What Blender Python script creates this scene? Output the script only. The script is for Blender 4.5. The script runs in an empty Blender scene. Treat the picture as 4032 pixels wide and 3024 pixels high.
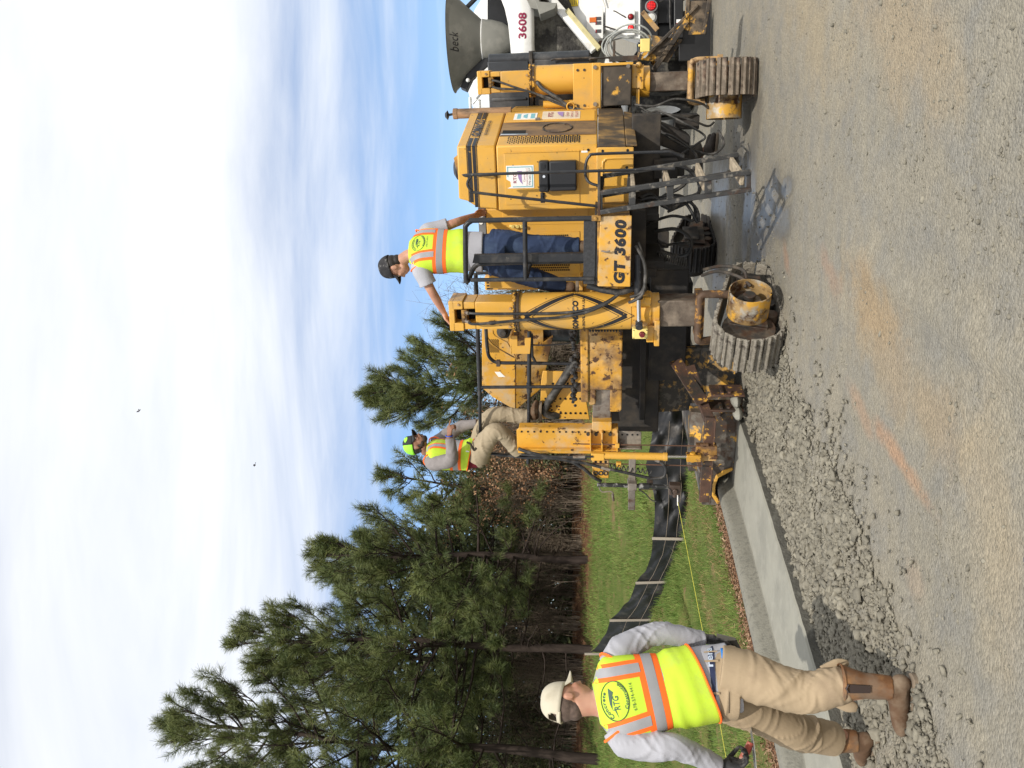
import bpy, math, random
import numpy as np
from mathutils import Vector, Matrix, Quaternion
R = math.radians
rng = np.random.default_rng(7)
random.seed(7)
SC = bpy.context.scene
COL = SC.collection

# ------------------------------------------------------------------ camera
CZ = 1.52
PITCH = R(5.97)
cam_d = bpy.data.cameras.new('camera')
cam = bpy.data.objects.new('camera', cam_d); COL.objects.link(cam)
cam_d.sensor_fit = 'HORIZONTAL'; cam_d.sensor_width = 36.0
cam_d.lens = 3281.0 * 36.0 / 4032.0
cam_d.clip_start = 0.05; cam_d.clip_end = 2000
# a phone held upright: the frame's long side is vertical, the picture lies on its side
up = Vector((0, -math.sin(PITCH), math.cos(PITCH))); fw = Vector((0, math.cos(PITCH), math.sin(PITCH)))
right = Vector((1, 0, 0))
m = Matrix((-up, right, -fw)).transposed().to_4x4(); m.translation = Vector((0, 0, CZ))
cam.matrix_world = m
SC.camera = cam

# ------------------------------------------------------------------ sky, sun, exposure
SUN = Vector((0.10, -1.0, 0.98)).normalized()
W = bpy.data.worlds.new('World'); SC.world = W; W.use_nodes = True
nt = W.node_tree; nt.nodes.clear()
def N(t, **kw):
    n = nt.nodes.new(t)
    for k, v in kw.items(): setattr(n, k, v)
    return n
def L(a, b): nt.links.new(a, b)
def setup_world():
    out = N('ShaderNodeOutputWorld'); bg = N('ShaderNodeBackground'); bg.inputs['Strength'].default_value = 0.12
    sky = N('ShaderNodeTexSky', sky_type='NISHITA'); sky.sun_disc = False
    sky.sun_elevation = math.asin(SUN.z); sky.sun_rotation = math.atan2(SUN.x, SUN.y)
    sky.air_density = 1.0; sky.dust_density = 0.6; sky.ozone_density = 1.6; sky.altitude = 200
    tc = N('ShaderNodeTexCoord'); sep = N('ShaderNodeSeparateXYZ'); L(tc.outputs['Generated'], sep.inputs[0])
    # cloud deck: direction projected on a flat layer overhead
    zc = N('ShaderNodeMath', operation='MAXIMUM'); L(sep.outputs[2], zc.inputs[0]); zc.inputs[1].default_value = 0.03
    px = N('ShaderNodeMath', operation='DIVIDE'); L(sep.outputs[0], px.inputs[0]); L(zc.outputs[0], px.inputs[1])
    py = N('ShaderNodeMath', operation='DIVIDE'); L(sep.outputs[1], py.inputs[0]); L(zc.outputs[0], py.inputs[1])
    cb = N('ShaderNodeCombineXYZ'); L(px.outputs[0], cb.inputs[0]); L(py.outputs[0], cb.inputs[1])
    mp = N('ShaderNodeMapping'); mp.inputs['Rotation'].default_value = (0, 0, R(14)); mp.inputs['Scale'].default_value = (0.55, 1.25, 1)
    mp.inputs['Location'].default_value = (3.1, 1.7, 0)
    L(cb.outputs[0], mp.inputs[0])
    n1 = N('ShaderNodeTexNoise'); n1.inputs['Scale'].default_value = 1.1; n1.inputs['Detail'].default_value = 9; n1.inputs['Roughness'].default_value = 0.56; n1.inputs['Distortion'].default_value = 0.45
    L(mp.outputs[0], n1.inputs[0])
    # the deck ends some way off to the north, clear sky beyond its edge
    edge = N('ShaderNodeMapRange'); edge.inputs[1].default_value = 4.6; edge.inputs[2].default_value = 1.5; edge.inputs[3].default_value = 0.0; edge.inputs[4].default_value = 0.86
    L(py.outputs[0], edge.inputs[0])
    ad = N('ShaderNodeMath', operation='MULTIPLY_ADD'); L(n1.outputs[0], ad.inputs[0]); ad.inputs[1].default_value = 1.25; L(edge.outputs[0], ad.inputs[2])
    den = N('ShaderNodeMapRange', interpolation_type='SMOOTHSTEP'); den.inputs[1].default_value = 0.60; den.inputs[2].default_value = 1.60
    L(ad.outputs[0], den.inputs[0])
    dm = N('ShaderNodeMath', operation='MULTIPLY'); L(den.outputs[0], dm.inputs[0]); dm.inputs[1].default_value = 0.97
    mx = N('ShaderNodeMix', data_type='RGBA'); L(dm.outputs[0], mx.inputs[0]); cbal = N('ShaderNodeMix', data_type='RGBA', blend_type='MULTIPLY'); cbal.inputs[0].default_value = 1; L(sky.outputs[0], cbal.inputs[6]); cbal.inputs[7].default_value = (1.28, 1.34, 1.46, 1); L(cbal.outputs[2], mx.inputs[6]); mx.inputs[7].default_value = (10.1, 10.3, 10.6, 1)
    L(mx.outputs[2], bg.inputs[0]); L(bg.outputs[0], out.inputs[0])
setup_world()
sun_d = bpy.data.lights.new('sun', 'SUN'); sun = bpy.data.objects.new('sun', sun_d); COL.objects.link(sun)
sun_d.energy = 4.3; sun_d.angle = R(0.6); sun_d.color = (1.0, 0.95, 0.87)
sun.rotation_euler = (-SUN).to_track_quat('-Z', 'Y').to_euler(); sun.location = SUN * 30
SC.view_settings.view_transform = 'Standard'; SC.view_settings.look = 'None'
SC.view_settings.exposure = -0.12; SC.view_settings.gamma = 1.0; SC.view_settings.use_curve_mapping = False
SC.render.engine = 'CYCLES'
SC.cycles.max_bounces = 6; SC.cycles.transparent_max_bounces = 6

# ------------------------------------------------------------------ materials
MATS = {}
def mat(name, col, rough=0.6, metal=0.0, var=0.12, scale=6.0, dirt=None, bump=None, spec=0.4, coord='Object', stretch=None, tint=None, coat=0.0):
    """procedural surface: base colour with mottling, dirt = list of (colour, amount 0..1, scale, sharpness), bump = (strength, scale, distance)"""
    if name in MATS: return MATS[name]
    m = bpy.data.materials.new(name); m.use_nodes = True; MATS[name] = m
    t = m.node_tree; b = t.nodes['Principled BSDF']
    b.inputs['Roughness'].default_value = rough; b.inputs['Metallic'].default_value = metal
    b.inputs['Specular IOR Level'].default_value = spec
    if coat: b.inputs['Coat Weight'].default_value = coat; b.inputs['Coat Roughness'].default_value = 0.15
    tc = t.nodes.new('ShaderNodeTexCoord'); vec = tc.outputs[coord]
    if stretch:
        mp = t.nodes.new('ShaderNodeMapping'); mp.inputs['Scale'].default_value = stretch; t.links.new(vec, mp.inputs[0]); vec = mp.outputs[0]
    def noise(sc, det=4, rg=0.55):
        n = t.nodes.new('ShaderNodeTexNoise'); n.inputs['Scale'].default_value = sc; n.inputs['Detail'].default_value = det; n.inputs['Roughness'].default_value = rg
        t.links.new(vec, n.inputs[0]); return n.outputs[0]
    n = noise(scale, 5)
    mr = t.nodes.new('ShaderNodeMapRange'); mr.inputs[1].default_value = 0.3; mr.inputs[2].default_value = 0.7; mr.inputs[3].default_value = 1 - var; mr.inputs[4].default_value = 1 + var
    t.links.new(n, mr.inputs[0])
    mul = t.nodes.new('ShaderNodeMix'); mul.data_type = 'RGBA'; mul.blend_type = 'MULTIPLY'; mul.inputs[0].default_value = 1
    mul.inputs[6].default_value = (*col, 1)
    if tint:
        at = t.nodes.new('ShaderNodeAttribute'); at.attribute_name = 'tint'
        mt = t.nodes.new('ShaderNodeMix'); mt.data_type = 'RGBA'; t.links.new(at.outputs['Fac'], mt.inputs[0])
        mt.inputs[6].default_value = (*col, 1); mt.inputs[7].default_value = (*tint, 1); t.links.new(mt.outputs[2], mul.inputs[6])
    t.links.new(mr.outputs[0], mul.inputs[7]); c = mul.outputs[2]
    rsock = None
    for (dc, amt, dsc, sh) in (dirt or []):
        dn = noise(dsc, 7, 0.62)
        th = 0.72 - 0.44 * amt
        dr = t.nodes.new('ShaderNodeMapRange'); dr.inputs[1].default_value = th - 0.12 * (1 - sh) - 0.005; dr.inputs[2].default_value = th + 0.12 * (1 - sh) + 0.005
        t.links.new(dn, dr.inputs[0])
        dx = t.nodes.new('ShaderNodeMix'); dx.data_type = 'RGBA'; t.links.new(dr.outputs[0], dx.inputs[0]); t.links.new(c, dx.inputs[6]); dx.inputs[7].default_value = (*dc, 1)
        c = dx.outputs[2]
    t.links.new(c, b.inputs['Base Color'])
    if bump:
        bn = noise(bump[1], 6, 0.6); bp = t.nodes.new('ShaderNodeBump'); bp.inputs['Strength'].default_value = bump[0]
        bp.inputs['Distance'].default_value = bump[2] if len(bump) > 2 else 0.01
        t.links.new(bn, bp.inputs['Height']); t.links.new(bp.outputs[0], b.inputs['Normal'])
    return m
RUST = (0.075, 0.035, 0.018); GRIME = (0.03, 0.026, 0.022); MUDC = (0.24, 0.20, 0.15); CONC = (0.30, 0.285, 0.245)
YC = (0.64, 0.345, 0.05)
Y1 = mat('yellow_paint', YC, 0.38, var=0.07, scale=2.5, dirt=[((0.50, 0.30, 0.09), 0.30, 3.0, 0.2), (RUST, 0.09, 22, 0.8)], bump=(0.05, 30, .004), spec=.5)
Y2 = mat('yellow_paint_worn', (0.60, 0.31, 0.035), 0.5, var=0.14, scale=4, dirt=[((0.50, 0.36, 0.20), 0.38, 5, 0.2), (RUST, 0.22, 13, 0.8), (GRIME, 0.14, 3, 0.3)], bump=(0.15, 40, .004))
Y3 = mat('yellow_paint_rusted', (0.55, 0.28, 0.03), 0.6, var=0.2, scale=5, dirt=[((0.52, 0.36, 0.18), 0.36, 4, 0.2), ((0.13, 0.07, 0.035), 0.42, 2.6, 0.3), (RUST, 0.34, 14, 0.85)], bump=(0.35, 30, .006))
YS = mat('yellow_paint_sooty', (0.58, 0.31, 0.05), 0.55, var=0.15, scale=4, dirt=[((0.12, 0.07, 0.04), 0.46, 5, 0.2), ((0.03, 0.025, 0.02), 0.42, 3.2, 0.2)], stretch=(1, 1, .5))
YP = mat('pale_yellow_plastic', (0.75, 0.60, 0.20), 0.5, var=0.08, scale=8)
BK = mat('black_paint', (0.018, 0.019, 0.022), 0.45, var=0.3, scale=12, dirt=[((0.06, 0.055, 0.05), 0.25, 9, 0.3), ((0.14, 0.13, 0.11), .08, 30, .7)], bump=(0.1, 50, .003))
GR = mat('grimy_steel', (0.045, 0.04, 0.035), 0.6, 0.2, var=0.35, scale=8, dirt=[((0.14, 0.11, 0.08), 0.34, 7, 0.3), (RUST, 0.3, 5, 0.4)], bump=(0.3, 40, .005))
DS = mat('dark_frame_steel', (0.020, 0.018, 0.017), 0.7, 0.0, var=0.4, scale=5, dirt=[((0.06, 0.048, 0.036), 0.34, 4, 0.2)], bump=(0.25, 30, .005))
ST = mat('scuffed_steel', (0.20, 0.175, 0.15), 0.5, 0.35, var=0.25, scale=7, dirt=[(RUST, 0.35, 8, 0.4), ((0.33, 0.28, 0.22), 0.3, 6, 0.3)], bump=(0.25, 40, .004))
CH = mat('chrome_rod', (0.75, 0.75, 0.76), 0.12, 1.0, var=0.03)
TAN = mat('tan_mud_steel', (0.42, 0.27, 0.13), 0.6, 0.1, var=0.25, scale=9, dirt=[(RUST, 0.36, 10, 0.5), (YC, 0.3, 6, .6)], bump=(.25, 40, .004))
RB = mat('rubber_hose', (0.018, 0.018, 0.019), 0.5, var=0.2, scale=20, dirt=[((0.09, 0.08, 0.07), 0.3, 12, 0.3)])
RBD = mat('dusty_hose', (0.035, 0.033, 0.03), 0.6, var=0.3, scale=20, dirt=[((0.12, 0.11, 0.10), 0.30, 10, 0.3)])
PAD = mat('muddy_track_steel', (0.17, 0.135, 0.10), 0.75, 0.05, var=0.35, scale=9, dirt=[((0.30, 0.24, 0.18), 0.42, 7, 0.3), ((0.20, 0.085, 0.04), 0.26, 5, 0.4), (GRIME, 0.24, 9, .3)], bump=(0.8, 45, .012))
PADC = mat('concrete_caked_steel', (0.205, 0.18, 0.142), 0.85, 0.0, var=0.22, scale=14, dirt=[((0.27, 0.245, 0.20), 0.46, 8, 0.4), ((0.09, 0.075, 0.06), 0.28, 16, 0.5)], bump=(1.0, 60, .015))
POLY = mat('black_poly_tank', (0.032, 0.036, 0.042), 0.45, var=0.2, scale=6, dirt=[((0.10, 0.10, 0.10), 0.3, 4, 0.2)], bump=(0.1, 80, .003))
BXP = mat('black_box_plastic', (0.018, 0.019, 0.022), 0.5, var=0.1, scale=9, bump=(0.2, 200, .001))
BLK = mat('matt_black', (0.008, 0.008, 0.008), 0.8, var=0.1)
WHT = mat('white_vinyl', (0.78, 0.77, 0.74), 0.5, var=0.05, scale=10)
DEC = mat('black_decal', (0.016, 0.016, 0.02), 0.4, var=0.3, scale=15, dirt=[(YC, 0.10, 25, 0.8)])
REDB = mat('red_button', (0.14, 0.015, 0.02), 0.35, var=0.05)
INK_P = mat('purple_ink', (0.30, 0.20, 0.42), 0.6); INK_R = mat('maroon_ink', (0.30, 0.04, 0.07), 0.6); INK_T = mat('teal_ink', (0.18, 0.42, 0.48), 0.6); INK_G = mat('green_ink', (0.03, 0.075, 0.05), 0.6); INK_K = mat('grey_ink', (0.06, .06, .065), .6)

# ------------------------------------------------------------------ mesh helpers
class B:
    def __init__(s): s.v = []; s.f = []
    def add(s, vs, fs):
        o = len(s.v); s.v += [tuple(p) for p in vs]; s.f += [tuple(i + o for i in f) for f in fs]; return s
    def box(s, x0, x1, y0, y1, z0, z1):
        return s.hexa([(x0,y0,z0),(x1,y0,z0),(x1,y1,z0),(x0,y1,z0)], [(x0,y0,z1),(x1,y0,z1),(x1,y1,z1),(x0,y1,z1)])
    def hexa(s, a, b):
        n = len(a); fs = [tuple(range(n))[::-1], tuple(range(n, 2*n))]
        fs += [(i, (i+1) % n, n + (i+1) % n, n + i) for i in range(n)]
        return s.add(list(a) + list(b), fs)
    def prism(s, pts, vec):
        v = Vector(vec); return s.hexa([Vector(p) for p in pts], [Vector(p) + v for p in pts])
    def prism_y(s, xz, y0, y1):          # outline in the xz plane, thickness along y
        return s.hexa([(x, y0, z) for x, z in xz], [(x, y1, z) for x, z in xz])
    def bar(s, p0, p1, w, h, upv=(0, 0, 1)):
        p0, p1 = Vector(p0), Vector(p1); d = (p1 - p0).normalized(); u = Vector(upv)
        if abs(d.dot(u)) > 0.97: u = Vector((0, 1, 0))
        sd = d.cross(u).normalized() * w / 2; u2 = sd.cross(d).normalized() * h / 2
        c = [sd + u2, -sd + u2, -sd - u2, sd - u2]
        return s.hexa([p0 + q for q in c], [p1 + q for q in c])
    def tube(s, pts, r, n=10, smooth=0, caps=True, squash=None):
        pts = [Vector(p) for p in pts]
        if smooth: pts = spline(pts, smooth)
        k = len(pts); rr = r if isinstance(r, (list, tuple)) else [r] * k
        if len(rr) != k: rr = list(np.interp(np.linspace(0, 1, k), np.linspace(0, 1, len(rr)), rr))
        o = len(s.v); prev = None
        for i, p in enumerate(pts):
            d = (pts[min(i+1, k-1)] - pts[max(i-1, 0)])
            d = d.normalized() if d.length > 1e-9 else Vector((0, 0, 1))
            if prev is None:
                a = Vector((0, 0, 1)) if abs(d.z) < 0.9 else Vector((0, 1, 0)); u = d.cross(a).normalized()
            else: u = (prev - d * prev.dot(d)).normalized()
            prev = u; w = d.cross(u)
            for j in range(n):
                a = 2 * math.pi * j / n; s.v.append(tuple(p + (u * math.cos(a) + w * math.sin(a)) * rr[i]))
        for i in range(k - 1):
            for j in range(n):
                a = o + i*n + j; b = o + i*n + (j+1) % n; s.f.append((a, b, b + n, a + n))
        if caps: s.f.append(tuple(o + j for j in range(n))[::-1]); s.f.append(tuple(o + (k-1)*n + j for j in range(n)))
        return s
    def cyl(s, p0, p1, r, n=20, r1=None): return s.tube([p0, p1], [r, r if r1 is None else r1], n)
    def lathe(s, prof, c, axis='z', n=28, a0=0, a1=2*math.pi):
        o = len(s.v); full = abs(a1 - a0 - 2*math.pi) < 1e-6; m = n if full else n + 1
        for (r, h) in prof:
            for j in range(m):
                a = a0 + (a1 - a0) * j / n; x, y = r*math.cos(a), r*math.sin(a)
                q = {'z': (x, y, h), 'x': (h, x, y), 'y': (y, h, x)}[axis]
                s.v.append((c[0]+q[0], c[1]+q[1], c[2]+q[2]))
        for i in range(len(prof) - 1):
            for j in range(n if full else n):
                a = o + i*m + j; b = o + i*m + (j+1) % m; s.f.append((a, b, b + m, a + m))
        return s
    def ball(s, c, r, n=12, rot=None):
        r = (r, r, r) if not isinstance(r, (tuple, list)) else r; c = Vector(c); o = len(s.v); h = n // 2 + 1
        for i in range(h + 1):
            th = math.pi * i / h
            for j in range(n):
                ph = 2*math.pi*j/n; q = Vector((r[0]*math.sin(th)*math.cos(ph), r[1]*math.sin(th)*math.sin(ph), r[2]*math.cos(th)))
                if rot is not None: q = rot @ q
                s.v.append(tuple(c + q))
        for i in range(h):
            for j in range(n):
                a = o+i*n+j; b = o+i*n+(j+1) % n; s.f.append((a, a+n, b+n, b))
        return s
    def grid(s, P, close_u=False):       # P[i][j] points
        o = len(s.v); ni, nj = len(P), len(P[0])
        for row in P: s.v += [tuple(p) for p in row]
        for i in range(ni - 1):
            for j in range(nj if close_u else nj - 1):
                a = o+i*nj+j; b = o+i*nj+(j+1) % nj; s.f.append((a, b, b+nj, a+nj))
        return s
def spline(pts, sub):
    pts = [Vector(p) for p in pts]; out = []; k = len(pts)
    for i in range(k - 1):
        p0, p1, p2, p3 = pts[max(i-1, 0)], pts[i], pts[i+1], pts[min(i+2, k-1)]
        for j in range(sub):
            t = j / sub
            out.append(0.5*((2*p1) + (p2-p0)*t + (2*p0-5*p1+4*p2-p3)*t*t + (-p0+3*p1-3*p2+p3)*t**3))
    out.append(pts[-1]); return out
def mesh_np(name, v, f, material=None, tint=None, smooth=False):
    """fast mesh from arrays, all faces with the same number of corners"""
    me = bpy.data.meshes.new(name); v = np.asarray(v, np.float32); f = np.asarray(f, np.int32)
    me.vertices.add(len(v)); me.vertices.foreach_set('co', v.ravel())
    k = f.shape[1]; me.loops.add(f.size); me.polygons.add(len(f))
    me.loops.foreach_set('vertex_index', f.ravel()); me.polygons.foreach_set('loop_start', np.arange(0, f.size, k, dtype=np.int32))
    if smooth: me.polygons.foreach_set('use_smooth', np.ones(len(f), bool))
    me.update(calc_edges=True)
    if tint is not None:
        a = me.attributes.new('tint', 'FLOAT', 'POINT'); a.data.foreach_set('value', np.asarray(tint, np.float32))
    if material: me.materials.append(material)
    return me
def link(name, me, parent=None):
    o = bpy.data.objects.new(name, me); COL.objects.link(o)
    if parent is not None: o.parent = parent
    return o
def obj(name, b, material, parent=None, bevel=0, smooth=38):
    me = bpy.data.meshes.new(name); me.from_pydata(b.v, [], b.f); me.validate(); me.update()
    if smooth:
        me.polygons.foreach_set('use_smooth', np.ones(len(me.polygons), bool)); me.set_sharp_from_angle(angle=R(smooth))
    if material: me.materials.append(material)
    o = link(name, me, parent)
    if bevel:
        md = o.modifiers.new('bevel', 'BEVEL'); md.width = bevel; md.segments = 2; md.limit_method = 'ANGLE'; md.angle_limit = R(40); md.harden_normals = False
    return o
def tag(o, label=None, cat=None, group=None, kind=None):
    if label: o['label'] = label
    if cat: o['category'] = cat
    if group: o['group'] = group
    if kind: o['kind'] = kind
    return o
def empty(name, loc=(0, 0, 0), rz=0.0):
    o = bpy.data.objects.new(name, None); COL.objects.link(o); o.location = loc; o.rotation_euler = (0, 0, rz); o.empty_display_size = .2; return o
def copy_tree(o, parent=None):
    c = o.copy(); COL.objects.link(c)
    if parent is not None: c.parent = parent
    for ch in list(o.children): copy_tree(ch, c)
    return c
def text_shape(s, size, bold=0.0, spacing=1.0, shear=0.0):
    """outline of a line of lettering: vertices centred on x, baseline at 0, and faces"""
    cu = bpy.data.curves.new('lettering', 'FONT'); cu.body = s; cu.size = size; cu.offset = bold; cu.align_x = 'CENTER'; cu.space_character = spacing
    cu.shear = shear; cu.resolution_u = 3; cu.fill_mode = 'FRONT'
    o = bpy.data.objects.new('lettering', cu)
    me = o.to_mesh(); v = [tuple(p.co) for p in me.vertices]; f = [tuple(p.vertices) for p in me.polygons]
    o.to_mesh_clear(); bpy.data.objects.remove(o); bpy.data.curves.remove(cu)
    return v, f
def lettering(name, s, size, material, parent, place, bold=0.0, spacing=1.0, shear=0.0, width=None, height=None):
    v, f = text_shape(s, size, bold, spacing, shear)
    if width:
        xs = [p[0] for p in v]; k = width / (max(xs) - min(xs)); c = (max(xs)+min(xs))/2; v = [((p[0]-c)*k, p[1], 0) for p in v]
    if height:
        ys = [p[1] for p in v]; k = height / (max(ys) - min(ys)); y0 = min(ys); v = [(p[0], (p[1]-y0)*k, 0) for p in v]
    b = B(); b.add([place(p[0], p[1]) for p in v], f)
    return obj(name, b, material, parent, smooth=0)

# ------------------------------------------------------------------ layout: the paver's frame (x to its right, y ahead, away from the camera)
MX, MY, MTH = 2.07, 7.3, R(-22)
mc, ms = math.cos(MTH), math.sin(MTH)
def m2w(x, y, z=0.0): return Vector((MX + x*mc - y*ms, MY + x*ms + y*mc, z))
def w2m(X, Y):
    dx, dy = X - MX, Y - MY; return dx*mc + dy*ms, -dx*ms + dy*mc
# line of the gutter's road edge, x as a function of y in that frame (straight inside the paver, bending behind it)
KY = np.array([-12., -9., -6., -3.79, -3.13, -1.85, -0.48, 0.5, 60.]); KX = np.array([-5.6, -4.45, -3.62, -3.19, -3.06, -2.92, -2.80, -2.78, -2.78])
def kerb_x(y): return np.interp(y, KY, KX)
KW = 0.88
def smooth01(t): t = np.clip(t, 0, 1); return t*t*(3-2*t)
def verge_z(X, Y):
    dx, dy = X - MX, Y - MY; mx = dx*mc + dy*ms; my = -dx*ms + dy*mc
    d = kerb_x(my) - KW - mx
    s = np.clip(Y - 11.6, 0, 13.4); rise = np.where(s < 1, s*s/2, s - 0.5) * 0.16 + (1 - np.exp(-np.maximum(Y - 25, 0) / 20)) * 0.6
    return 0.25 + rise * smooth01((d-0.3) / 2.2), d
# ================================================================== the setting
def vnoise(x, y, scale, seed):
    g = np.random.default_rng(seed).random((128, 128)); x = np.asarray(x) * scale + 500; y = np.asarray(y) * scale + 500
    i, j = np.floor(x).astype(int), np.floor(y).astype(int); a, b = smooth01(x - i), smooth01(y - j)
    q = lambda p, r: g[p % 128, r % 128]
    return (q(i, j)*(1-a) + q(i+1, j)*a)*(1-b) + (q(i, j+1)*(1-a) + q(i+1, j+1)*a)*b
def fbm(x, y, scale, seed, octs=4):
    s = 0; a = 1; t = 0
    for o in range(octs): s = s + a*vnoise(x, y, scale*2**o, seed+o); t += a; a *= .55
    return s / t

def road_material():
    m = bpy.data.materials.new('crushed_stone_road'); m.use_nodes = True; t = m.node_tree; b = t.nodes['Principled BSDF']
    tc = t.nodes.new('ShaderNodeTexCoord'); P = tc.outputs['Object']
    def node(tp, **kw):
        n = t.nodes.new(tp)
        for k, v in kw.items(): setattr(n, k, v)
        return n
    def noise(sc, det=6, rg=.6, vec=P):
        n = node('ShaderNodeTexNoise'); n.inputs['Scale'].default_value = sc; n.inputs['Detail'].default_value = det; n.inputs['Roughness'].default_value = rg; t.links.new(vec, n.inputs[0]); return n.outputs[0]
    def rng_(s, a, c, o0=0., o1=1., it='LINEAR'):
        n = node('ShaderNodeMapRange', interpolation_type=it)
        for k, v in zip((1, 2, 3, 4), (a, c, o0, o1)): n.inputs[k].default_value = v
        t.links.new(s, n.inputs[0]); return n.outputs[0]
    def mixc(f, a, c, blend='MIX'):
        n = node('ShaderNodeMix', data_type='RGBA', blend_type=blend)
        if isinstance(f, float): n.inputs[0].default_value = f
        else: t.links.new(f, n.inputs[0])
        for k, q in ((6, a), (7, c)):
            if isinstance(q, tuple): n.inputs[k].default_value = (*q, 1)
            else: t.links.new(q, n.inputs[k])
        return n.outputs[2]
    c = mixc(rng_(noise(0.55, 5), .34, .66), (0.222, 0.203, 0.160), (0.266, 0.236, 0.178))
    c = mixc(rng_(noise(3.5, 6), .42, .7), c, (0.20, 0.19, 0.165))
    # stains with a shape of their own: clay and tan soil tracked over the stone
    n2 = noise(2.2, 7, .65)
    def stain(cx, cy, ang, rx, ry, col, amt):
        nonlocal c
        mp = node('ShaderNodeMapping'); mp.vector_type = 'TEXTURE'; mp.inputs['Location'].default_value = (cx, cy, 0); mp.inputs['Rotation'].default_value = (0, 0, R(ang)); mp.inputs['Scale'].default_value = (rx, ry, 1)
        t.links.new(P, mp.inputs[0]); ln = node('ShaderNodeVectorMath', operation='LENGTH'); t.links.new(mp.outputs[0], ln.inputs[0])
        a = node('ShaderNodeMath', operation='MULTIPLY_ADD'); t.links.new(n2, a.inputs[0]); a.inputs[1].default_value = 2.4; t.links.new(ln.outputs['Value'], a.inputs[2])
        c = mixc(rng_(a.outputs[0], 2.2, 1.35, 0, amt, 'SMOOTHSTEP'), c, col)
    stain(0.12, 4.55, 62, 1.35, .30, (0.275, 0.215, 0.14), .75)
    stain(-0.38, 4.42, 65, .62, .085, (0.33, 0.20, 0.12), .8)
    stain(-0.15, 5.05, 60, .35, .10, (0.32, 0.20, 0.125), .5)
    stain(0.46, 4.85, 62, .75, .26, (0.285, 0.21, 0.125), .85)
    stain(0.75, 5.7, 60, .5, .12, (0.31, 0.20, 0.13), .5)
    stain(-0.5, 3.42, 10, .95, .30, (0.31, 0.255, 0.17), .55)
    stain(1.05, 7.0, 40, .30, .12, (0.31, 0.19, 0.12), .6)
    stain(1.8, 4.4, 50, 1.2, .45, (0.285, 0.225, 0.145), .75)
    stain(2.6, 6.2, 50, 1.5, .5, (0.285, 0.235, 0.155), .75)
    stain(-.95, 4.2, 60, .2, .12, (.31, .24, .17), .5)
    # speckle of single stones
    vo = node('ShaderNodeTexVoronoi'); vo.inputs['Scale'].default_value = 75; t.links.new(P, vo.inputs[0])
    c = mixc(rng_(vo.outputs['Color'], 0.0, 1.0, 0.78, 1.18), c, c) if False else c
    sp = node('ShaderNodeSeparateColor'); t.links.new(vo.outputs['Color'], sp.inputs[0])
    c = mixc(1.0, c, rng_(sp.outputs[0], 0, 1, .84, 1.17), 'MULTIPLY')
    c = mixc(1.0, c, rng_(noise(28, 5, .7), .3, .7, .88, 1.11), 'MULTIPLY')
    # water under the machine: darker stone with a film on it
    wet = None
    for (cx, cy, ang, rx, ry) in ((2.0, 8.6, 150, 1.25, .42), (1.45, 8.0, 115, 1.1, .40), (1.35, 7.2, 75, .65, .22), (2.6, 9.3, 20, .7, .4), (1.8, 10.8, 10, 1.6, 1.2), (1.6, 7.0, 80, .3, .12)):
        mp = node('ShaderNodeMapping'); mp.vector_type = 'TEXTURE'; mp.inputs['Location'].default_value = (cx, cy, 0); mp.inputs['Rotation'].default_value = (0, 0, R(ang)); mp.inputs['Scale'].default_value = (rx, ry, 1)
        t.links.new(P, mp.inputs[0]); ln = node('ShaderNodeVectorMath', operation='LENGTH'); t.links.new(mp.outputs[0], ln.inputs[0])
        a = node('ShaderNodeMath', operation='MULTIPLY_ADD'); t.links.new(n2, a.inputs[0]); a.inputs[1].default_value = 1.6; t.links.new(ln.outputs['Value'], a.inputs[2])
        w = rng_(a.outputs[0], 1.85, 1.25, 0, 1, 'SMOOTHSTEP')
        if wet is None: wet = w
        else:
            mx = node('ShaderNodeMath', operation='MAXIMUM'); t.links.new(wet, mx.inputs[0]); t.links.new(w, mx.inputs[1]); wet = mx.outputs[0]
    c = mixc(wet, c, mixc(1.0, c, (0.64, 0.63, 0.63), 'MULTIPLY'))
    t.links.new(c, b.inputs['Base Color'])
    t.links.new(rng_(wet, 0, 1, .88, .33), b.inputs['Roughness']); b.inputs['Specular IOR Level'].default_value = .4
    bn = noise(34, 8, .68); v2 = node('ShaderNodeMath', operation='MULTIPLY_ADD'); t.links.new(vo.outputs['Distance'], v2.inputs[0]); v2.inputs[1].default_value = -.9; t.links.new(bn, v2.inputs[2])
    bp = node('ShaderNodeBump'); bp.inputs['Distance'].default_value = .012; t.links.new(v2.outputs[0], bp.inputs['Height']); t.links.new(rng_(wet, 0, 1, .75, .14), bp.inputs['Strength'])
    t.links.new(bp.outputs[0], b.inputs['Normal'])
    return m
ROAD = road_material()

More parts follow.
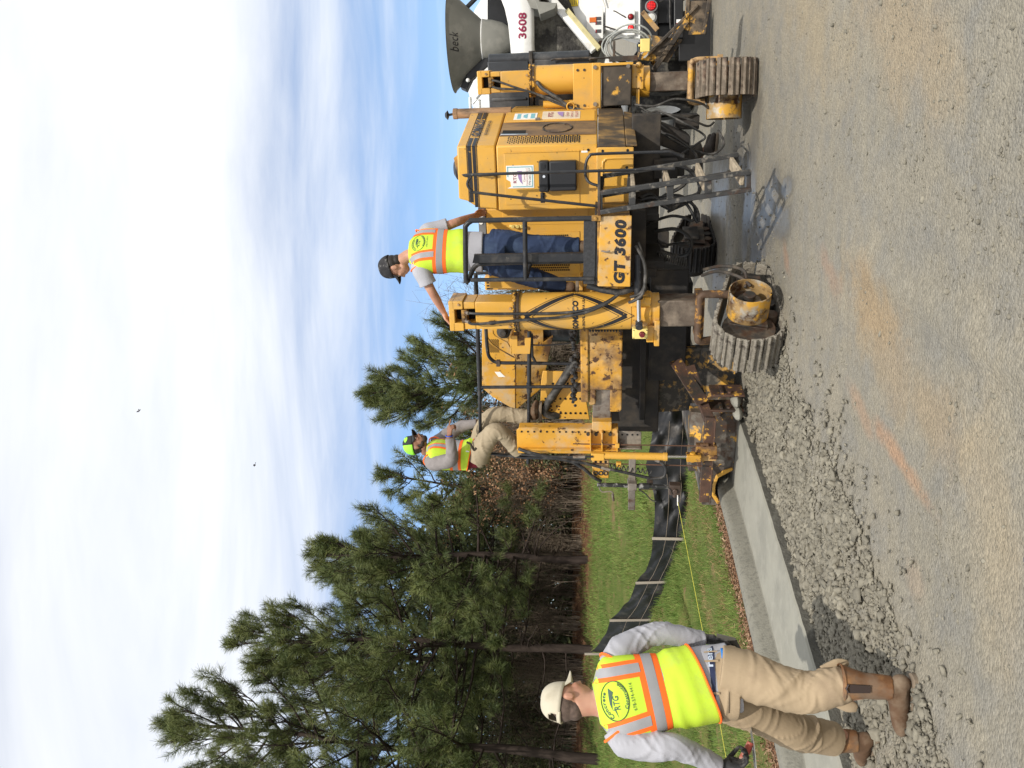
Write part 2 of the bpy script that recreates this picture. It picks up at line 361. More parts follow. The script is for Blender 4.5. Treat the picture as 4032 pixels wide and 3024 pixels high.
def build_road():
    # fine sheet where the picture shows single stones, wide sheet below it to the horizon
    xs = np.arange(-6.0, 6.6, 0.035); ys = np.arange(2.2, 14.5, 0.035)
    X, Y = np.meshgrid(xs, ys, indexing='ij')
    dx, dy = X - MX, Y - MY; mx = dx*mc + dy*ms; my = -dx*ms + dy*mc
    off = mx - kerb_x(my)
    rough = smooth01((1.8 - off) / 0.8) * smooth01((my + 7) / 2) * smooth01((0.8 - my) / 1.2) * (off > -0.2)
    Z = (fbm(X, Y, 0.8, 3) - .5) * .035 + (fbm(X, Y, 9, 11) - .5) * .012 + rough * ((fbm(X, Y, 11, 21) - .42) * .055 + .012)
    # shallow rut ridge left by tyres in the foreground
    rr = X - (0.05 + (Y - 3.2) * 0.36); Z += .018 * np.exp(-((rr) / .10) ** 2) * (Y < 5.4)
    Z += 0.006
    ni, nj = X.shape; V = np.stack([X.ravel(), Y.ravel(), Z.ravel()], 1)
    idx = np.arange(ni*nj).reshape(ni, nj); F = np.stack([idx[:-1, :-1], idx[1:, :-1], idx[1:, 1:], idx[:-1, 1:]], -1).reshape(-1, 4)
    tag(link('road', mesh_np('road', V, F, ROAD, smooth=True)), kind='structure')
    g = B(); n = 24
    g.add([(-400, -60, -.035), (400, -60, -.035), (400, 600, -.035), (-400, 600, -.035)], [(0, 1, 2, 3)])
    tag(obj('ground', g, ROAD, smooth=0), kind='structure')
build_road()

CONCF = mat('fresh_concrete', (0.265, 0.257, 0.215), 0.7, var=0.10, scale=1.6, dirt=[((0.205, 0.20, 0.17), 0.30, 3.0, 0.1), ((0.30, 0.29, 0.245), .25, 7, .1)], bump=(0.35, 70, .004))
def build_kerb():
    # cross-section from the road edge (0) to the back (KW): gutter slab, rounded kerb face, rounded back
    prof = [(0.0, -.02), (0.0, .098), (.012, .112), (.06, .115), (.30, .118), (.55, .126), (.688, .130), (.700, .136), (.716, .180), (.730, .220), (.744, .246), (.764, .264), (.79, .273), (.835, .273), (.862, .266), (.876, .248), (.88, .22), (.88, -.02)]
    ys = np.arange(-9.5, 1.15, 0.04)
    rg = np.random.default_rng(5)
    V = []; 
    for y in ys:
        x0 = float(kerb_x(y)); e = 1e-2; tx = float(kerb_x(y+e) - kerb_x(y-e)) / (2*e)
        nrm = Vector((-1, tx, 0)).normalized()
        for (o, z) in prof:
            wob = (float(vnoise(y, o*3, 14, 31)) - .5) * .005 + (float(vnoise(y*1.0, o, 3, 33)) - .5) * .002
            p = Vector((x0, y, 0)) + nrm * (o + (wob if o < .02 else 0)); w = m2w(p.x, p.y); V.append((w.x, w.y, z + (wob*.6 if z > 0 else 0)))
    n = len(prof); k = len(ys); idx = np.arange(k*n).reshape(k, n)
    F = np.stack([idx[:-1, :-1], idx[:-1, 1:], idx[1:, 1:], idx[1:, :-1]], -1).reshape(-1, 4)
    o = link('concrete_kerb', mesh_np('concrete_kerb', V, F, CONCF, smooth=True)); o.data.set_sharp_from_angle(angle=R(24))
    # the floated pan is smooth and pale, the kerb itself keeps its open texture, the raw damp slab edge has its shade painted into the colour
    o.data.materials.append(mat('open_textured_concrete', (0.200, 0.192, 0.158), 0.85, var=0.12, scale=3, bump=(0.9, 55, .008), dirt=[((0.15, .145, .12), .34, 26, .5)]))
    o.data.materials.append(mat('raw_damp_edge_painted_shade', (0.105, 0.100, 0.083), 0.9, var=0.2, scale=6, bump=(1.0, 45, .012), dirt=[((0.16, .155, .13), .30, 14, .4)]))
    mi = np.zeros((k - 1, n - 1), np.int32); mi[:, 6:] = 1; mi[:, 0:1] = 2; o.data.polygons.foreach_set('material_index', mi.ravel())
    tag(o, 'freshly slipformed pale grey concrete kerb and gutter curving along the grass', 'kerb')
build_kerb()

def verge_material():
    m = bpy.data.materials.new('grass_soil'); m.use_nodes = True; t = m.node_tree; b = t.nodes['Principled BSDF']; b.inputs['Roughness'].default_value = .95; b.inputs['Specular IOR Level'].default_value = .1
    tc = t.nodes.new('ShaderNodeTexCoord'); P = tc.outputs['Object']
    def noise(sc, det=6):
        n = t.nodes.new('ShaderNodeTexNoise'); n.inputs['Scale'].default_value = sc; n.inputs['Detail'].default_value = det; t.links.new(P, n.inputs[0]); return n.outputs[0]
    def ramp(s, a, c):
        n = t.nodes.new('ShaderNodeMapRange'); n.interpolation_type = 'SMOOTHSTEP'; n.inputs[1].default_value = a; n.inputs[2].default_value = c; t.links.new(s, n.inputs[0]); return n.outputs[0]
    def mixc(f, a, c):
        n = t.nodes.new('ShaderNodeMix'); n.data_type = 'RGBA'; t.links.new(f, n.inputs[0])
        for k, q in ((6, a), (7, c)):
            if isinstance(q, tuple): n.inputs[k].default_value = (*q, 1)
            else: t.links.new(q, n.inputs[k])
        return n.outputs[2]
    c = mixc(ramp(noise(1.3), .35, .65), (0.075, 0.105, 0.025), (0.12, 0.125, 0.04))
    c = mixc(ramp(noise(3.0), .55, .72), c, (0.17, 0.12, 0.06))
    sp = t.nodes.new('ShaderNodeSeparateXYZ'); t.links.new(P, sp.inputs[0])
    a = t.nodes.new('ShaderNodeMath'); a.operation = 'MULTIPLY_ADD'; t.links.new(noise(.9), a.inputs[0]); a.inputs[1].default_value = 2.2; t.links.new(sp.outputs[1], a.inputs[2])
    straw = mixc(ramp(noise(9), .35, .65), (0.085, 0.042, 0.024), (0.15, 0.078, 0.042))
    c = mixc(ramp(a.outputs[0], 21.6, 22.8), c, straw)
    at = t.nodes.new('ShaderNodeAttribute'); at.attribute_name = 'tint'
    c = mixc(at.outputs['Fac'], c, mixc(ramp(noise(30), .35, .65), (0.075, 0.038, 0.022), (0.17, 0.095, 0.055)))
    t.links.new(c, b.inputs['Base Color'])
    bp = t.nodes.new('ShaderNodeBump'); bp.inputs['Strength'].default_value = .8; bp.inputs['Distance'].default_value = .03; t.links.new(noise(22, 8), bp.inputs['Height']); t.links.new(bp.outputs[0], b.inputs['Normal'])
    return m
def build_verge():
    ds = np.concatenate([np.arange(-.02, .3, .05), np.arange(.3, 3, .15), np.arange(3, 20, .7), [30, 60, 120]])
    ys = np.concatenate([np.arange(-9, 3, .15), np.arange(3, 30, .6), [35, 45, 70, 120, 200]])
    V = []; T = []
    for y in ys:
        for d in ds:
            w = m2w(float(kerb_x(y)) - KW - d, y); z, dd = verge_z(np.array(w.x), np.array(w.y))
            n = (float(fbm(w.x, w.y, 1.2, 51)) - .5) * .10 * min(1, max(0, d)*1.5) + (float(vnoise(w.x, w.y, 8, 55)) - .5) * .03 * min(1, max(d, 0)*4)
            V.append((w.x, w.y, float(z) + n)); T.append(float(smooth01((.26 - d + (float(fbm(w.x, w.y, 2.5, 77)) - .5) * .7) / .22)))
    k, n = len(ys), len(ds); idx = np.arange(k*n).reshape(k, n)
    F = np.stack([idx[:-1, :-1], idx[:-1, 1:], idx[1:, 1:], idx[1:, :-1]], -1).reshape(-1, 4)
    o = link('grass_verge', mesh_np('grass_verge', V, F, verge_material(), tint=T, smooth=True)); tag(o, kind='structure')
build_verge()

def ground_z(X, Y):
    """height of the verge at points behind the kerb"""
    z, d = verge_z(X, Y); n = (fbm(X, Y, 1.2, 51) - .5) * .10 * np.minimum(1, np.maximum(0, d) * 1.5) + (vnoise(X, Y, 8, 55) - .5) * .03 * np.minimum(1, np.maximum(d, 0) * 4)
    return z + n, d

def blades(n, X, Y, Z, h, w, lean, rg):
    a = rg.random(n) * 2*np.pi; l = rg.normal(0, lean, (n, 2)); V = np.zeros((n, 3, 3), np.float32)
    c, s = np.cos(a)*w/2, np.sin(a)*w/2
    V[:, 0] = np.stack([X - c, Y - s, Z - .01], 1); V[:, 1] = np.stack([X + c, Y + s, Z - .01], 1); V[:, 2] = np.stack([X + l[:, 0]*h, Y + l[:, 1]*h, Z + h], 1)
    return V.reshape(-1, 3), np.arange(3*n).reshape(-1, 3)
GRASS = mat('grass_blade', (0.080, 0.150, 0.026), 0.7, var=.25, scale=.8, spec=.2, tint=(0.22, 0.245, 0.07))
STRAW = mat('dry_straw', (0.33, 0.24, 0.12), 0.85, var=.3, scale=3, spec=.1, tint=(0.16, 0.07, 0.035))
def build_grass():
    rg = np.random.default_rng(3)
    def scatter(n, x0, x1, y0, y1):
        X = rg.uniform(x0, x1, n); Y = rg.uniform(y0, y1, n); Z, d = ground_z(X, Y); return X, Y, Z, d
    VV, FF, TT, off = [], [], [], 0
    for (n, x0, x1, y0, y1, h0, h1, w) in ((150000, -6.5, 1.2, 5.2, 13.5, .035, .10, .007), (110000, -13, 2.5, 12.5, 24.0, .05, .13, .013)):
        X, Y, Z, d = scatter(n, x0, x1, y0, y1)
        bare = fbm(X, Y, 1.6, 91); cl = fbm(X, Y, 5, 95)
        edge = .05 + .45 * fbm(X, Y, 2.0, 97)
        keep = (d > edge) & (rg.random(n) < np.clip((bare - .30) * 3.2, .06, 1)) & (Y < 22.3 + rg.normal(0, .5, n))
        keep &= ~((d > .55) & (d < 1.0) & (rg.random(n) < .55)); keep &= ~((d > 1.5) & (d < 1.8) & (rg.random(n) < .5))
        X, Y, Z, cl = X[keep], Y[keep], Z[keep], cl[keep]; k = len(X)
        h = (h0 + (h1 - h0) * rg.random(k) ** 1.5) * (.55 + cl * 1.0)
        v, f = blades(k, X, Y, Z, h, w, .45, rg); VV.append(v); FF.append(f + off); off += len(v)
        TT.append(np.repeat(np.clip(rg.normal(.30, .25, k) + (cl - .5) * .9, 0, 1), 3))
    o = link('grass', mesh_np('grass', np.concatenate(VV), np.concatenate(FF), GRASS, np.concatenate(TT)))
    tag(o, 'short patchy green grass on the slope behind the new kerb', 'grass', kind='stuff')
    # dead stalks and straw lying in two rows behind the kerb, and at the wood's edge
    VV, FF, TT, off = [], [], [], 0
    for (n, x0, x1, y0, y1) in ((50000, -6, 1.2, 5.2, 13.0), (26000, -13, 2.5, 20, 25)):
        X, Y, Z, d = scatter(n, x0, x1, y0, y1)
        p = np.where(Y < 14, np.exp(-((d - .78) / .17)**2) + .7*np.exp(-((d - 1.65) / .16)**2) + .05, np.clip((Y - 21.5) / 1.5, 0, 1))
        keep = (d > .15) & (rg.random(n) < p); X, Y, Z = X[keep], Y[keep], Z[keep]; k = len(X)
        v, f = blades(k, X, Y, Z, np.full(k, .035), .007, 2.4, rg); v[2::3, 2] += rg.random(k) * .02
        VV.append(v); FF.append(f + off); off += len(v); TT.append(np.repeat(rg.random(k) * np.where(Y < 14, .6, 1.0), 3))
    o = link('dead_grass', mesh_np('dead_grass', np.concatenate(VV), np.concatenate(FF), STRAW, np.concatenate(TT)))
    tag(o, 'strips of dry straw and dead stalks lying across the grass', 'straw', kind='stuff')
    # bark chips against the back of the kerb
    n = 9000; y = rg.uniform(-7, 1.2, n); dd = np.abs(rg.normal(0, .20, n)) + .005
    X = np.zeros(n); Y = np.zeros(n)
    kx = kerb_x(y) - KW - dd; X = MX + kx*mc - y*ms; Y = MY + kx*ms + y*mc; Z, d = ground_z(X, Y)
    k = n; L_ = rg.uniform(.012, .045, k); Wd = rg.uniform(.004, .012, k); a = rg.random(k)*6.28; tl = rg.normal(0, .45, k); ro = rg.normal(0, .5, k)
    ux, uy, uz = np.cos(a)*np.cos(tl), np.sin(a)*np.cos(tl), np.sin(tl); vx, vy, vz = -np.sin(a)*np.cos(ro), np.cos(a)*np.cos(ro), np.sin(ro)
    C = np.stack([X, Y, Z + rg.random(k)*.022], 1); U = np.stack([ux, uy, uz], 1)*L_[:, None]/2; Vv = np.stack([vx, vy, vz], 1)*Wd[:, None]/2
    v = np.stack([C-U-Vv, C+U-Vv, C+U+Vv, C-U+Vv], 1).reshape(-1, 3)
    o = link('bark_mulch', mesh_np('bark_mulch', v, np.arange(4*k).reshape(-1, 4), mat('bark_chip', (0.17, 0.085, 0.05), .9, var=.4, scale=25, spec=.1, tint=(0.36, .25, .16)), np.repeat(rg.random(k)**2.2, 4)))
    tag(o, 'reddish brown bark chips along the back of the kerb', 'mulch', kind='stuff')
    # a few dead oak leaves on the grass
    for i, (x, y, lab) in enumerate(((-3.13, 6.55, 'curled rust brown leaf on the grass beside the yellow string'),)):
        z, _ = ground_z(np.array(x), np.array(y)); b = B(); P = []
        for j in range(7):
            t = j/6; wdt = .05*math.sin(math.pi*min(1, t*.9+.08))*(1+.35*math.sin(j*2.6)); P.append([(x+(t-.5)*.16, y-wdt, float(z)+.055+.025*math.sin(t*4)), (x+(t-.5)*.16, y, float(z)+.04+.03*t), (x+(t-.5)*.16, y+wdt, float(z)+.065+.02*math.cos(t*5))])
        b.grid(P); tag(obj('dead_leaf', b, mat('dead_leaf', (.30, .085, .03), .8, var=.3, scale=30)), lab, 'leaf')
build_grass()

ICO = None
def ico():
    p = (1+5**.5)/2; v = np.array([(-1,p,0),(1,p,0),(-1,-p,0),(1,-p,0),(0,-1,p),(0,1,p),(0,-1,-p),(0,1,-p),(p,0,-1),(p,0,1),(-p,0,-1),(-p,0,1)], float); v /= np.linalg.norm(v[0])
    f = np.array([(0,11,5),(0,5,1),(0,1,7),(0,7,10),(0,10,11),(1,5,9),(5,11,4),(11,10,2),(10,7,6),(7,1,8),(3,9,4),(3,4,2),(3,2,6),(3,6,8),(3,8,9),(4,9,5),(2,4,11),(6,2,10),(8,6,7),(9,8,1)])
    return v, f
def subdiv(v, f):
    d = {}; v = list(map(tuple, v)); nf = []
    def mid(a, b):
        k = (min(a, b), max(a, b))
        if k not in d: m_ = (np.array(v[a])+np.array(v[b]))/2; v.append(tuple(m_/np.linalg.norm(m_))); d[k] = len(v)-1
        return d[k]
    for a, b, c in f: x, y, z = mid(a, b), mid(b, c), mid(c, a); nf += [(a, x, z), (b, y, x), (c, z, y), (x, y, z)]
    return np.array(v), np.array(nf)
STONE = mat('crushed_stone', (0.172, 0.158, 0.126), .9, var=.15, scale=12, spec=.2, tint=(0.24, 0.22, 0.172), bump=(.6, 120, .004))
def stones(name, label, X, Y, Z, r, rg, fine=False, tint=None, flat=.75, material=STONE):
    v0, f0 = ico()
    if fine: v0, f0 = subdiv(v0, f0)
    k = len(X); shp = [v0 * np.clip(1 + rg.normal(0, .32 if not fine else .30, (len(v0), 1)), .35, 1.7) for _ in range(20)]; shp = [s_*0 + s_ for s_ in shp]; ns_ = len(shp)
    S = np.array(shp)[rg.integers(0, ns_, k)]; q = rg.normal(0, 1, (k, 4)); q /= np.linalg.norm(q, axis=1, keepdims=True); w, x, y, z = q.T
    M = np.stack([np.stack([1-2*(y*y+z*z), 2*(x*y-z*w), 2*(x*z+y*w)], 1), np.stack([2*(x*y+z*w), 1-2*(x*x+z*z), 2*(y*z-x*w)], 1), np.stack([2*(x*z-y*w), 2*(y*z+x*w), 1-2*(x*x+y*y)], 1)], 1)
    S = S * rg.uniform(.45, 1.3, (k, 1, 3)); S = np.einsum('kij,knj->kni', M, S) * r[:, None, None]; S[:, :, 2] *= flat
    S += np.stack([X, Y, Z], 1)[:, None, :]
    nv = v0.shape[0]; F = (f0[None] + (np.arange(k)*nv)[:, None, None]).reshape(-1, 3)
    t = np.repeat(rg.random(k) if tint is None else tint, nv)
    return tag(link(name, mesh_np(name, S.reshape(-1, 3), F, material, t)), label, 'gravel', kind='stuff')
def build_stones():
    rg = np.random.default_rng(19)
    def band(n, spread):
        y = rg.uniform(-5.6, .55, n); off = np.where(rg.random(n) < .75, rg.uniform(0, 1.25, n), np.abs(rg.normal(0, spread, n)) + .5)
        x = kerb_x(y) + off + .01; X = MX + x*mc - y*ms; Y = MY + x*ms + y*mc
        clump = fbm(X, Y, 2.2, 41); keep = (rg.random(n) < np.clip((clump - .33)*3.6, .12, 1) * np.clip(1.9 - off, .05, 1)) & (Y > 2.6)
        return X[keep], Y[keep], off[keep]
    hz = lambda X, Y, off: .012 + smooth01((1.8 - off)/.8)*((fbm(X, Y, 11, 21) - .42)*.055 + .012)
    X, Y, o = band(44000, .6); r = rg.gamma(2.6, .0030, len(X)) + .0035; stones('loose_gravel', 'loose damp grey stone clods lying along the foot of the gutter', X, Y, hz(X, Y, o) + r*.15, np.minimum(r, .032), rg)
    X, Y, o = band(5200, .35); r = rg.gamma(3.2, .0050, len(X)) + .007; stones('stone_clods', 'larger crumbly clods of stone among the loose gravel by the gutter', X, Y, hz(X, Y, o) + r*.25, np.minimum(r, .034), rg, fine=True)
    n = 11500; Y = 2.7 + 8.5*rg.random(n)**1.6; X = rg.uniform(-.45, .52, n)*Y + .4
    cl = fbm(X, Y, 1.3, 61); keep = rg.random(n) < np.clip((cl - .36)*3, .05, 1); mx_, my_ = w2m(X, Y); keep &= mx_ > kerb_x(my_) + .05
    X, Y = X[keep], Y[keep]; r = rg.gamma(1.8, .0022, len(X)) + .0025
    stones('road_pebbles', 'scattered small pebbles bedded in the crushed stone road', X, Y, .006 + (fbm(X, Y, .8, 3)-.5)*.035 + r*.1, np.minimum(r, .02), rg)
    for (x, y, r, lab) in ((-.614, 3.10, .022, 'lone dark grey stone in the tan soil near the camera'),):
        s = stones('stone', lab, np.array([x]), np.array([y]), np.array([.02]), np.array([r]), rg, fine=True, material=mat('dark_stone', (.13, .13, .14), .8, var=.2, scale=40)); s['category'] = 'stone'; s['kind'] = 'thing'
build_stones()

# ------------------------------------------------------------------ silt fence and string line
def build_fence():
    t = empty('silt_fence', m2w(-5, 4)); tag(t, 'low black fabric silt fence on wooden stakes crossing the grass slope', 'fence')
    inv = t.matrix_basis.inverted()
    P = [(-.1, 11.8, .83), (-1.15, 12.0, .86), (-2.3, 12.4, .74), (-3.18, 13.5, .93), (-4.1, 14.6, 1.33), (-5.05, 15.7, 1.70)]
    rows = []; NS = 24; rg = np.random.default_rng(8)
    for i in range(len(P)-1):
        for j in range(NS):
            s = j/NS; x = P[i][0]*(1-s)+P[i+1][0]*s; y = P[i][1]*(1-s)+P[i+1][1]*s; top = P[i][2]*(1-s)+P[i+1][2]*s - .075*math.sin(math.pi*s)
            z0, _ = ground_z(np.array(x), np.array(y)); z0 = float(z0) - .03; col = []
            for k in range(13):
                u = k/12; bulge = math.sin(math.pi*s)*(.08*math.sin(u*3.0+.4) + .05*math.sin(8*u+9*s+i*2) + .045*math.sin(13*(u-1.1*s)+i) + .02*math.sin(25*(u+.7*s)+i*3)) + .05*(1-u)
                nx, ny = .55, -.83; col.append((x+nx*bulge, y+ny*bulge, z0+(top-z0)*u))
            rows.append(col)
    b = B(); b.grid(rows)
    fm = mat('woven_black_fabric', (0.009, 0.009, 0.010), .5, var=.25, scale=7, spec=.4, dirt=[((0.07, 0.06, 0.05), .2, 4, .3)], bump=(.35, 180, .002))
    o = obj('fabric', b, fm, t, smooth=60); o.matrix_parent_inverse = inv
    th = B()
    for u in (.33, .62):
        k = int(u*12); th.tube([Vector(r[k]) + Vector((.011, -.017, 0)) for r in rows[::4]], .0035, 4)
    o = obj('seam', th, mat('seam_thread', (.20, .16, .12), .8), t); o.matrix_parent_inverse = inv
    wd = mat('weathered_stake', (0.27, 0.235, 0.19), .85, var=.2, scale=14, stretch=(1, 1, .1), bump=(.3, 60, .003))
    for i, (x, y, z) in enumerate(P):
        if i in (0, 1): continue
        z0 = float(ground_z(np.array(x), np.array(y))[0]); b = B(); b.bar((x+.04, y-.06, z0-.15), (x+.03-(.03 if i > 2 else -.01), y-.055, z+(.09 if i == 5 else .01)), .040, .028, (0, 1, 0))
        o = obj('stake', b, wd, t, bevel=.003); o.matrix_parent_inverse = inv
build_fence()

# ------------------------------------------------------------------ trees
BARK = mat('pine_bark', (0.040, 0.030, 0.025), .95, var=.4, scale=9, stretch=(1, 1, .25), bump=(.9, 14, .03), spec=.1)
TWIG = mat('bare_twig', (0.17, 0.135, 0.10), .9, var=.3, scale=4, spec=.1)
NEED = mat('pine_needle', (0.058, 0.088, 0.028), .55, var=.18, scale=.5, spec=.35, tint=(0.19, 0.205, 0.062))
def tubes_np(paths, n=4):
    """many thin tapered sticks: list of (points, r0, r1)"""
    V, F, off = [], [], 0
    for pts, r0, r1 in paths:
        pts = np.asarray(pts, float); k = len(pts); d = np.gradient(pts, axis=0); d /= np.linalg.norm(d, axis=1, keepdims=True) + 1e-9
        a = np.where(np.abs(d[:, 2:3]) < .9, np.array([[0, 0, 1.]]), np.array([[1., 0, 0]])); u = np.cross(d, a); u /= np.linalg.norm(u, axis=1, keepdims=True) + 1e-9; w = np.cross(d, u)
        r = np.linspace(r0, r1, k)[:, None]
        ring = np.stack([pts + (u*math.cos(2*math.pi*j/n) + w*math.sin(2*math.pi*j/n))*r for j in range(n)], 1); V.append(ring.reshape(-1, 3))
        idx = off + np.arange(k*n).reshape(k, n); nx = np.roll(idx, -1, 1); F.append(np.stack([idx[:-1], nx[:-1], nx[1:], idx[1:]], -1).reshape(-1, 4)); off += k*n
    return np.concatenate(V), np.concatenate(F)
def needles(pos, dirs, rg, per=34, ln=.2, wd=.010, twig=.26, bright=None):
    T = len(pos); p = np.repeat(pos, per, 0); d = np.repeat(dirs, per, 0); n = len(p)
    s = rg.random((n, 1)); q = rg.normal(0, 1, (n, 3)); q -= d*(q*d).sum(1, keepdims=True); q /= np.linalg.norm(q, axis=1, keepdims=True)
    nd = d*rg.uniform(.25, 1.15, (n, 1)) + q*rg.uniform(.35, .95, (n, 1)); nd[:, 2] -= .12; nd /= np.linalg.norm(nd, axis=1, keepdims=True)
    base = p - d*s*twig; L_ = ln*rg.uniform(.7, 1.15, (n, 1)); sd = np.cross(nd, rg.normal(0, 1, (n, 3))); sd /= np.linalg.norm(sd, axis=1, keepdims=True)
    V = np.stack([base - sd*wd/2, base + sd*wd/2, base + nd*L_ + sd*wd*.15, base + nd*L_ - sd*wd*.15], 1).reshape(-1, 3)
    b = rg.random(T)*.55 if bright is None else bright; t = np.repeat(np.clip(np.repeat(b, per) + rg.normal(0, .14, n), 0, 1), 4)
    return V, np.arange(4*n).reshape(-1, 4), t
def pine(x, y, H, base, spread, seed, label, group, per=44, dens=1.0, lean=(0, 0), trunk_r=.13, wd=.0095, low_dead=7):
    rg = np.random.default_rng(seed); z0 = float(ground_z(np.array(x), np.array(y))[0]) - .1
    t = empty('pine_tree', (x, y, z0)); tag(t, label, 'tree', group)
    hh = np.linspace(0, H, 14); tx = lean[0]*hh/H + .16*np.sin(hh*.5 + seed)*hh/H + .07*np.sin(hh*1.3 + seed*2); trunk_r *= .82; ty = lean[1]*hh/H + .14*np.cos(hh*.45 + seed)*hh/H - .14*hh/H
    trunk = np.stack([tx, ty, hh], 1); at = lambda h: np.array([np.interp(h, hh, tx), np.interp(h, hh, ty), h])
    paths = []; tp, td, br = [], [], []
    nb = int((H - base)*7.0*dens) + 4
    for i in range(nb):
        f = (i + rg.random())/nb; f = f**.92; h = base + (H - base)*f; az = i*2.4 + rg.normal(0, .35)
        L_ = spread*(1 - f)**.62*rg.uniform(.55, 1.12)*(1 if f > .12 else rg.uniform(.5, .95)) + .35; el = R(-6 + 62*f**1.1 + rg.normal(0, 9))
        ks = np.linspace(0, 1, 7); e = el + R(24)*ks**1.5; step = L_/6; pts = [at(h)]
        for k in range(6): pts.append(pts[-1] + step*np.array([math.cos(az)*math.cos(e[k]), math.sin(az)*math.cos(e[k]), math.sin(e[k])]) + rg.normal(0, .02, 3))
        pts = np.array(pts); paths.append((pts, .012 + .012*L_, .006)); d0 = pts[-1] - pts[-2]; d0 /= np.linalg.norm(d0); tp.append(pts[-1] + d0*.08); td.append(d0); br.append(rg.random())
        ns = int(4 + L_*5.0*dens)
        for j in range(ns):
            s = rg.uniform(.28, .98); p = np.array([np.interp(s*6, np.arange(7), pts[:, q]) for q in range(3)]); sa = az + (1 if j % 2 else -1)*rg.uniform(.5, 1.15); se = el + R(10) + rg.uniform(.05, .65)
            l = (.28 + .32*L_*(1 - s*.72))*rg.uniform(.6, 1.2); dv = np.array([math.cos(sa)*math.cos(se), math.sin(sa)*math.cos(se), math.sin(se)]); mid = p + dv*l*.5; tip = mid + (dv + np.array([0, 0, .28]))*l*.5
            paths.append((np.array([p, mid, tip]), .010, .005)); dd = tip - mid; dd /= np.linalg.norm(dd); tp.append(tip); td.append(dd); br.append(rg.random())
            for _ in range(1 if rg.random() < .75 else 2):
                if l > .34: dv2 = dv + rg.normal(0, .45, 3); dv2 /= np.linalg.norm(dv2); q = p + dv*l*rg.uniform(.35, .75); tp.append(q + dv2*.22); td.append(dv2); br.append(rg.random()*.7); paths.append((np.array([q, q + dv2*.2]), .006, .004))
    for i in range(low_dead):      # bare dead limbs below the crown
        h = rg.uniform(min(.8, base*.5), base); az = rg.random()*6.28; l = rg.uniform(.7, 2.2); pts = [at(h)]; e = rg.uniform(-.2, .35)
        for k in range(5): e += rg.normal(0, .16); az += rg.normal(0, .12); pts.append(pts[-1] + l/5*np.array([math.cos(az)*math.cos(e), math.sin(az)*math.cos(e), math.sin(e)]))
        paths.append((np.array(pts), .022, .006))
        for _ in range(4): q = pts[rg.integers(2, 6)]; dv = rg.normal(0, 1, 3); dv /= np.linalg.norm(dv); paths.append((np.array([q, q + dv*.3, q + dv*.55 + rg.normal(0, .06, 3)]), .008, .003))
    v, f = tubes_np([(trunk, trunk_r, .02)], 9); link('trunk', mesh_np('trunk', v, f, BARK, smooth=True), t)
    v, f = tubes_np(paths, 4); link('limbs', mesh_np('limbs', v, f, BARK, smooth=True), t)
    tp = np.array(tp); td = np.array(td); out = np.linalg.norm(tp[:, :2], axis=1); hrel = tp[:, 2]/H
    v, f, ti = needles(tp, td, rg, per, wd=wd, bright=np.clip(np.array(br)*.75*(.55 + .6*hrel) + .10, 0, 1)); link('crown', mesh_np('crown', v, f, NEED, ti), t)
    return t
G1 = 'pine trees at the edge of the wood'
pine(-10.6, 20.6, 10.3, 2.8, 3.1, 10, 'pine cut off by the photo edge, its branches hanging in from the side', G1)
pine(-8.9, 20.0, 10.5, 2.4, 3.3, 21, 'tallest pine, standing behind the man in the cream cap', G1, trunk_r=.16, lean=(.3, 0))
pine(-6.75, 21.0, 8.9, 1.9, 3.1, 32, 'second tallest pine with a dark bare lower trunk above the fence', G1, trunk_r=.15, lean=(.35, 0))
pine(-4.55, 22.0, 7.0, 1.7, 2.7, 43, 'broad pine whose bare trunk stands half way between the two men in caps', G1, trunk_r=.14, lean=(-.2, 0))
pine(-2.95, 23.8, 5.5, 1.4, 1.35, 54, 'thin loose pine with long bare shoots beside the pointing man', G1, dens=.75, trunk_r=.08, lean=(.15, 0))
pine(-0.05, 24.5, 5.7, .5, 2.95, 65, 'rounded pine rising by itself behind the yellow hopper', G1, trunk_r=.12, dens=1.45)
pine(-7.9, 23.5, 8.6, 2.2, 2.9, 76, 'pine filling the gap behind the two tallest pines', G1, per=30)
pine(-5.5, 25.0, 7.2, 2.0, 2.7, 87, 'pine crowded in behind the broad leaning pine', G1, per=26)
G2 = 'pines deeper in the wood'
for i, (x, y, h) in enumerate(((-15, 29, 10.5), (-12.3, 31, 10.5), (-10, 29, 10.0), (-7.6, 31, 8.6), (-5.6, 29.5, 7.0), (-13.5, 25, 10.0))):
    pine(x, y, h, 1.6, 2.7, 200 + i*7, 'shaded pine standing deeper in the wood behind the front trees', G2, per=22, wd=.016, dens=.85, low_dead=4)

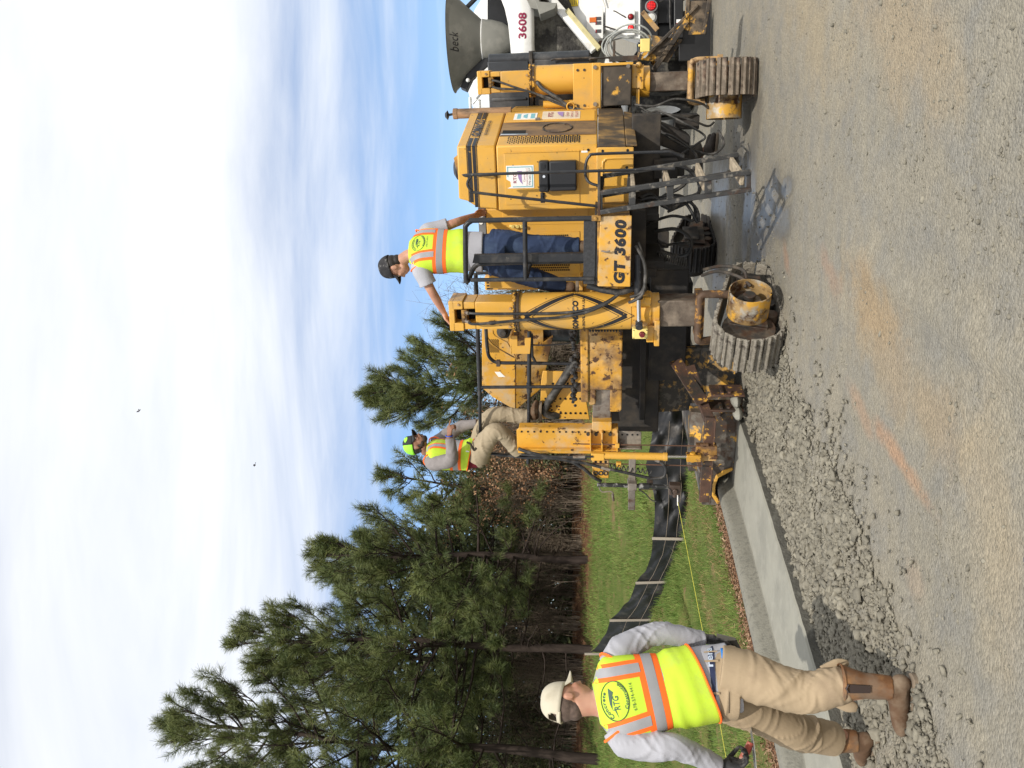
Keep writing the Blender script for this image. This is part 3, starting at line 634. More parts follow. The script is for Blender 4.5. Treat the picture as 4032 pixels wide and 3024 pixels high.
def twiggy(x, y, H, W_, stems, seed, rg=None):
    rg = np.random.default_rng(seed); paths = []; tips = []
    for i in range(stems):
        a = rg.random()*6.28; lean = rg.uniform(.05, .6)*W_; p = np.array([rg.normal(0, .12*W_), rg.normal(0, .12*W_), 0.]); h = H*rg.uniform(.55, 1.05); pts = [p]
        for k in range(6): pts.append(pts[-1] + np.array([math.cos(a)*lean/6*(.4 + k*.2), math.sin(a)*lean/6*(.4 + k*.2), h/6]) + rg.normal(0, .035*H/2.5, 3))
        pts = np.array(pts); paths.append((pts, .005 + .006*H/3, .003))
        for j in range(9):
            s = rg.uniform(.25, 1); q = np.array([np.interp(s*6, np.arange(7), pts[:, c]) for c in range(3)]); dv = rg.normal(0, 1, 3); dv[2] = abs(dv[2])*.9 + .1; dv /= np.linalg.norm(dv); l = H*rg.uniform(.10, .26)
            m_ = q + dv*l*.5 + rg.normal(0, .03, 3); e = q + dv*l + rg.normal(0, .06, 3); paths.append((np.array([q, m_, e]), .005, .002)); tips += [m_, e]
            for _ in range(2): d2 = dv + rg.normal(0, .6, 3); d2 /= np.linalg.norm(d2); e2 = m_ + d2*l*.5; paths.append((np.array([m_, e2]), .0035, .0018)); tips.append(e2)
    return paths, np.array(tips)
def leaves_np(P, size, rg, tint=None):
    n = len(P); u = rg.normal(0, 1, (n, 3)); u /= np.linalg.norm(u, axis=1, keepdims=True); w = np.cross(u, rg.normal(0, 1, (n, 3))); w /= np.linalg.norm(w, axis=1, keepdims=True)
    s = size*rg.uniform(.6, 1.3, (n, 1)); V = np.stack([P - u*s, P + w*s*.45, P + u*s, P - w*s*.45], 1).reshape(-1, 3)
    return V, np.arange(4*n).reshape(-1, 4), np.repeat(rg.random(n) if tint is None else tint, 4)
DRYL = mat('dry_beech_leaf', (0.22, 0.105, 0.052), .8, var=.25, scale=2, spec=.1, tint=(0.42, .26, .15))
EVL = mat('dark_evergreen_leaf', (0.030, 0.045, 0.016), .6, var=.3, scale=1, spec=.3, tint=(0.12, .13, .05))
def bush(name, cat, x, y, H, W_, stems, seed, label, group, leaf=None, nleaf=0, size=.04, twig=TWIG):
    rg = np.random.default_rng(seed); z = float(ground_z(np.array(x), np.array(y))[0]) - .05; t = empty(name, (x, y, z)); tag(t, label, cat, group)
    paths, tips = twiggy(x, y, H, W_, stems, seed); v, f = tubes_np(paths, 3); link('branches', mesh_np('branches', v, f, twig), t)
    if leaf:
        P = tips[rg.integers(0, len(tips), nleaf)] + rg.normal(0, .09, (nleaf, 3)); v, f, ti = leaves_np(P, size, rg); link('leaves', mesh_np('leaves', v, f, leaf, ti), t)
GB = 'bare brush at the edge of the wood'
k = 0
for x in np.arange(-11.5, 2.6, .62):
    k += 1; rr = np.random.default_rng(900 + k); bush('bare_shrub', 'shrub', x + rr.normal(0, .2), 22.8 + rr.random()*2.2, 1.5 + rr.random()*1.9, 1.3, 26, 900 + k, 'leafless grey brown shrub in the brush at the edge of the wood', GB)
GD = 'saplings holding dry brown leaves'
for i, (x, y, h) in enumerate(((-2.05, 23.3, 3.3), (-1.45, 23.7, 3.5), (-1.0, 24.6, 3.2), (-2.5, 23.2, 3.0), (-3.5, 24.6, 4.0))):
    bush('beech_sapling', 'tree', x, y, h, 1.9, 20, 400 + i, 'sapling still holding dry rust brown leaves behind the pointing man', GD, DRYL, 2600, .040)
GT = 'bare grey saplings'
for i, (x, y, h) in enumerate(((1.3, 24.5, 4.0), (2.2, 26, 4.3), (.9, 27, 4.6), (3.0, 27.5, 4.0))):
    bush('bare_sapling', 'tree', x, y, h, 1.8, 26, 500 + i, 'leafless grey sapling seen between the near yellow leg and the platform man', GT)
GC = 'low dark evergreen bushes under the trees'
for i, (x, y, h, w) in enumerate(((-1.6, 23.3, 1.5, 1.5), (-.6, 23.6, 1.3, 1.5), (-3.4, 24.3, 2.3, 1.6), (-5.0, 24.8, 2.2, 1.7), (-6.4, 24.8, 2.8, 1.6), (-8.2, 24.6, 2.3, 1.8), (-9.8, 24.3, 2.6, 1.7), (.7, 24.4, 1.6, 1.5), (2.0, 25, 1.6, 1.6), (-11.4, 24.2, 2.7, 1.7))):
    bush('evergreen_bush', 'bush', x, y, h, w, 24, 600 + i, 'low dark evergreen bush growing under the pines', GC, EVL, 3600, .05)
def build_woods():
    rg = np.random.default_rng(77); n = 60000; X = rg.uniform(-22, 3.4, n); Y = rg.uniform(27.5, 40, n); Z0 = ground_z(X, Y)[0]
    H = 2.2 + 4.2*smooth01((-X + 1)/9)*(.6 + .8*fbm(X, Y, .35, 5)); P = np.stack([X, Y, Z0 + H*rg.random(n)**1.2], 1)
    v, f, t = leaves_np(P, .17, rg, rg.random(n)*.8); o = link('undergrowth', mesh_np('undergrowth', v, f, EVL, t)); tag(o, 'dark tangled undergrowth far back in the wood', 'undergrowth', kind='stuff')
build_woods()
# ================================================================== the slipform paver (built in its own frame: x right, y ahead, z up)
PV = empty('slipform_paver', (MX, MY, 0), MTH)
tag(PV, 'large yellow slipform kerb paving machine on crawler tracks, worn paint and black rails', 'paving machine')
def part(name, b, m, parent=PV, bevel=0.004, smooth=38, label=None):
    o = obj(name, b, m, parent, bevel, smooth)
    if label: o['label'] = label
    return o
def text_y(s, x, y, z, width, height, m, parent=PV, bold=.004, shear=0, spacing=1, name='lettering'):   # on a face looking back (-y)
    return lettering(name, s, 1.0, m, parent, lambda a, b: (x + a, y, z + b), bold*10, spacing, shear, width, height)
def bolts(name, pts, r, m, axis=(0, -1, 0), h=.012, parent=PV, n=8):
    b = B(); a = Vector(axis)
    for p in pts: b.cyl(Vector(p) - a*.004, Vector(p) + a*h, r, n)
    return part(name, b, m, parent, 0)

# ---- engine hood: lower body with a slanted end, cap with cut corners
ES = Vector((.215, .95, 0)); EN = Vector((.95, -.215, 0)).normalized()      # run of the slanted end face, its normal
def endpt(s, z, off=0.0): p = Vector((.02, 0, z)) + ES*s + EN*off; return p
b = B(); b.hexa([(-.54, 0, 1.535), (.02, 0, 1.535), (.235, .95, 1.535), (.235, 1.9, 1.535), (-.54, 1.9, 1.535)], [(-.535, 0, 2.425), (.03, 0, 2.425), (.24, .95, 2.425), (.24, 1.9, 2.425), (-.535, 1.9, 2.425)])
hood = part('hood', b, Y1, bevel=.012)
b = B(); fr = [(-.53, 2.434), (.032, 2.434), (.038, 2.775), (-.425, 2.785), (-.445, 2.71), (-.505, 2.62)]
b.hexa([(x, 0.004, z) for x, z in fr], [(x + (.212 if i in (1, 2) else 0), .954, z) for i, (x, z) in enumerate(fr)])
part('hood_cap', b, Y1, bevel=.014)
# stripes round the cap
for i, (z0, z1) in enumerate(((2.651, 2.683), (2.610, 2.639), (2.689, 2.693), (2.599, 2.603))):
    xl = -.455 if z0 > 2.648 else -.50
    b = B(); b.box(xl - .002, .038, -.0005, .006, z0, z1); part('stripe', b, DEC, bevel=0); b = B()
    for (s0, s1) in ((0.0, .22), (.80, .99)) if i < 2 else ((0, .99),):
        b.hexa([endpt(s0, z0, .010), endpt(s1, z0, .010), endpt(s1, z0, .017), endpt(s0, z0, .017)], [endpt(s0, z1, .012), endpt(s1, z1, .012), endpt(s1, z1, .019), endpt(s0, z1, .019)])
    part('stripe', b, DEC, bevel=0)
lettering('lettering', 'GOMACO', 1, DEC, PV, lambda a, q: endpt(.51 + a, 2.598 + q, .0215), .04, 1.05, .25, .50, .085)
lettering('lettering', 'IDA GROVE, IOWA USA', 1, DEC, PV, lambda a, q: endpt(.51 + a, 2.53 + q, .0205), .03, 1, 0, .42, .035)
# weather cap and flap on the roof
b = B(); b.lathe([(0, .075), (.06, .07), (.10, .045), (.115, 0), (.11, -.02)], (-.19, .28, 2.785)); part('intake_cap', b, BK, bevel=0)
b = B(); b.hexa([(-.05, .15, 2.782), (-.05, .45, 2.782), (-.27, .45, 2.79), (-.27, .15, 2.79)], [(-.08, .15, 2.835), (-.08, .45, 2.835), (-.27, .45, 2.797), (-.27, .15, 2.797)]); part('roof_flap', b, YS, bevel=.004)
# side door, hinge, latch, grab handle
b = B(); b.box(-.487, -.036, -.007, .01, 1.691, 2.357); door = part('hood_door', b, Y1, bevel=.003)
b = B()
for i in range(22): b.cyl((-.031, -.008, 1.692 + i*.0303), (-.031, -.008, 1.692 + i*.0303 + .027), .006, 8)
part('hinge', b, Y1, door, bevel=0)
b = B(); b.box(-.475, -.385, -.012, -.004, 2.005, 2.043); b.cyl((-.405, -.012, 2.024), (-.405, -.03, 2.024), .014, 14); b.box(-.455, -.38, -.024, -.012, 2.014, 2.034); part('latch', b, BXP, door, bevel=.003)
bolts('screws', [(-.435, -.006, 2.31), (-.14, -.006, 2.28), (-.115, -.006, 2.06), (-.41, -.006, 2.075), (-.42, -.006, 2.33)], .006, GR, parent=door, h=.004)
b = B(); b.tube([(-.215, -.004, 2.585), (-.215, -.04, 2.57), (-.215, -.05, 2.51), (-.215, -.04, 2.45), (-.215, -.004, 2.435)], .009, 8, 4); b.box(-.232, -.198, -.008, .004, 2.565, 2.60); b.box(-.232, -.198, -.008, .004, 2.425, 2.455); part('grab_handle', b, GR, bevel=.002)
# document box on the door
b = B(); b.box(-.360, -.104, -.105, -.006, 1.716, 1.955); docbox = part('document_box', b, BXP, bevel=.012)
b = B(); b.box(-.366, -.099, -.112, -.006, 1.958, 2.046); part('box_lid', b, BXP, docbox, bevel=.014)
b = B()
for x in (-.325, -.14): b.cyl((x, -.113, 2.005), (x, -.118, 2.005), .020, 18); b.cyl((x, -.118, 2.005), (x, -.122, 2.005), .012, 14)
part('snap', b, BK, docbox, bevel=0)
b = B(); b.cyl((-.228, -.112, 2.0), (-.228, -.122, 2.0), .012, 12); part('lock', b, CH, docbox, bevel=0)
# company sign on the door
def sign(xc, z0, w, h, place, parent, full):
    b = B(); pts = [(-w/2, 0), (w/2, 0), (w/2, h), (-w*.1, h), (-w*.2, h*.86), (-w*.42, h*.84), (-w/2, h*.98)] if full else [(-w/2, 0), (w/2, 0), (w/2, h), (-w/2, h)]
    b.hexa([place(x, z, 0) for x, z in pts], [place(x, z, .003) for x, z in pts]); s = part('company_sign', b, WHT, parent, bevel=0)
    if not full: return s
    for q in (.045, .07):
        b = B(); o_ = .004
        for (x0, x1, y0, y1) in ((-w/2+w*q, w/2-w*q, w*q, w*q+o_), (-w/2+w*q, -w/2+w*q+o_, w*q, h*.78), (w/2-w*q-o_, w/2-w*q, w*q, h-w*q), (-w*.0, w/2-w*q, h-w*q-o_, h-w*q)):
            b.add([place(x0, y0, .0042), place(x1, y0, .0042), place(x1, y1, .0042), place(x0, y1, .0042)], [(0, 1, 2, 3)])
        part('sign_border', b, INK_T, s, bevel=0, smooth=0)
    pl = lambda dx, dz: (lambda a, q: place(dx + a, dz + q, .0046))
    lettering('lettering', 'RTG', 1, INK_R, s, pl(-.012, h*.63), .02, 1, 0, w*.42, h*.12)
    b = B(); b.add([place(x*w, z*h, .0044) for x, z in ((.26, .43), (.26, .60), (.10, .585), (-.06, .56), (-.22, .50), (-.34, .40), (-.20, .435), (0, .44))], [tuple(range(8))]); part('sign_emblem', b, INK_P, s, bevel=0, smooth=0)
    lettering('lettering', 'Concrete', 1, INK_R, s, pl(.0, h*.315), .0, 1, 0, w*.44, h*.07)
    lettering('lettering', 'Construction, LLC', 1, INK_R, s, pl(.0, h*.215), .0, 1, 0, w*.78, h*.07)
    lettering('lettering', '770-265-4737', 1, INK_K, s, pl(.0, h*.115), .01, 1, 0, w*.76, h*.07)
    return s
sign(-.241, 2.097, .198, .245, lambda x, z, o: (-.241 + x, -.0075 - o, 2.097 + z), PV, True)
b = B(); b.box(-.048, -.032, -.004, .002, 1.62, 1.675); part('sticker', b, WHT, bevel=0)
bolts('plug', [(-.026, 0, 1.615)], .012, BLK, h=.006)
# slanted end: louvre field, soot-stained panel, outlet slot, round cover, stickers, door
b = B()
for i in range(34):
    z = 1.69 + i*.0192
    for j in range(4):
        s = .055 + j*.048 + (.024 if i % 2 else 0); b.hexa([endpt(s, z, .001), endpt(s + .032, z, .001), endpt(s + .032, z, .0085), endpt(s, z, .0085)], [endpt(s, z + .011, .001), endpt(s + .032, z + .011, .001), endpt(s + .032, z + .011, .0085), endpt(s, z + .011, .0085)])
part('louvres', b, BLK, bevel=0, smooth=0)
def endplate(name, s0, s1, z0, z1, off, m, bevel=.003, parent=PV):
    b = B(); b.hexa([endpt(s0, z0, 0), endpt(s1, z0, 0), endpt(s1, z0, off), endpt(s0, z0, off)], [endpt(s0, z1, 0.006), endpt(s1, z1, 0.006), endpt(s1, z1, off + .006), endpt(s0, z1, off + .006)]); return part(name, b, m, parent, bevel)
sp = endplate('exhaust_panel', .265, .66, 1.545, 2.42, .007, mat('heat_stained_panel', (.26, .155, .065), .55, var=.2, scale=4, stretch=(1, 1, .4), dirt=[((.09, .055, .035), .42, 5, .2), ((.03, .025, .02), .32, 3.2, .2)]))
endplate('exhaust_slot', .30, .42, 2.17, 2.40, .011, BLK, parent=sp); endplate('slot_trim', .285, .30, 2.16, 2.41, .016, CH, parent=sp)
b = B(); c0 = endpt(.46, 1.90, .010); th = math.atan2(EN.y, EN.x)
ring = []
for j in range(33):
    a = 2*math.pi*j/32; ring.append(endpt(.46 + .135*math.cos(a), 1.90 + .135*math.sin(a), .013))
b.tube(ring, .006, 6)
for j in range(8): a = 2*math.pi*j/8 + .2; q = endpt(.46 + .12*math.cos(a), 1.90 + .12*math.sin(a), .010); b.ball(q, .009, 6)
part('round_cover', b, GR, sp, bevel=0)
ed = endplate('end_door', .68, .985, 1.56, 2.40, .008, Y1)
for (s0, s1, z0, z1) in ((.74, .93, 2.11, 2.33),):
    b = B(); b.hexa([endpt(s0, z0, .012), endpt(s1, z0, .012), endpt(s1, z0, .0155), endpt(s0, z0, .0155)], [endpt(s0, z1, .012), endpt(s1, z1, .012), endpt(s1, z1, .0155), endpt(s0, z1, .0155)]); w_ = part('warning_sticker', b, WHT, ed, bevel=0)
b = B()
for k, (z0, z1) in enumerate(((2.13, 2.17), (2.2, 2.24), (2.265, 2.30))):
    b.add([endpt(.76, z0, .0165), endpt(.91, z0, .0165), endpt(.91 - .04*(k == 1), z1, .0165), endpt(.76 + .04*(k == 1), z1, .0165)], [(0, 1, 2, 3)])
part('sticker_print', b, INK_T, ed, bevel=0, smooth=0)
s2 = endplate('company_sign', .73, .96, 1.70, 2.06, .0125, mat('faded_vinyl', (.66, .56, .42), .6, var=.08, scale=6), 0, ed)
b = B(); pz = lambda s, z: endpt(s, z, .0215)
b.add([pz(.92, 1.86), pz(.92, 1.92), pz(.84, 1.905), pz(.76, 1.86)], [(0, 1, 2, 3)]); part('sign_emblem', b, INK_P, ed, bevel=0, smooth=0)
for tx, z, w_, h_ in (('RTG', 1.955, .13, .05), ('Concrete', 1.81, .12, .028), ('Construction, LLC', 1.765, .19, .028), ('770-265-4737', 1.72, .19, .028)):
    lettering('lettering', tx, 1, INK_R, ed, (lambda zz: (lambda a, q: endpt(.845 + a/.975, zz + q, .0215)))(z), .01, 1, 0, w_, h_)
b = B(); b.hexa([endpt(.70, 2.075, .008), endpt(.735, 2.075, .008), endpt(.735, 2.075, .03), endpt(.70, 2.075, .03)], [endpt(.70, 2.12, .008), endpt(.735, 2.12, .008), endpt(.735, 2.12, .03), endpt(.70, 2.12, .03)]); part('door_latch', b, ST, ed, bevel=.003)
# exhaust stack with rain cap
b = B(); b.lathe([(.0, 2.38), (.048, 2.38), (.048, 2.94), (.044, 2.955), (.036, 2.95), (.034, 2.6)], (.243, 1.02, 0)); b.lathe([(.0525, 2.915), (.0525, 2.955), (.047, 2.958)], (.243, 1.02, 0))
ex = part('exhaust_stack', b, mat('heat_stained_pipe', (.30, .17, .085), .6, var=.3, scale=7, stretch=(1, 1, .35), dirt=[(GRIME, .36, 4, .3), ((.50, .33, .2), .3, 5, .3)]), bevel=0)
b = B(); b.tube([(.243, 1.02, 2.95), (.235, 1.02, 3.0)], .012, 8); b.lathe([(0, .028), (.022, .024), (.046, 0.0), (.02, -.012), (0, -.012)], (.232, 1.02, 3.015)); part('rain_cap', b, BK, ex, bevel=0)
b = B(); b.tube([(.285, 1.3, 1.56), (.285, 1.3, 2.08)], .035, 14); part('side_pipe', b, Y1, bevel=0)

# ---- base frame under the hood, yellow skirt panel
b = B(); b.hexa([(-.55, .012, 1.29), (.0, .012, 1.29), (.225, .96, 1.29), (.225, 1.9, 1.29), (-.55, 1.9, 1.29)], [(-.55, .012, 1.53), (.015, .012, 1.53), (.235, .96, 1.53), (.235, 1.9, 1.53), (-.55, 1.9, 1.53)])
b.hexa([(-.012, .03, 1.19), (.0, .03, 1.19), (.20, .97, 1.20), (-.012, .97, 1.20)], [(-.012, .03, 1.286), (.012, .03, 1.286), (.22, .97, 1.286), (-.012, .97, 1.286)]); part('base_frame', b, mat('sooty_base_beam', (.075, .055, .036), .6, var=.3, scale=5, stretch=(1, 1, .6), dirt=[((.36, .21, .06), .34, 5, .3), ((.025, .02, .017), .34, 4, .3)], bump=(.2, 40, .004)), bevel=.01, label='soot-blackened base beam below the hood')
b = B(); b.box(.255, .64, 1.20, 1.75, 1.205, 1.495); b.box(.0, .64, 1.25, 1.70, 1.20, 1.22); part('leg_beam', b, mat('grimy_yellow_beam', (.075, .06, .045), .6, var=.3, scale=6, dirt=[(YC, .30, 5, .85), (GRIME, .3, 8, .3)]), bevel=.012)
b = B(); b.box(.236, .66, 1.18, 1.20, 1.50, 1.775); b.box(.246, .66, 1.17, 1.18, 1.505, 1.59); b.box(.63, .655, 1.17, 1.20, 1.19, 1.52); pl = part('leg_plate', b, Y1, bevel=.008)
bolts('bolt', [(.60, 1.178, 1.73), (.60, 1.178, 1.665), (.27, 1.178, 1.73), (.27, 1.178, 1.665)], .013, GRIME and GR, parent=pl, h=.006); bolts('bolt', [(.62, 1.168, 1.56), (.28, 1.168, 1.56), (.62, 1.168, 1.24)], .02, ST, parent=pl, h=.016)
b = B(); b.prism_y([(-.49, 1.222), (-.49, 1.50), (-.47, 1.545), (-.012, 1.545), (-.006, 1.52), (-.012, 1.222)], -.035, .005); sk = part('skirt_panel', b, Y1, bevel=.008)
b = B(); b.tube([(-.10, -.036, 1.225), (-.10, -.036, 1.44), (-.12, -.036, 1.475), (-.16, -.036, 1.49), (-.48, -.036, 1.49)], .011, 8, 3); part('pressed_rib', b, Y1, sk, bevel=0)
bolts('bolt', [(-.035, -.035, 1.49), (-.035, -.035, 1.275), (-.18, -.035, 1.495), (-.18, -.035, 1.28)], .012, BLK, parent=sk, h=.004)

# ---- hand loops and ladder
b = B(); b.tube([(-.150, -.42, .90), (-.158, -.40, 2.53), (-.175, -.40, 2.60), (-.235, -.40, 2.635), (-.29, -.40, 2.60), (-.315, -.40, 2.52), (-.445, -.42, 1.515)], .0125, 8, 5); part('hand_loop', b, BK, bevel=0)
b = B(); b.tube([(-.07, -.30, .82), (-.03, -.30, .93), (-.028, -.3, 1.0), (-.028, -.3, 1.53), (-.045, -.3, 1.60), (-.10, -.3, 1.63), (-.2, -.3, 1.635), (-.26, -.32, 1.60), (-.285, -.34, 1.525)], .0125, 8, 4); part('hand_loop', b, BK, bevel=0)
lad = B(); lad.hexa([(-.455, -.78, 1.508), (-.225, -.78, 1.508), (-.16, -.24, 1.508), (-.44, -.24, 1.508)], [(-.455, -.78, 1.532), (-.225, -.78, 1.532), (-.16, -.24, 1.532), (-.44, -.24, 1.532)])
LAD = part('ladder', lad, GR, bevel=.004)
LM = mat('ladder_steel', (.045, .045, .045), .5, .3, var=.3, scale=9, dirt=[((.22, .20, .17), .28, 14, .5), (RUST, .15, 6, .4)], bump=(.3, 50, .004)); LR = mat('mud_caked_rung', (.34, .28, .20), .9, var=.25, scale=18, dirt=[((.10, .085, .07), .3, 12, .5)], bump=(.8, 60, .006))
def lerp(a, c, t): return tuple(p + (q - p)*t for p, q in zip(a, c))
for (y, tl, tr, bl, br_) in ((-.765, (-.428, 1.51), (-.276, 1.508), (-.275, .335), (-.143, .345)), (-.30, (-.375, 1.51), (-.212, 1.49), (-.205, .36), (-.067, .375))):
    b = B()
    for (a, c, w) in ((tl, bl, .036), (tr, br_, .036)): b.bar((a[0], y, a[1]), (c[0], y, c[1]), .05, w, (1, 0, 0))
    for tt in (.0, .215, .47, .72, .985):
        l, r_ = lerp(tl, bl, tt), lerp(tr, br_, tt); b.bar((l[0], y + .001, l[1]), (r_[0], y + .001, r_[1]), .012, .055 if tt not in (0., .985) else .035, (0, 0, 1))
    part('rail', b, LM, LAD, bevel=.004)
for tt in (.225, .465, .70, .945):
    l, r_ = lerp((-.428, 1.51), (-.275, .335), tt), lerp((-.276, 1.508), (-.143, .345), tt); p = lerp(l, r_, .62)
    l2, r2 = lerp((-.375, 1.51), (-.205, .36), tt), lerp((-.212, 1.49), (-.067, .375), tt); q = lerp(l2, r2, .62)
    b = B(); b.bar((p[0], -.758, p[1]), (q[0], -.307, q[1]), .095, .032, (0, 0, 1)); part('rung', b, LR, LAD, bevel=.006)

# ---- operator platform
b = B(); b.box(-1.05, -.462, -.735, -.10, 1.27, 1.285); b.box(-1.05, -.462, -.735, -.10, 1.515, 1.535); b.box(-1.05, -1.035, -.73, -.1, 1.285, 1.515); b.box(-.477, -.462, -.73, -.1, 1.285, 1.515); part('platform_frame', b, YS, bevel=.004)
b = B(); b.hexa([(-1.055, -.762, 1.262), (-.464, -.762, 1.258), (-.464, -.742, 1.258), (-1.055, -.742, 1.262)], [(-1.05, -.752, 1.532), (-.468, -.752, 1.512), (-.468, -.735, 1.512), (-1.05, -.735, 1.532)]); np_ = part('name_plate', b, Y2, bevel=.006)
tz = lambda a, q: (-.760 + a, -.7645 + (q + .055)*.037, 1.303 - a*.02 + q)
DEW = mat('worn_decal', (.016, .016, .02), .4, var=.2, dirt=[((.45, .27, .06), .10, 45, .8)])
lettering('lettering', 'GT 3600', 1, DEW, np_, tz, .062, 1.15, .12, .53, .098)
b = B(); b.tube([(-.745, -.772, 1.50), (-.75, -.79, 1.46), (-.745, -.785, 1.43)], .008, 7); part('padlock_pin', b, ST, np_, bevel=0)
b = B(); b.hexa([(-1.035, -.745, 1.556), (-.487, -.745, 1.545), (-.487, -.70, 1.545), (-1.035, -.70, 1.556)], [(-1.03, -.742, 1.652), (-.505, -.742, 1.645), (-.505, -.735, 1.645), (-1.03, -.735, 1.652)]); b.box(-1.04, -.48, -.735, .22, 1.536, 1.555); part('kick_plate', b, mat('black_grip_tread', (.03, .031, .034), .6, var=.4, scale=60, bump=(.5, 150, .004)), bevel=.003)
b = B(); b.box(-.50, -.455, -.775, -.745, 1.505, 1.58); b.cyl((-.478, -.775, 1.55), (-.478, -.79, 1.55), .014, 10); part('rail_clamp', b, YS, bevel=.004)
b = B(); r_ = .021
b.tube([(-.482, -.745, 1.53), (-.480, -.745, 2.50), (-.487, -.745, 2.57), (-.52, -.745, 2.612), (-.57, -.745, 2.622), (-.97, -.745, 2.642), (-.995, -.742, 2.635), (-.985, -.70, 2.622), (-.93, -.62, 2.60), (-.895, -.60, 2.57), (-.878, -.60, 2.50), (-.872, -.60, 2.1), (-.87, -.60, 1.56)], r_, 12, 4)
gr = part('guard_rail', b, BK, bevel=0)
b = B(); b.tube([(-.482, -.745, 2.125), (-.985, -.745, 2.135)], r_*.95, 12); b.tube([(-.985, -.745, 1.56), (-.982, -.745, 2.60)], r_*.85, 12); b.tube([(-.985, -.745, 2.13), (-.93, -.64, 2.12), (-.88, -.60, 2.10)], r_*.9, 12, 3); part('mid_rail', b, BK, gr, bevel=0)
b = B(); b.prism_y([(-.855, 1.54), (-.785, 1.54), (-.785, 2.57), (-.855, 2.59)], -.675, -.665); b.box(-.855, -.845, -.665, -.62, 1.54, 2.585); b.box(-.795, -.785, -.665, -.62, 1.54, 2.575); part('channel_post', b, BK, gr, bevel=.003)
# ---- control console behind the platform
b = B(); b.box(-1.335, -.565, .25, 1.55, 1.55, 2.58); con = part('console', b, Y1, bevel=.01)
b = B(); b.box(-1.20, -.79, .242, .26, 1.70, 2.40); b.box(-.72, -.575, .244, .26, 1.62, 2.42); part('console_door', b, Y1, con, bevel=.003)
b = B()
for cx in (-.99, -1.12, -.86):
    for i in range(20):
        for j in range(4): x = cx + (j - 1.5)*.024; z = 1.80 + i*.0195 + (.010 if j % 2 else 0); b.box(x - .007, x + .007, .2375, .25, z, z + .013)
part('louvres', b, BLK, con, bevel=0, smooth=0)
b = B(); b.box(-.735, -.715, .235, .25, 2.22, 2.36)
for z in (2.25, 2.29, 2.335): b.tube([(-.725, .235, z), (-.725, .19, z - .012)], [.012, .017], 10)
part('air_taps', b, YP, con, bevel=.002)
b = B(); b.hexa([(-1.10, .245, 2.583), (-.572, .245, 2.583), (-.572, .6, 2.583), (-1.10, .6, 2.583)], [(-1.10, .30, 2.66), (-.572, .30, 2.66), (-.572, .6, 2.69), (-1.10, .6, 2.69)]); dash = part('dashboard', b, mat('dash_grey', (.10, .095, .09), .6, var=.2), con, bevel=.004)
b = B()
for x, z, rr in ((-.617, 2.622, .024), (-.605, 2.662, .014), (-.69, 2.63, .02)): b.cyl((x, .26, z), (x, .278 - .02, z), rr, 18); b.cyl((x, .252, z), (x, .262, z), rr, 18)
part('gauge', b, WHT, dash, bevel=0)
b = B(); b.box(-1.42, -1.28, .5, 1.5, 1.9, 2.66); part('side_locker', b, Y1, con, bevel=.01)
b = B(); [b.box(-1.41 + .03*i, -1.395 + .03*i, .496, .502, 2.58, 2.64) for i in range(4)]; part('stripe', b, DEC, con, bevel=0)

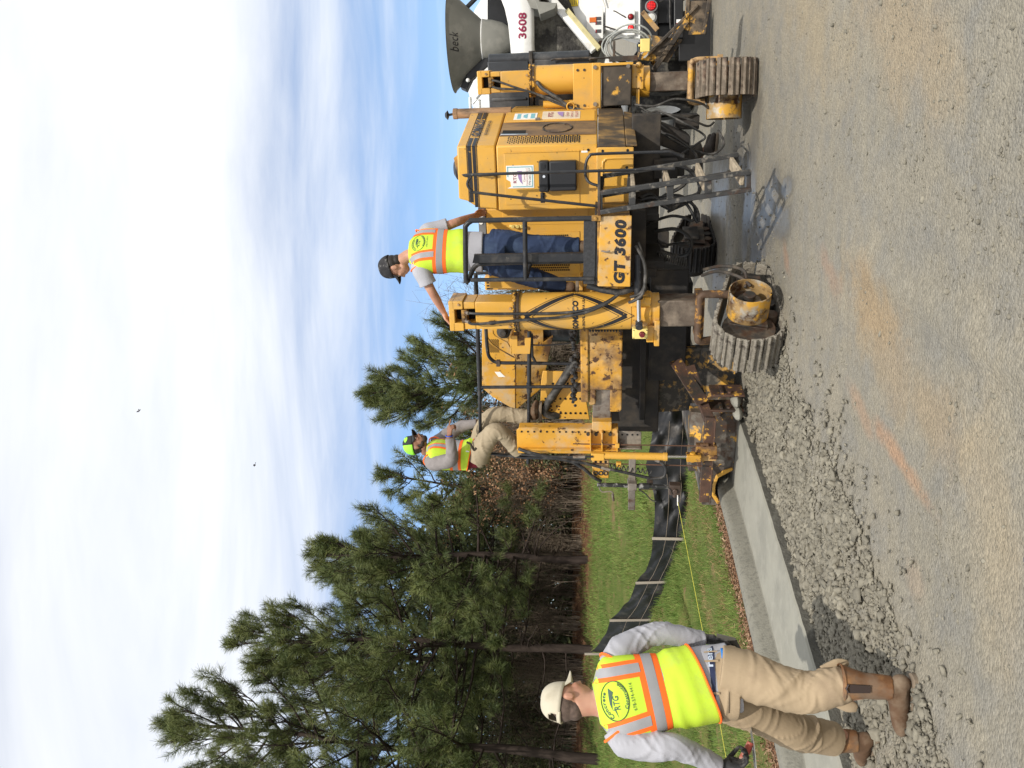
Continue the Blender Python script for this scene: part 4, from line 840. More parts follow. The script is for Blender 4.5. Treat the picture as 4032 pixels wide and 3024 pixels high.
# ---- crawler legs
def track(cx, cy, az, motor, pad_m, parent=PV, name='track', Lh=.24, Rr=.262, wd=.335, side=None):
    """crawler: pads round a stadium path; az = heading in the paver frame; motor = side of the drive drum"""
    t = B(); q4 = [(-.30, .14), (.44, .10), (.44, .24), (-.22, .44)]
    for x0, x1 in ((-.10, .10), (-.13, -.11), (.11, .13)): t.hexa([(x0, a, c) for a, c in q4], [(x1, a, c) for a, c in q4])
    t.cyl((-.09, -.26, .285), (.09, -.26, .285), Rr - .045, 24); t.cyl((-.09, .43, .188), (.09, .43, .188), .12, 20)
    for i in range(3): t.cyl((-.12, (i - .7)*.16, .085), (.12, (i - .7)*.16, .085), .055, 14)
    tr = part(name, t, GR, parent, bevel=.004); tr.location = (cx, cy, 0); tr.rotation_euler = (0, 0, az)
    # belt round a large rear wheel and a smaller front idler, both standing on the ground
    r1, r2, y1, y2 = Rr, .165, -.26, .43; z1, z2 = .023 + r1, .023 + r2; aa = math.asin((r1 - r2)/math.hypot(y2 - y1, z1 - z2)); top_a = math.pi/2 - 2*aa; path = []
    path += [(y1 + (y2 - y1)*k/20, .023, -math.pi/2) for k in range(20)]
    path += [(y2 + r2*math.cos(a), z2 + r2*math.sin(a), a) for a in np.linspace(-math.pi/2, top_a, 24)]
    pa, pb = (y2 + r2*math.cos(top_a), z2 + r2*math.sin(top_a)), (y1 + r1*math.cos(top_a), z1 + r1*math.sin(top_a)); path += [(pa[0] + (pb[0] - pa[0])*k/20, pa[1] + (pb[1] - pa[1])*k/20, top_a) for k in range(1, 20)]
    path += [(y1 + r1*math.cos(a), z1 + r1*math.sin(a), a) for a in np.linspace(top_a, 1.5*math.pi, 40)]
    pth = np.array(path); sg = np.concatenate([[0], np.cumsum(np.hypot(np.diff(pth[:, 0]), np.diff(pth[:, 1])))]); per = float(sg[-1]); n = 25; rg = np.random.default_rng(int(abs(cx)*100) + 3)
    p = B(); w = wd/2; pl = per/n*.5 - .003
    prof = [(-pl, 0), (pl, 0), (pl, .014), (pl*.55, .016), (pl*.45, .036), (pl*.2, .037), (pl*.1, .016), (-pl*.45, .015), (-pl*.55, .030), (-pl*.8, .030), (-pl, .014)]
    p.hexa([(-w, a, c) for a, c in prof], [(w, a, c) for a, c in prof]); pm_ = None
    for i in range(n):
        s = (i + .5)/n*per
        y, z, nv = (float(np.interp(s, sg, pth[:, c])) for c in range(3))
        if pm_ is None: o = part('track_pad', p, pad_m, tr, bevel=.004); pm_ = o
        else: o = pm_.copy(); COL.objects.link(o); o.parent = tr
        o.location = (rg.normal(0, .003), y, z); o.rotation_euler = (nv - math.pi/2, 0, 0)
    sgn = motor; b = B(); x0, x1 = sgn*.13, sgn*.36
    for (a0, a1) in ((R(-100), R(96)), (R(101), R(252))):
        pr = [(.172, x0), (.172, x1), (.163, x1), (.163, x0)]; b.lathe(pr, (0, -.12, .285), 'x', 22, a0, a1)
    part('motor_guard', b, side or MG, tr, bevel=0)
    b = B(); b.cyl((x0, -.12, .285), (sgn*.27, -.12, .285), .10, 22); b.cyl((sgn*.27, -.12, .285), (sgn*.325, -.12, .285), .05, 16); part('drive_motor', b, GR, tr, bevel=.004)
    b = B(); b.box(-sgn*.135, -sgn*.175, -.20, .16, .20, .40) if sgn < 0 else b.box(-.175, -.135, -.20, .16, .20, .40); part('frame_plate', b, side or Y3, tr, bevel=.01)
    return tr
MG = mat('scraped_motor_guard', (.36, .235, .10), .55, .2, var=.3, scale=6, dirt=[(RUST, .4, 7, .5), ((.42, .39, .33), .36, 9, .5), (YC, .34, 5, .8)], bump=(.3, 40, .004))
def leg(cx, cy, r, z0, z1, zt, half, win):
    b = B(); b.cyl((cx, cy, z0), (cx, cy, z1), r, 40); lg = part('leg', b, Y1, bevel=0)
    b = B(); b.lathe([(r, 0), (r + .018, 0), (r + .018, .022), (r, .022)], (cx, cy, z1 - .026), n=40); b.lathe([(r, 0), (r + .014, 0), (r + .014, .018), (r*.9, .018)], (cx, cy, z1 + .004), n=40); part('flange', b, mat('greasy_joint', (.05, .03, .015), .5, var=.4, scale=30, dirt=[(YC, .3, 20, .7)]), lg, bevel=0)
    bolts('flange_bolt', [(cx + (r + .012)*math.cos(a), cy + (r + .012)*math.sin(a), z1 + .02) for a in np.linspace(-2.9, -.2, 12)], .008, Y2, (0, 0, 1), .012, lg, 6)
    h = half; zc = zt - .135; b = B()      # square upper tube with a window, then the cap
    b.box(cx - h + .012, cx + h - .012, cy - h + .012, cy + h - .012, z1 + .02, zc - .10); b.box(cx - h + .012, cx - win, cy - h + .012, cy + h - .012, zc - .10, zc + .005); b.box(cx + win, cx + h - .012, cy - h + .012, cy + h - .012, zc - .10, zc + .005)
    b.box(cx - h, cx - win, cy - h, cy + h, zc + .006, zt - .03); b.box(cx + win, cx + h, cy - h, cy + h, zc + .006, zt - .03); b.box(cx - h, cx + h, cy - h, cy + h, zt - .052, zt); part('leg_top', b, Y1, lg, bevel=.008)
    b = B(); b.box(cx - win - .003, cx + win + .003, cy - .02, cy + h - .02, zc - .105, zt - .05); part('window_dark', b, BLK, lg, bevel=0)
    b = B(); b.box(cx - win + .004, cx + win - .004, cy - h - .006, cy - .02, zc - .026, zc + .022)
    for k in (-.6, 0, .6): b.cyl((cx + win*k, cy - h - .006, zc), (cx + win*k, cy - h - .022, zc), .013, 8)
    part('hose_block', b, YS, lg, bevel=.003); bolts('bolt', [(cx + h - .03, cy - h, zt - .09), (cx + h*.5, cy - h, z1 + .05), (cx - h + .04, cy - h, z1 + .06)], .012, TAN, parent=lg, h=.012)
    return lg
# near leg (rear, beside the platform)
NL = (-1.358, -.43); NR = .166
nl = leg(NL[0], NL[1], NR, 1.245, 2.245, 2.842, .138, .062)
def oncyl(u, z, off=.0018): a = -math.pi/2 + u/NR; return (NL[0] + (NR + off)*math.cos(a), NL[1] + (NR + off)*math.sin(a), z)
def wrapband(pts, w):
    b = B()
    for i in range(len(pts) - 1):
        p, q = Vector(pts[i]), Vector(pts[i+1]); d = (q - p).normalized(); nrm = Vector((-d.y, d.x))*w/2; P = []
        for j in range(15): c = p + (q - p)*j/14; P.append([oncyl(c.x + nrm.x, c.y + nrm.y), oncyl(c.x - nrm.x, c.y - nrm.y)])
        b.grid(P)
    return b
dia = [(0.0, 2.165), (.225, 1.735), (.0, 1.285), (-.225, 1.735), (.0, 2.165)]
def arc(p, q, bulge):
    out = []
    for j in range(9): t = j/8; c = Vector(p)*(1-t) + Vector(q)*t; c += Vector((1 if (p[0]+q[0]) > 0 else -1, 0))*bulge*math.sin(math.pi*t); out.append(c)
    return out
for w, k in ((.034, 1.0), (.005, 1.14), (.005, .86)):
    for i in range(4):
        p = (dia[i][0]*k, 1.735 + (dia[i][1] - 1.735)*k); q = (dia[i+1][0]*k, 1.735 + (dia[i+1][1] - 1.735)*k); part('stripe', wrapband(arc(p, q, .004), w), DEC, nl, bevel=0, smooth=60)
lettering('lettering', 'GOMACO', 1, DEC, nl, lambda a, q: oncyl(a - .01, 1.700 + q, .003), .05, 1.0, .15, .30, .052)
lettering('lettering', 'IDA GROVE, IOWA USA', 1, DEC, nl, lambda a, q: oncyl(a, 1.640 + q, .003), .03, 1.0, .1, .34, .026)
b = B(); b.ball((-1.46 + .04, NL[1] - .139, 2.46), (.022, .004, .04), 8); b.ball((-1.40, NL[1] - .139, 2.44), (.006, .003, .007), 6); part('paint_chip', b, mat('primer_scar', RUST, .8), nl, bevel=0)
# the two big hoses that hang down the leg
hs = B(); hs.tube([(-1.315, -.60, 2.675), (-1.316, -.63, 2.55), (-1.32, -.625, 2.1), (-1.315, -.63, 1.85), (-1.29, -.64, 1.65), (-1.23, -.64, 1.48), (-1.16, -.62, 1.36), (-1.10, -.60, 1.28)], .0125, 8, 5)
hs.tube([(-1.395, -.60, 2.675), (-1.41, -.63, 2.62), (-1.40, -.63, 2.45), (-1.37, -.63, 2.1), (-1.35, -.64, 1.85), (-1.30, -.655, 1.62), (-1.22, -.66, 1.45), (-1.13, -.64, 1.33), (-1.07, -.61, 1.24)], .0125, 8, 5); part('hydraulic_hose', hs, RB, nl, bevel=0)
b = B()
for z in (2.667,):
    for x in (-1.315, -1.395): b.cyl((x, -.585, 2.69), (x, -.625, 2.655), .015, 8)
part('hose_fitting', b, ST, nl, bevel=0)
# foot of the near leg: collar, steering cylinder, stop box
b = B(); b.lathe([(.12, 1.0), (.155, 1.0), (.155, 1.06), (.172, 1.08), (.172, 1.10), (.160, 1.12), (.160, 1.245)], (NL[0], NL[1], 0), n=32); b.hexa([(-1.63, -.62, 1.0), (-1.40, -.62, 1.0), (-1.38, -.35, 1.0), (-1.60, -.35, 1.0)], [(-1.63, -.62, 1.045), (-1.40, -.62, 1.045), (-1.38, -.35, 1.045), (-1.60, -.35, 1.045)]); b.box(-1.60, -1.45, -.60, -.40, 1.045, 1.11); b.box(-1.27, -1.19, -.62, -.45, 1.08, 1.25); b.box(-1.19, -1.06, -.40, .1, 1.25, 1.36); part('leg_collar', b, Y2, nl, bevel=.006)
b = B(); b.box(-1.535, -1.445, -.70, -.61, 1.105, 1.235); sb = part('stop_box', b, YP, nl, bevel=.008)
b = B(); b.cyl((-1.49, -.70, 1.155), (-1.49, -.735, 1.155), .021, 18); b.lathe([(.026, 0), (.026, -.006), (.02, -.006)], (-1.49, -.70, 1.155), 'y'); part('stop_button', b, REDB, sb, bevel=.002)
bolts('screws', [(-1.525, -.70, 1.225), (-1.455, -.70, 1.225), (-1.525, -.70, 1.115), (-1.455, -.70, 1.115)], .005, GR, parent=sb, h=.003)
b = B(); b.cyl((-1.40, -.66, 1.18), (-1.19, -.66, 1.188), .019, 18); part('cylinder_rod', b, CH, nl, bevel=0)
b = B(); b.box(-1.455, -1.385, -.69, -.63, 1.15, 1.21); b.cyl((-1.43, -.70, 1.18), (-1.43, -.62, 1.18), .03, 14); b.cyl((-1.19, -.66, 1.188), (-.80, -.66, 1.20), .037, 18); part('steering_cylinder', b, BK, nl, bevel=.004)
b = B(); b.box(NL[0] - .118, NL[0] + .118, NL[1] - .118, NL[1] + .118, .665, 1.02); part('leg_column', b, mat('worn_leg_steel', (.115, .09, .07), .5, .3, var=.3, scale=6, dirt=[((.26, .21, .16), .36, 5, .3), (RUST, .36, 4, .4)], bump=(.2, 40, .003)), nl, bevel=.012)
b = B(); b.tube([(-1.19, -.55, .38), (-1.185, -.55, .60), (-1.20, -.55, .652), (-1.25, -.55, .665), (-1.56, -.55, .665), (-1.605, -.54, .65), (-1.615, -.52, .60), (-1.615, -.45, .46)], .035, 12, 4); b.box(-1.60, -1.20, -.55, -.30, .62, .685); b.box(-1.215, -1.155, -.60, -.5, .30, .42); part('yoke', b, mat('rust_brown_yoke', (.085, .05, .03), .65, .1, var=.35, scale=8, dirt=[((.50, .25, .05), .34, 9, .7), ((.17, .12, .08), .3, 5, .4)], bump=(.4, 40, .005)), nl, bevel=.008)
taz = R(-19) 
track(-1.40, -.53, taz, 1, PADC)
b = B()
for pts in ([(-1.10, -.25, .62), (-1.02, -.42, .50), (-1.04, -.55, .34), (-1.10, -.62, .26)], [(-1.06, -.2, .60), (-.98, -.4, .46), (-1.0, -.5, .30), (-1.12, -.6, .3)]): b.tube(pts, .014, 8, 6)
part('motor_hose', b, GR, nl, bevel=0)

# right leg (rear right)
RL = (.512, 1.42); RRr = .142
rl = leg(RL[0], RL[1], RRr, 1.50, 2.19, 2.742, .112, .052)
hs = B(); hs.tube([(.532, 1.29, 2.585), (.52, 1.26, 2.52), (.46, 1.24, 2.35), (.41, 1.24, 2.2), (.35, 1.24, 2.02), (.28, 1.2, 1.86), (.24, 1.15, 1.72), (.20, 1.1, 1.55)], .011, 8, 4); hs.tube([(.470, 1.29, 2.585), (.455, 1.26, 2.52), (.44, 1.24, 2.35), (.415, 1.24, 2.2), (.33, 1.24, 2.02), (.26, 1.2, 1.84), (.22, 1.15, 1.70), (.17, 1.1, 1.52)], .011, 8, 4)
hs.tube([(.50, 1.275, 2.135), (.44, 1.24, 2.08), (.36, 1.2, 1.95), (.25, 1.16, 1.80), (.2, 1.1, 1.65)], .020, 8, 4); part('hydraulic_hose', hs, RBD, rl, bevel=0)
b = B(); b.lathe([(.036, -.012), (.044, 0), (.036, .012), (.028, 0), (.036, -.012)], (.268, 1.14, 1.80), 'y', 22); part('hose_ring', b, Y1, rl, bevel=0)
bolts('port', [(.50, 1.279, 2.135)], .018, BLK, parent=rl, h=.004)
b = B(); b.box(.41, .63, 1.26, 1.31, 1.10, 1.20); b.hexa([(.40, 1.255, 1.085), (.63, 1.255, 1.085), (.63, 1.30, 1.085), (.40, 1.30, 1.085)], [(.40, 1.255, 1.12), (.60, 1.255, 1.12), (.60, 1.30, 1.12), (.40, 1.30, 1.12)]); b.ball((.625, 1.25, 1.135), .03, 8); b.box(.25, .40, 1.27, 1.31, 1.12, 1.155); b.lathe([(.10, 1.02), (.15, 1.02), (.15, 1.08), (.13, 1.2)], (RL[0] - .05, RL[1], 0)); part('leg_collar', b, Y2, rl, bevel=.005)
b = B(); b.box(.366, .546, 1.33, 1.51, .60, 1.21); part('leg_column', b, MATS['worn_leg_steel'], rl, bevel=.012)
b = B(); b.tube([(.645, 1.30, .36), (.648, 1.30, .54), (.635, 1.30, .60), (.60, 1.30, .622), (.30, 1.30, .622), (.262, 1.30, .60), (.255, 1.30, .55), (.26, 1.30, .48)], .030, 12, 4); b.box(.26, .64, 1.3, 1.52, .585, .64); b.box(.60, .69, 1.26, 1.34, .33, .375); b.box(.635, .66, 1.26, 1.34, .375, .43); part('yoke', b, TAN, rl, bevel=.006)
track(.43, 1.48, R(8), -1, PAD)
b = B()
for pts in ([(.24, 1.25, 1.12), (.18, 1.2, 1.02), (.20, 1.0, .93), (.10, .9, .72), (-.02, .85, .52), (-.09, .85, .58), (-.20, .88, .75)], [(.12, 1.1, 1.10), (.02, 1.0, .98), (-.02, .9, .82), (-.16, .85, .62), (-.25, .85, .60), (-.22, .9, .8), (-.26, 1., .98)], [(.26, 1.25, 1.18), (.24, 1.2, .98), (.30, 1.2, .78), (.26, 1.2, .55), (.2, 1.25, .45)], [(.10, 1.25, 1.0), (.16, 1.2, .86), (.10, 1.2, .62), (.03, 1.25, .45), (.06, 1.3, .38)], [(.2, 1.2, 1.1), (.12, 1.1, 1.0), (.0, 1., .9), (-.12, .95, .7), (-.2, .9, .45), (-.12, .95, .32), (.0, 1.1, .36)]): b.tube(pts, .011, 8, 6)
part('hydraulic_hose', b, RBD, rl, bevel=0)
# black water tank behind the right leg
b = B(); b.box(.16, .70, 1.95, 2.45, 1.62, 2.22); b.box(.16, .70, 1.95, 2.45, 2.27, 2.71); b.cyl((.72, 2.0, 1.62), (.72, 2.0, 2.70), .055, 14); b.box(.17, .19, 1.93, 1.95, 1.62, 2.7); b.box(.30, .33, 1.93, 1.95, 2.3, 2.68); tk = part('water_tank', b, POLY, bevel=.035)
b = B(); b.box(.13, .79, 1.925, 2.47, 2.225, 2.262); b.tube([(.70, 1.9, 1.6), (.70, 1.9, 2.0), (.69, 1.9, 2.03)], .012, 8); part('tank_strap', b, GR, tk, bevel=.004)
b = B(); b.box(.13, .30, 1.88, 1.94, 2.0, 2.16); b.box(.19, .30, 1.87, 1.94, 2.06, 2.165); part('tank_bracket', b, mat('dusty_bracket', (.16, .145, .12), .8, var=.25, scale=12), tk, bevel=.004); b = B(); b.box(.11, .14, 1.9, 1.94, 2.0, 2.23); part('tank_stay', b, Y2, tk, bevel=.003)
# grey cable coil and small junction box at the right
b = B(); rg = np.random.default_rng(4)
for i in range(6):
    c = Vector((.80 + rg.normal(0, .02), 1.42 + .03*i, 1.24 + rg.normal(0, .02))); rx, rz, tl = .13 + rg.normal(0, .02), .21 + rg.normal(0, .02), rg.normal(.2, .2)
    b.tube([c + Vector((rx*math.cos(a) - tl*rz*math.sin(a)*.4, .03*math.sin(a*2), rz*math.sin(a) + tl*rx*math.cos(a))) for a in np.linspace(-2.2, 3.2, 26)], .0085, 7)
part('cable_coil', b, mat('grey_cable', (.30, .31, .29), .5, var=.1), bevel=0)
b = B(); b.box(.74, .86, 1.26, 1.36, 1.03, 1.12); b.cyl((.80, 1.31, 1.12), (.80, 1.31, 1.14), .012, 10); part('junction_box', b, YP, bevel=.006)
b = B(); b.box(.66, .71, 1.35, 1.6, 1.14, 1.42); b.box(.60, .85, 1.4, 1.44, 1.36, 1.385); b.tube([(.70, 1.35, 1.42), (.70, 1.33, 1.60), (.69, 1.33, 1.62)], .01, 8); part('valve_bracket', b, GR, bevel=.004)
# rusty conveyor tail hanging below on the right
b = B()
for (a, c, w, h) in (((.55, 1.95, .95), (1.02, 1.95, .62), .05, .12), ((.60, 2.35, .95), (1.02, 2.35, .62), .05, .12), ((.70, 1.92, 1.02), (1.16, 1.92, .52), .03, .05)): b.bar(a, c, w, h, (0, 1, 0))
b.hexa([(.66, 1.93, 1.12), (.90, 1.93, 1.02), (.90, 2.40, 1.02), (.66, 2.40, 1.12)], [(.62, 1.93, .80), (.84, 1.93, .66), (.84, 2.40, .66), (.62, 2.40, .80)])
b.box(.88, 1.20, 1.93, 1.96, .42, .60); b.bar((.88, 1.93, .45), (1.24, 1.93, .40), .05, .04); b.bar((.92, 1.94, .62), (1.26, 1.94, .62), .05, .04); b.bar((1.22, 1.94, .40), (1.26, 1.94, .64), .04, .05); part('conveyor_tail', b, mat('grimy_yellow_tail', (.045, .036, .028), .65, .1, var=.3, scale=6, dirt=[(YC, .34, 7, .85), ((.20, .15, .10), .3, 5, .3)], bump=(.4, 35, .006)), bevel=.006)
b = B(); b.bar((.94, 1.92, .92), (1.12, 1.92, 1.08), .012, .05); part('tail_guard', b, TAN, bevel=.002)

# ---- dark under-frame, beams and third leg seen below the deck
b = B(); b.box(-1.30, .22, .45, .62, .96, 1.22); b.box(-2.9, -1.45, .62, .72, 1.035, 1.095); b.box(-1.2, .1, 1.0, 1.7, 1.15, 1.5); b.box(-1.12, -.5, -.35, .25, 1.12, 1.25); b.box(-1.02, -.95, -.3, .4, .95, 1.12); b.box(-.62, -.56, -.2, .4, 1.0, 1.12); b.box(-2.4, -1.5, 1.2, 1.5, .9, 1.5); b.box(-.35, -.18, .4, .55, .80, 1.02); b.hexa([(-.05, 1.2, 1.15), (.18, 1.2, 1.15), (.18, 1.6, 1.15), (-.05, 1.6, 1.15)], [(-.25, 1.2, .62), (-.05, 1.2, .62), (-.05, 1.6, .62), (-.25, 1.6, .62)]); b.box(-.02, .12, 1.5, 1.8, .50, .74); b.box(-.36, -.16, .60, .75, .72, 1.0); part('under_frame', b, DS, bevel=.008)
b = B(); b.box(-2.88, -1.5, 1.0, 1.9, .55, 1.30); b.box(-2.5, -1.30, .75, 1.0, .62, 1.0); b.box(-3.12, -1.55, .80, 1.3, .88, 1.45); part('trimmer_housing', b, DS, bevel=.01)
b = B(); rg = np.random.default_rng(12)
for i in range(6):
    x0 = rg.uniform(-1.1, -.45); y0 = rg.uniform(.0, .5); pts = [(x0, y0, 1.15)]; x = x0
    for k in range(4): x += rg.normal(0, .09); pts.append((x, y0 + rg.normal(0, .06), 1.05 - k*.12 - rg.random()*.06))
    if i % 3: pts += [(x + .12, y0, .66), (x + .22, y0, .8), (x + .2, y0, 1.0)]
    b.tube(pts, rg.choice([.010, .014, .018]), 7, 5)
b.tube([(-.62, .2, .9), (-.5, .2, .66), (-.36, .2, .62), (-.30, .2, .74), (-.38, .2, .9)], .012, 7, 6); part('hydraulic_hose', b, RB, bevel=0, label='tangle of black hydraulic hoses below the deck')
b = B(); b.tube([(-.95 + .035*math.cos(t*7) - t*.006, -.1 + .035*math.sin(t*7), 1.0 - t*.022) for t in np.linspace(0, 12, 190)], .0075, 5); part('coiled_cable', b, RBD, bevel=0)
b = B(); b.tube([(-1.20, -.72, 1.27), (-1.18, -.74, 1.23), (-1.12, -.74, 1.16), (-1.0, -.73, 1.14), (-.86, -.72, 1.15), (-.72, -.70, 1.22)], .014, 8, 6); b.tube([(-1.16, -.70, 1.26), (-1.12, -.71, 1.17), (-1.0, -.70, 1.13), (-.85, -.70, 1.155), (-.7, -.68, 1.20)], .014, 8, 6); part('hydraulic_hose', b, RBD, bevel=0, label='pair of dusty hoses looping below the name plate')
b = B(); b.tube([(-1.08, -.6, 1.62), (-1.11, -.62, 1.52), (-1.125, -.64, 1.42), (-1.13, -.64, 1.32), (-1.10, -.62, 1.22)], .028, 10, 5); part('hose_bundle', b, RB, bevel=0)
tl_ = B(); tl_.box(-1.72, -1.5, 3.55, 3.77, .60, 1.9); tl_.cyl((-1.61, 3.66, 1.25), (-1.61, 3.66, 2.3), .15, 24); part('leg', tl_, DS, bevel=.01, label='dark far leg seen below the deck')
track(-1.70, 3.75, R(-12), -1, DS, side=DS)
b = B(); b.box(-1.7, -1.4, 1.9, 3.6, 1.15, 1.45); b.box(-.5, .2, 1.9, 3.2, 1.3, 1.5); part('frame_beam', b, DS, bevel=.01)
# ---- left arm, sliding tube and outrigger post
b = B(); b.box(-2.46, -1.60, .07, .12, 1.622, 1.70); b.prism_y([(-1.60, 1.295), (-1.60, 1.618), (-2.335, 1.618), (-2.335, 1.295)], .09, .40); b.prism_y([(-2.335, 1.553), (-2.335, 1.618), (-2.50, 1.618), (-2.50, 1.59), (-2.49, 1.553)], .091, .399); b.prism_y([(-2.335, 1.412), (-2.335, 1.295), (-2.55, 1.295), (-2.572, 1.32), (-2.572, 1.412)], .092, .398); b.box(-1.76, -1.60, .05, .09, 1.30, 1.62); part('side_arm', b, Y3, bevel=.012, label='rust-stained yellow side arm with a slot')
b = B(); b.box(-2.70, -2.20, .15, .34, 1.40, 1.585); part('sliding_tube', b, ST, bevel=.01)
b = B(); b.box(-2.76, -2.66, .05, .30, 1.395, 1.59); part('tube_clamp', b, Y2, bevel=.006)
post = B(); post.prism_y([(-2.955, 1.33), (-2.742, 1.33), (-2.742, 2.33), (-2.762, 2.352), (-2.955, 2.352)], .06, .075); post.box(-2.96, -2.947, .0, .06, 1.34, 2.35); post.box(-2.752, -2.74, .075, .2, 1.33, 2.33); PO = part('outrigger_post', post, Y2, bevel=.004)
b = B()
for i in range(15): b.cyl((-2.775, .06, 2.30 - i*.064), (-2.775, .054, 2.30 - i*.064), .010, 10)
part('holes', b, BLK, PO, bevel=0)
b = B(); b.prism_y([(-2.93, 1.10), (-2.775, 1.10), (-2.765, 1.13), (-2.765, 1.33), (-2.93, 1.33)], .055, .07); b.box(-2.935, -2.92, -.01, .06, 1.095, 1.33); part('post_foot', b, ST, PO, bevel=.004); bolts('holes', [(-2.80, .054, z) for z in (1.14, 1.19, 1.24, 1.29)], .010, BLK, parent=PO, h=.003)
b = B(); [b.box(-2.95, -2.745, -.03, .06, z, z + .012) for z in (1.335, 1.485, 1.60)]; bolts('bolt', [(-2.79, .05, z) for z in (1.41, 1.55, 1.63)], .018, GR, parent=PO, h=.02); part('gusset', b, Y2, PO, bevel=.002)
b = B(); b.box(-3.05, -2.975, .16, .24, 1.30, 2.34); b.hexa([(-3.04, .10, 1.6), (-2.98, .10, 1.6), (-2.98, .16, 1.6), (-3.04, .16, 1.6)], [(-3.04, .10, 2.35), (-2.98, .10, 2.35), (-2.98, .16, 2.35), (-3.04, .16, 2.35)]); part('strut', b, Y2, PO, bevel=.004)
b = B(); b.cyl((-3.0, -.03, .85), (-2.99, -.03, 1.49), .038, 20); b.box(-3.03, -2.955, -.07, .01, 1.47, 1.60); b.cyl((-3.0, -.03, .845), (-3.0, -.03, .885), .043, 20); cy = part('lift_cylinder', b, Y1, PO, bevel=.004)
b = B(); b.cyl((-3.0, -.03, .66), (-3.0, -.03, .85), .019, 16); part('cylinder_rod', b, CH, cy, bevel=0)
b = B(); b.box(-3.035, -2.965, -.075, .015, .52, .66); b.cyl((-3.05, -.03, .60), (-2.95, -.03, .60), .03, 12); part('clevis', b, Y3, cy, bevel=.005)
b = B(); b.cyl((-2.885, -.02, .50), (-2.87, -.02, 1.78), .0065, 6); b.cyl((-3.105, -.02, .50), (-3.085, -.02, 1.75), .0065, 6); part('gauge_rod', b, mat('rusty_rod', (.10, .05, .03), .8, var=.3), PO, bevel=0)
b = B(); b.box(-2.905, -2.86, -.04, .0, 1.32, 1.36); b.box(-3.12, -3.07, -.04, .0, 1.30, 1.35); part('rod_guide', b, Y1, PO, bevel=.003)
b = B(); b.box(-3.28, -3.06, .02, .045, 1.42, 1.59); tp_ = part('end_plate', b, Y2, PO, bevel=.01)
b = B(); [b.lathe([(.020, 0), (.027, -.006), (.020, -.012), (.014, -.006)], (-3.215, .018, z), 'y', 16) for z in (1.455, 1.505, 1.555)]; part('plate_ring', b, GR, tp_, bevel=0); bolts('holes', [(-3.09, .02, z) for z in (1.455, 1.505, 1.555)], .014, BLK, parent=tp_, h=.003)
hs = B(); hs.tube([(-2.93, -.02, 2.33), (-2.955, -.05, 2.22), (-2.99, -.06, 2.05), (-3.02, -.06, 1.9), (-3.06, -.05, 1.78), (-3.15, -.04, 1.66), (-3.24, -.02, 1.58), (-3.3, .0, 1.5)], .018, 9, 5); hs.tube([(-2.985, -.04, 2.30), (-2.99, -.065, 1.98), (-2.99, -.07, 1.75), (-2.985, -.07, 1.58)], .012, 8, 4)
hs.tube([(-3.04, -.06, 1.80), (-3.07, -.06, 1.64), (-3.11, -.07, 1.48), (-3.15, -.07, 1.30), (-3.20, -.07, 1.10), (-3.225, -.07, .97), (-3.20, -.07, .88), (-3.12, -.06, .86), (-3.06, -.05, .90), (-3.035, -.04, .95)], .0155, 9, 6); part('hydraulic_hose', hs, RB, PO, bevel=0)
for q_ in (((-2.99, -.068, 1.66), (-2.99, -.07, 1.78), .016), ((-3.105, -.068, 1.50), (-3.13, -.07, 1.41), .019), ((-3.045, -.045, .925), (-3.03, -.04, .965), .018)): b = B(); b.cyl(*q_, 8); part('hose_fitting', b, ST, PO, bevel=0)
b = B()
b.tube([(-3.10 - .055*t/6 + .022*math.cos(t*8), -.05 + .022*math.sin(t*8), 1.42 - .06*t) for t in np.linspace(0, 7, 150)], .006, 5); part('coiled_cable', b, RB, bevel=0); b = B(); b.tube([(-1.66 + .02*math.cos(t*8), -.05 + .02*math.sin(t*8), 1.62 - .035*t) for t in np.linspace(0, 9, 190)], .0065, 5); part('coiled_cable', b, RB, bevel=0)
# ---- walkway rails on the left
r_ = .0215; b = B(); b.tube([(-1.19, .30, 2.715), (-2.46, .30, 2.742)], r_, 12); b.tube([(-2.46, .30, 2.742), (-3.18, .30, 2.775)], r_*.8, 12); wr = part('walkway_rail', b, BK, bevel=0)
b = B(); b.tube([(-1.80, .32, 2.21), (-2.46, .32, 2.235)], r_, 12); b.tube([(-2.46, .32, 2.235), (-3.27, .32, 2.27)], r_*.85, 12); b.lathe([(r_*1.3, -.05), (r_*1.3, .05)], (-2.40, .32, 2.232), 'x'); part('mid_rail', b, BK, wr, bevel=0)
for q_ in ([(-2.385, .31, 1.74), (-2.39, .30, 2.74)], [(-3.14, .30, 2.74), (-3.19, .30, 2.30), (-3.20, .30, 1.65)], [(-1.19, .30, 2.71), (-1.19, .3, 1.6)]): b = B(); b.tube(q_, r_*.8, 12); part('rail_post', b, BK, wr, bevel=0)
b = B(); b.tube([(-1.62, .42, 2.66), (-1.76, .42, 2.66), (-2.04, .42, 2.655), (-2.13, .42, 2.62), (-2.165, .42, 2.54), (-2.17, .42, 2.3), (-2.18, .42, 1.74)], r_*.85, 12, 4); b.tube([(-1.86, .44, 2.20), (-2.1, .44, 2.20), (-2.165, .43, 2.17)], r_*.7, 10); part('hand_rail', b, BK, wr, bevel=0)
b = B(); b.box(-2.20, -2.14, .39, .45, 2.53, 2.57); b.box(-2.43, -2.35, .27, .33, 1.70, 1.76); part('rail_clamp', b, GR, wr, bevel=.004)
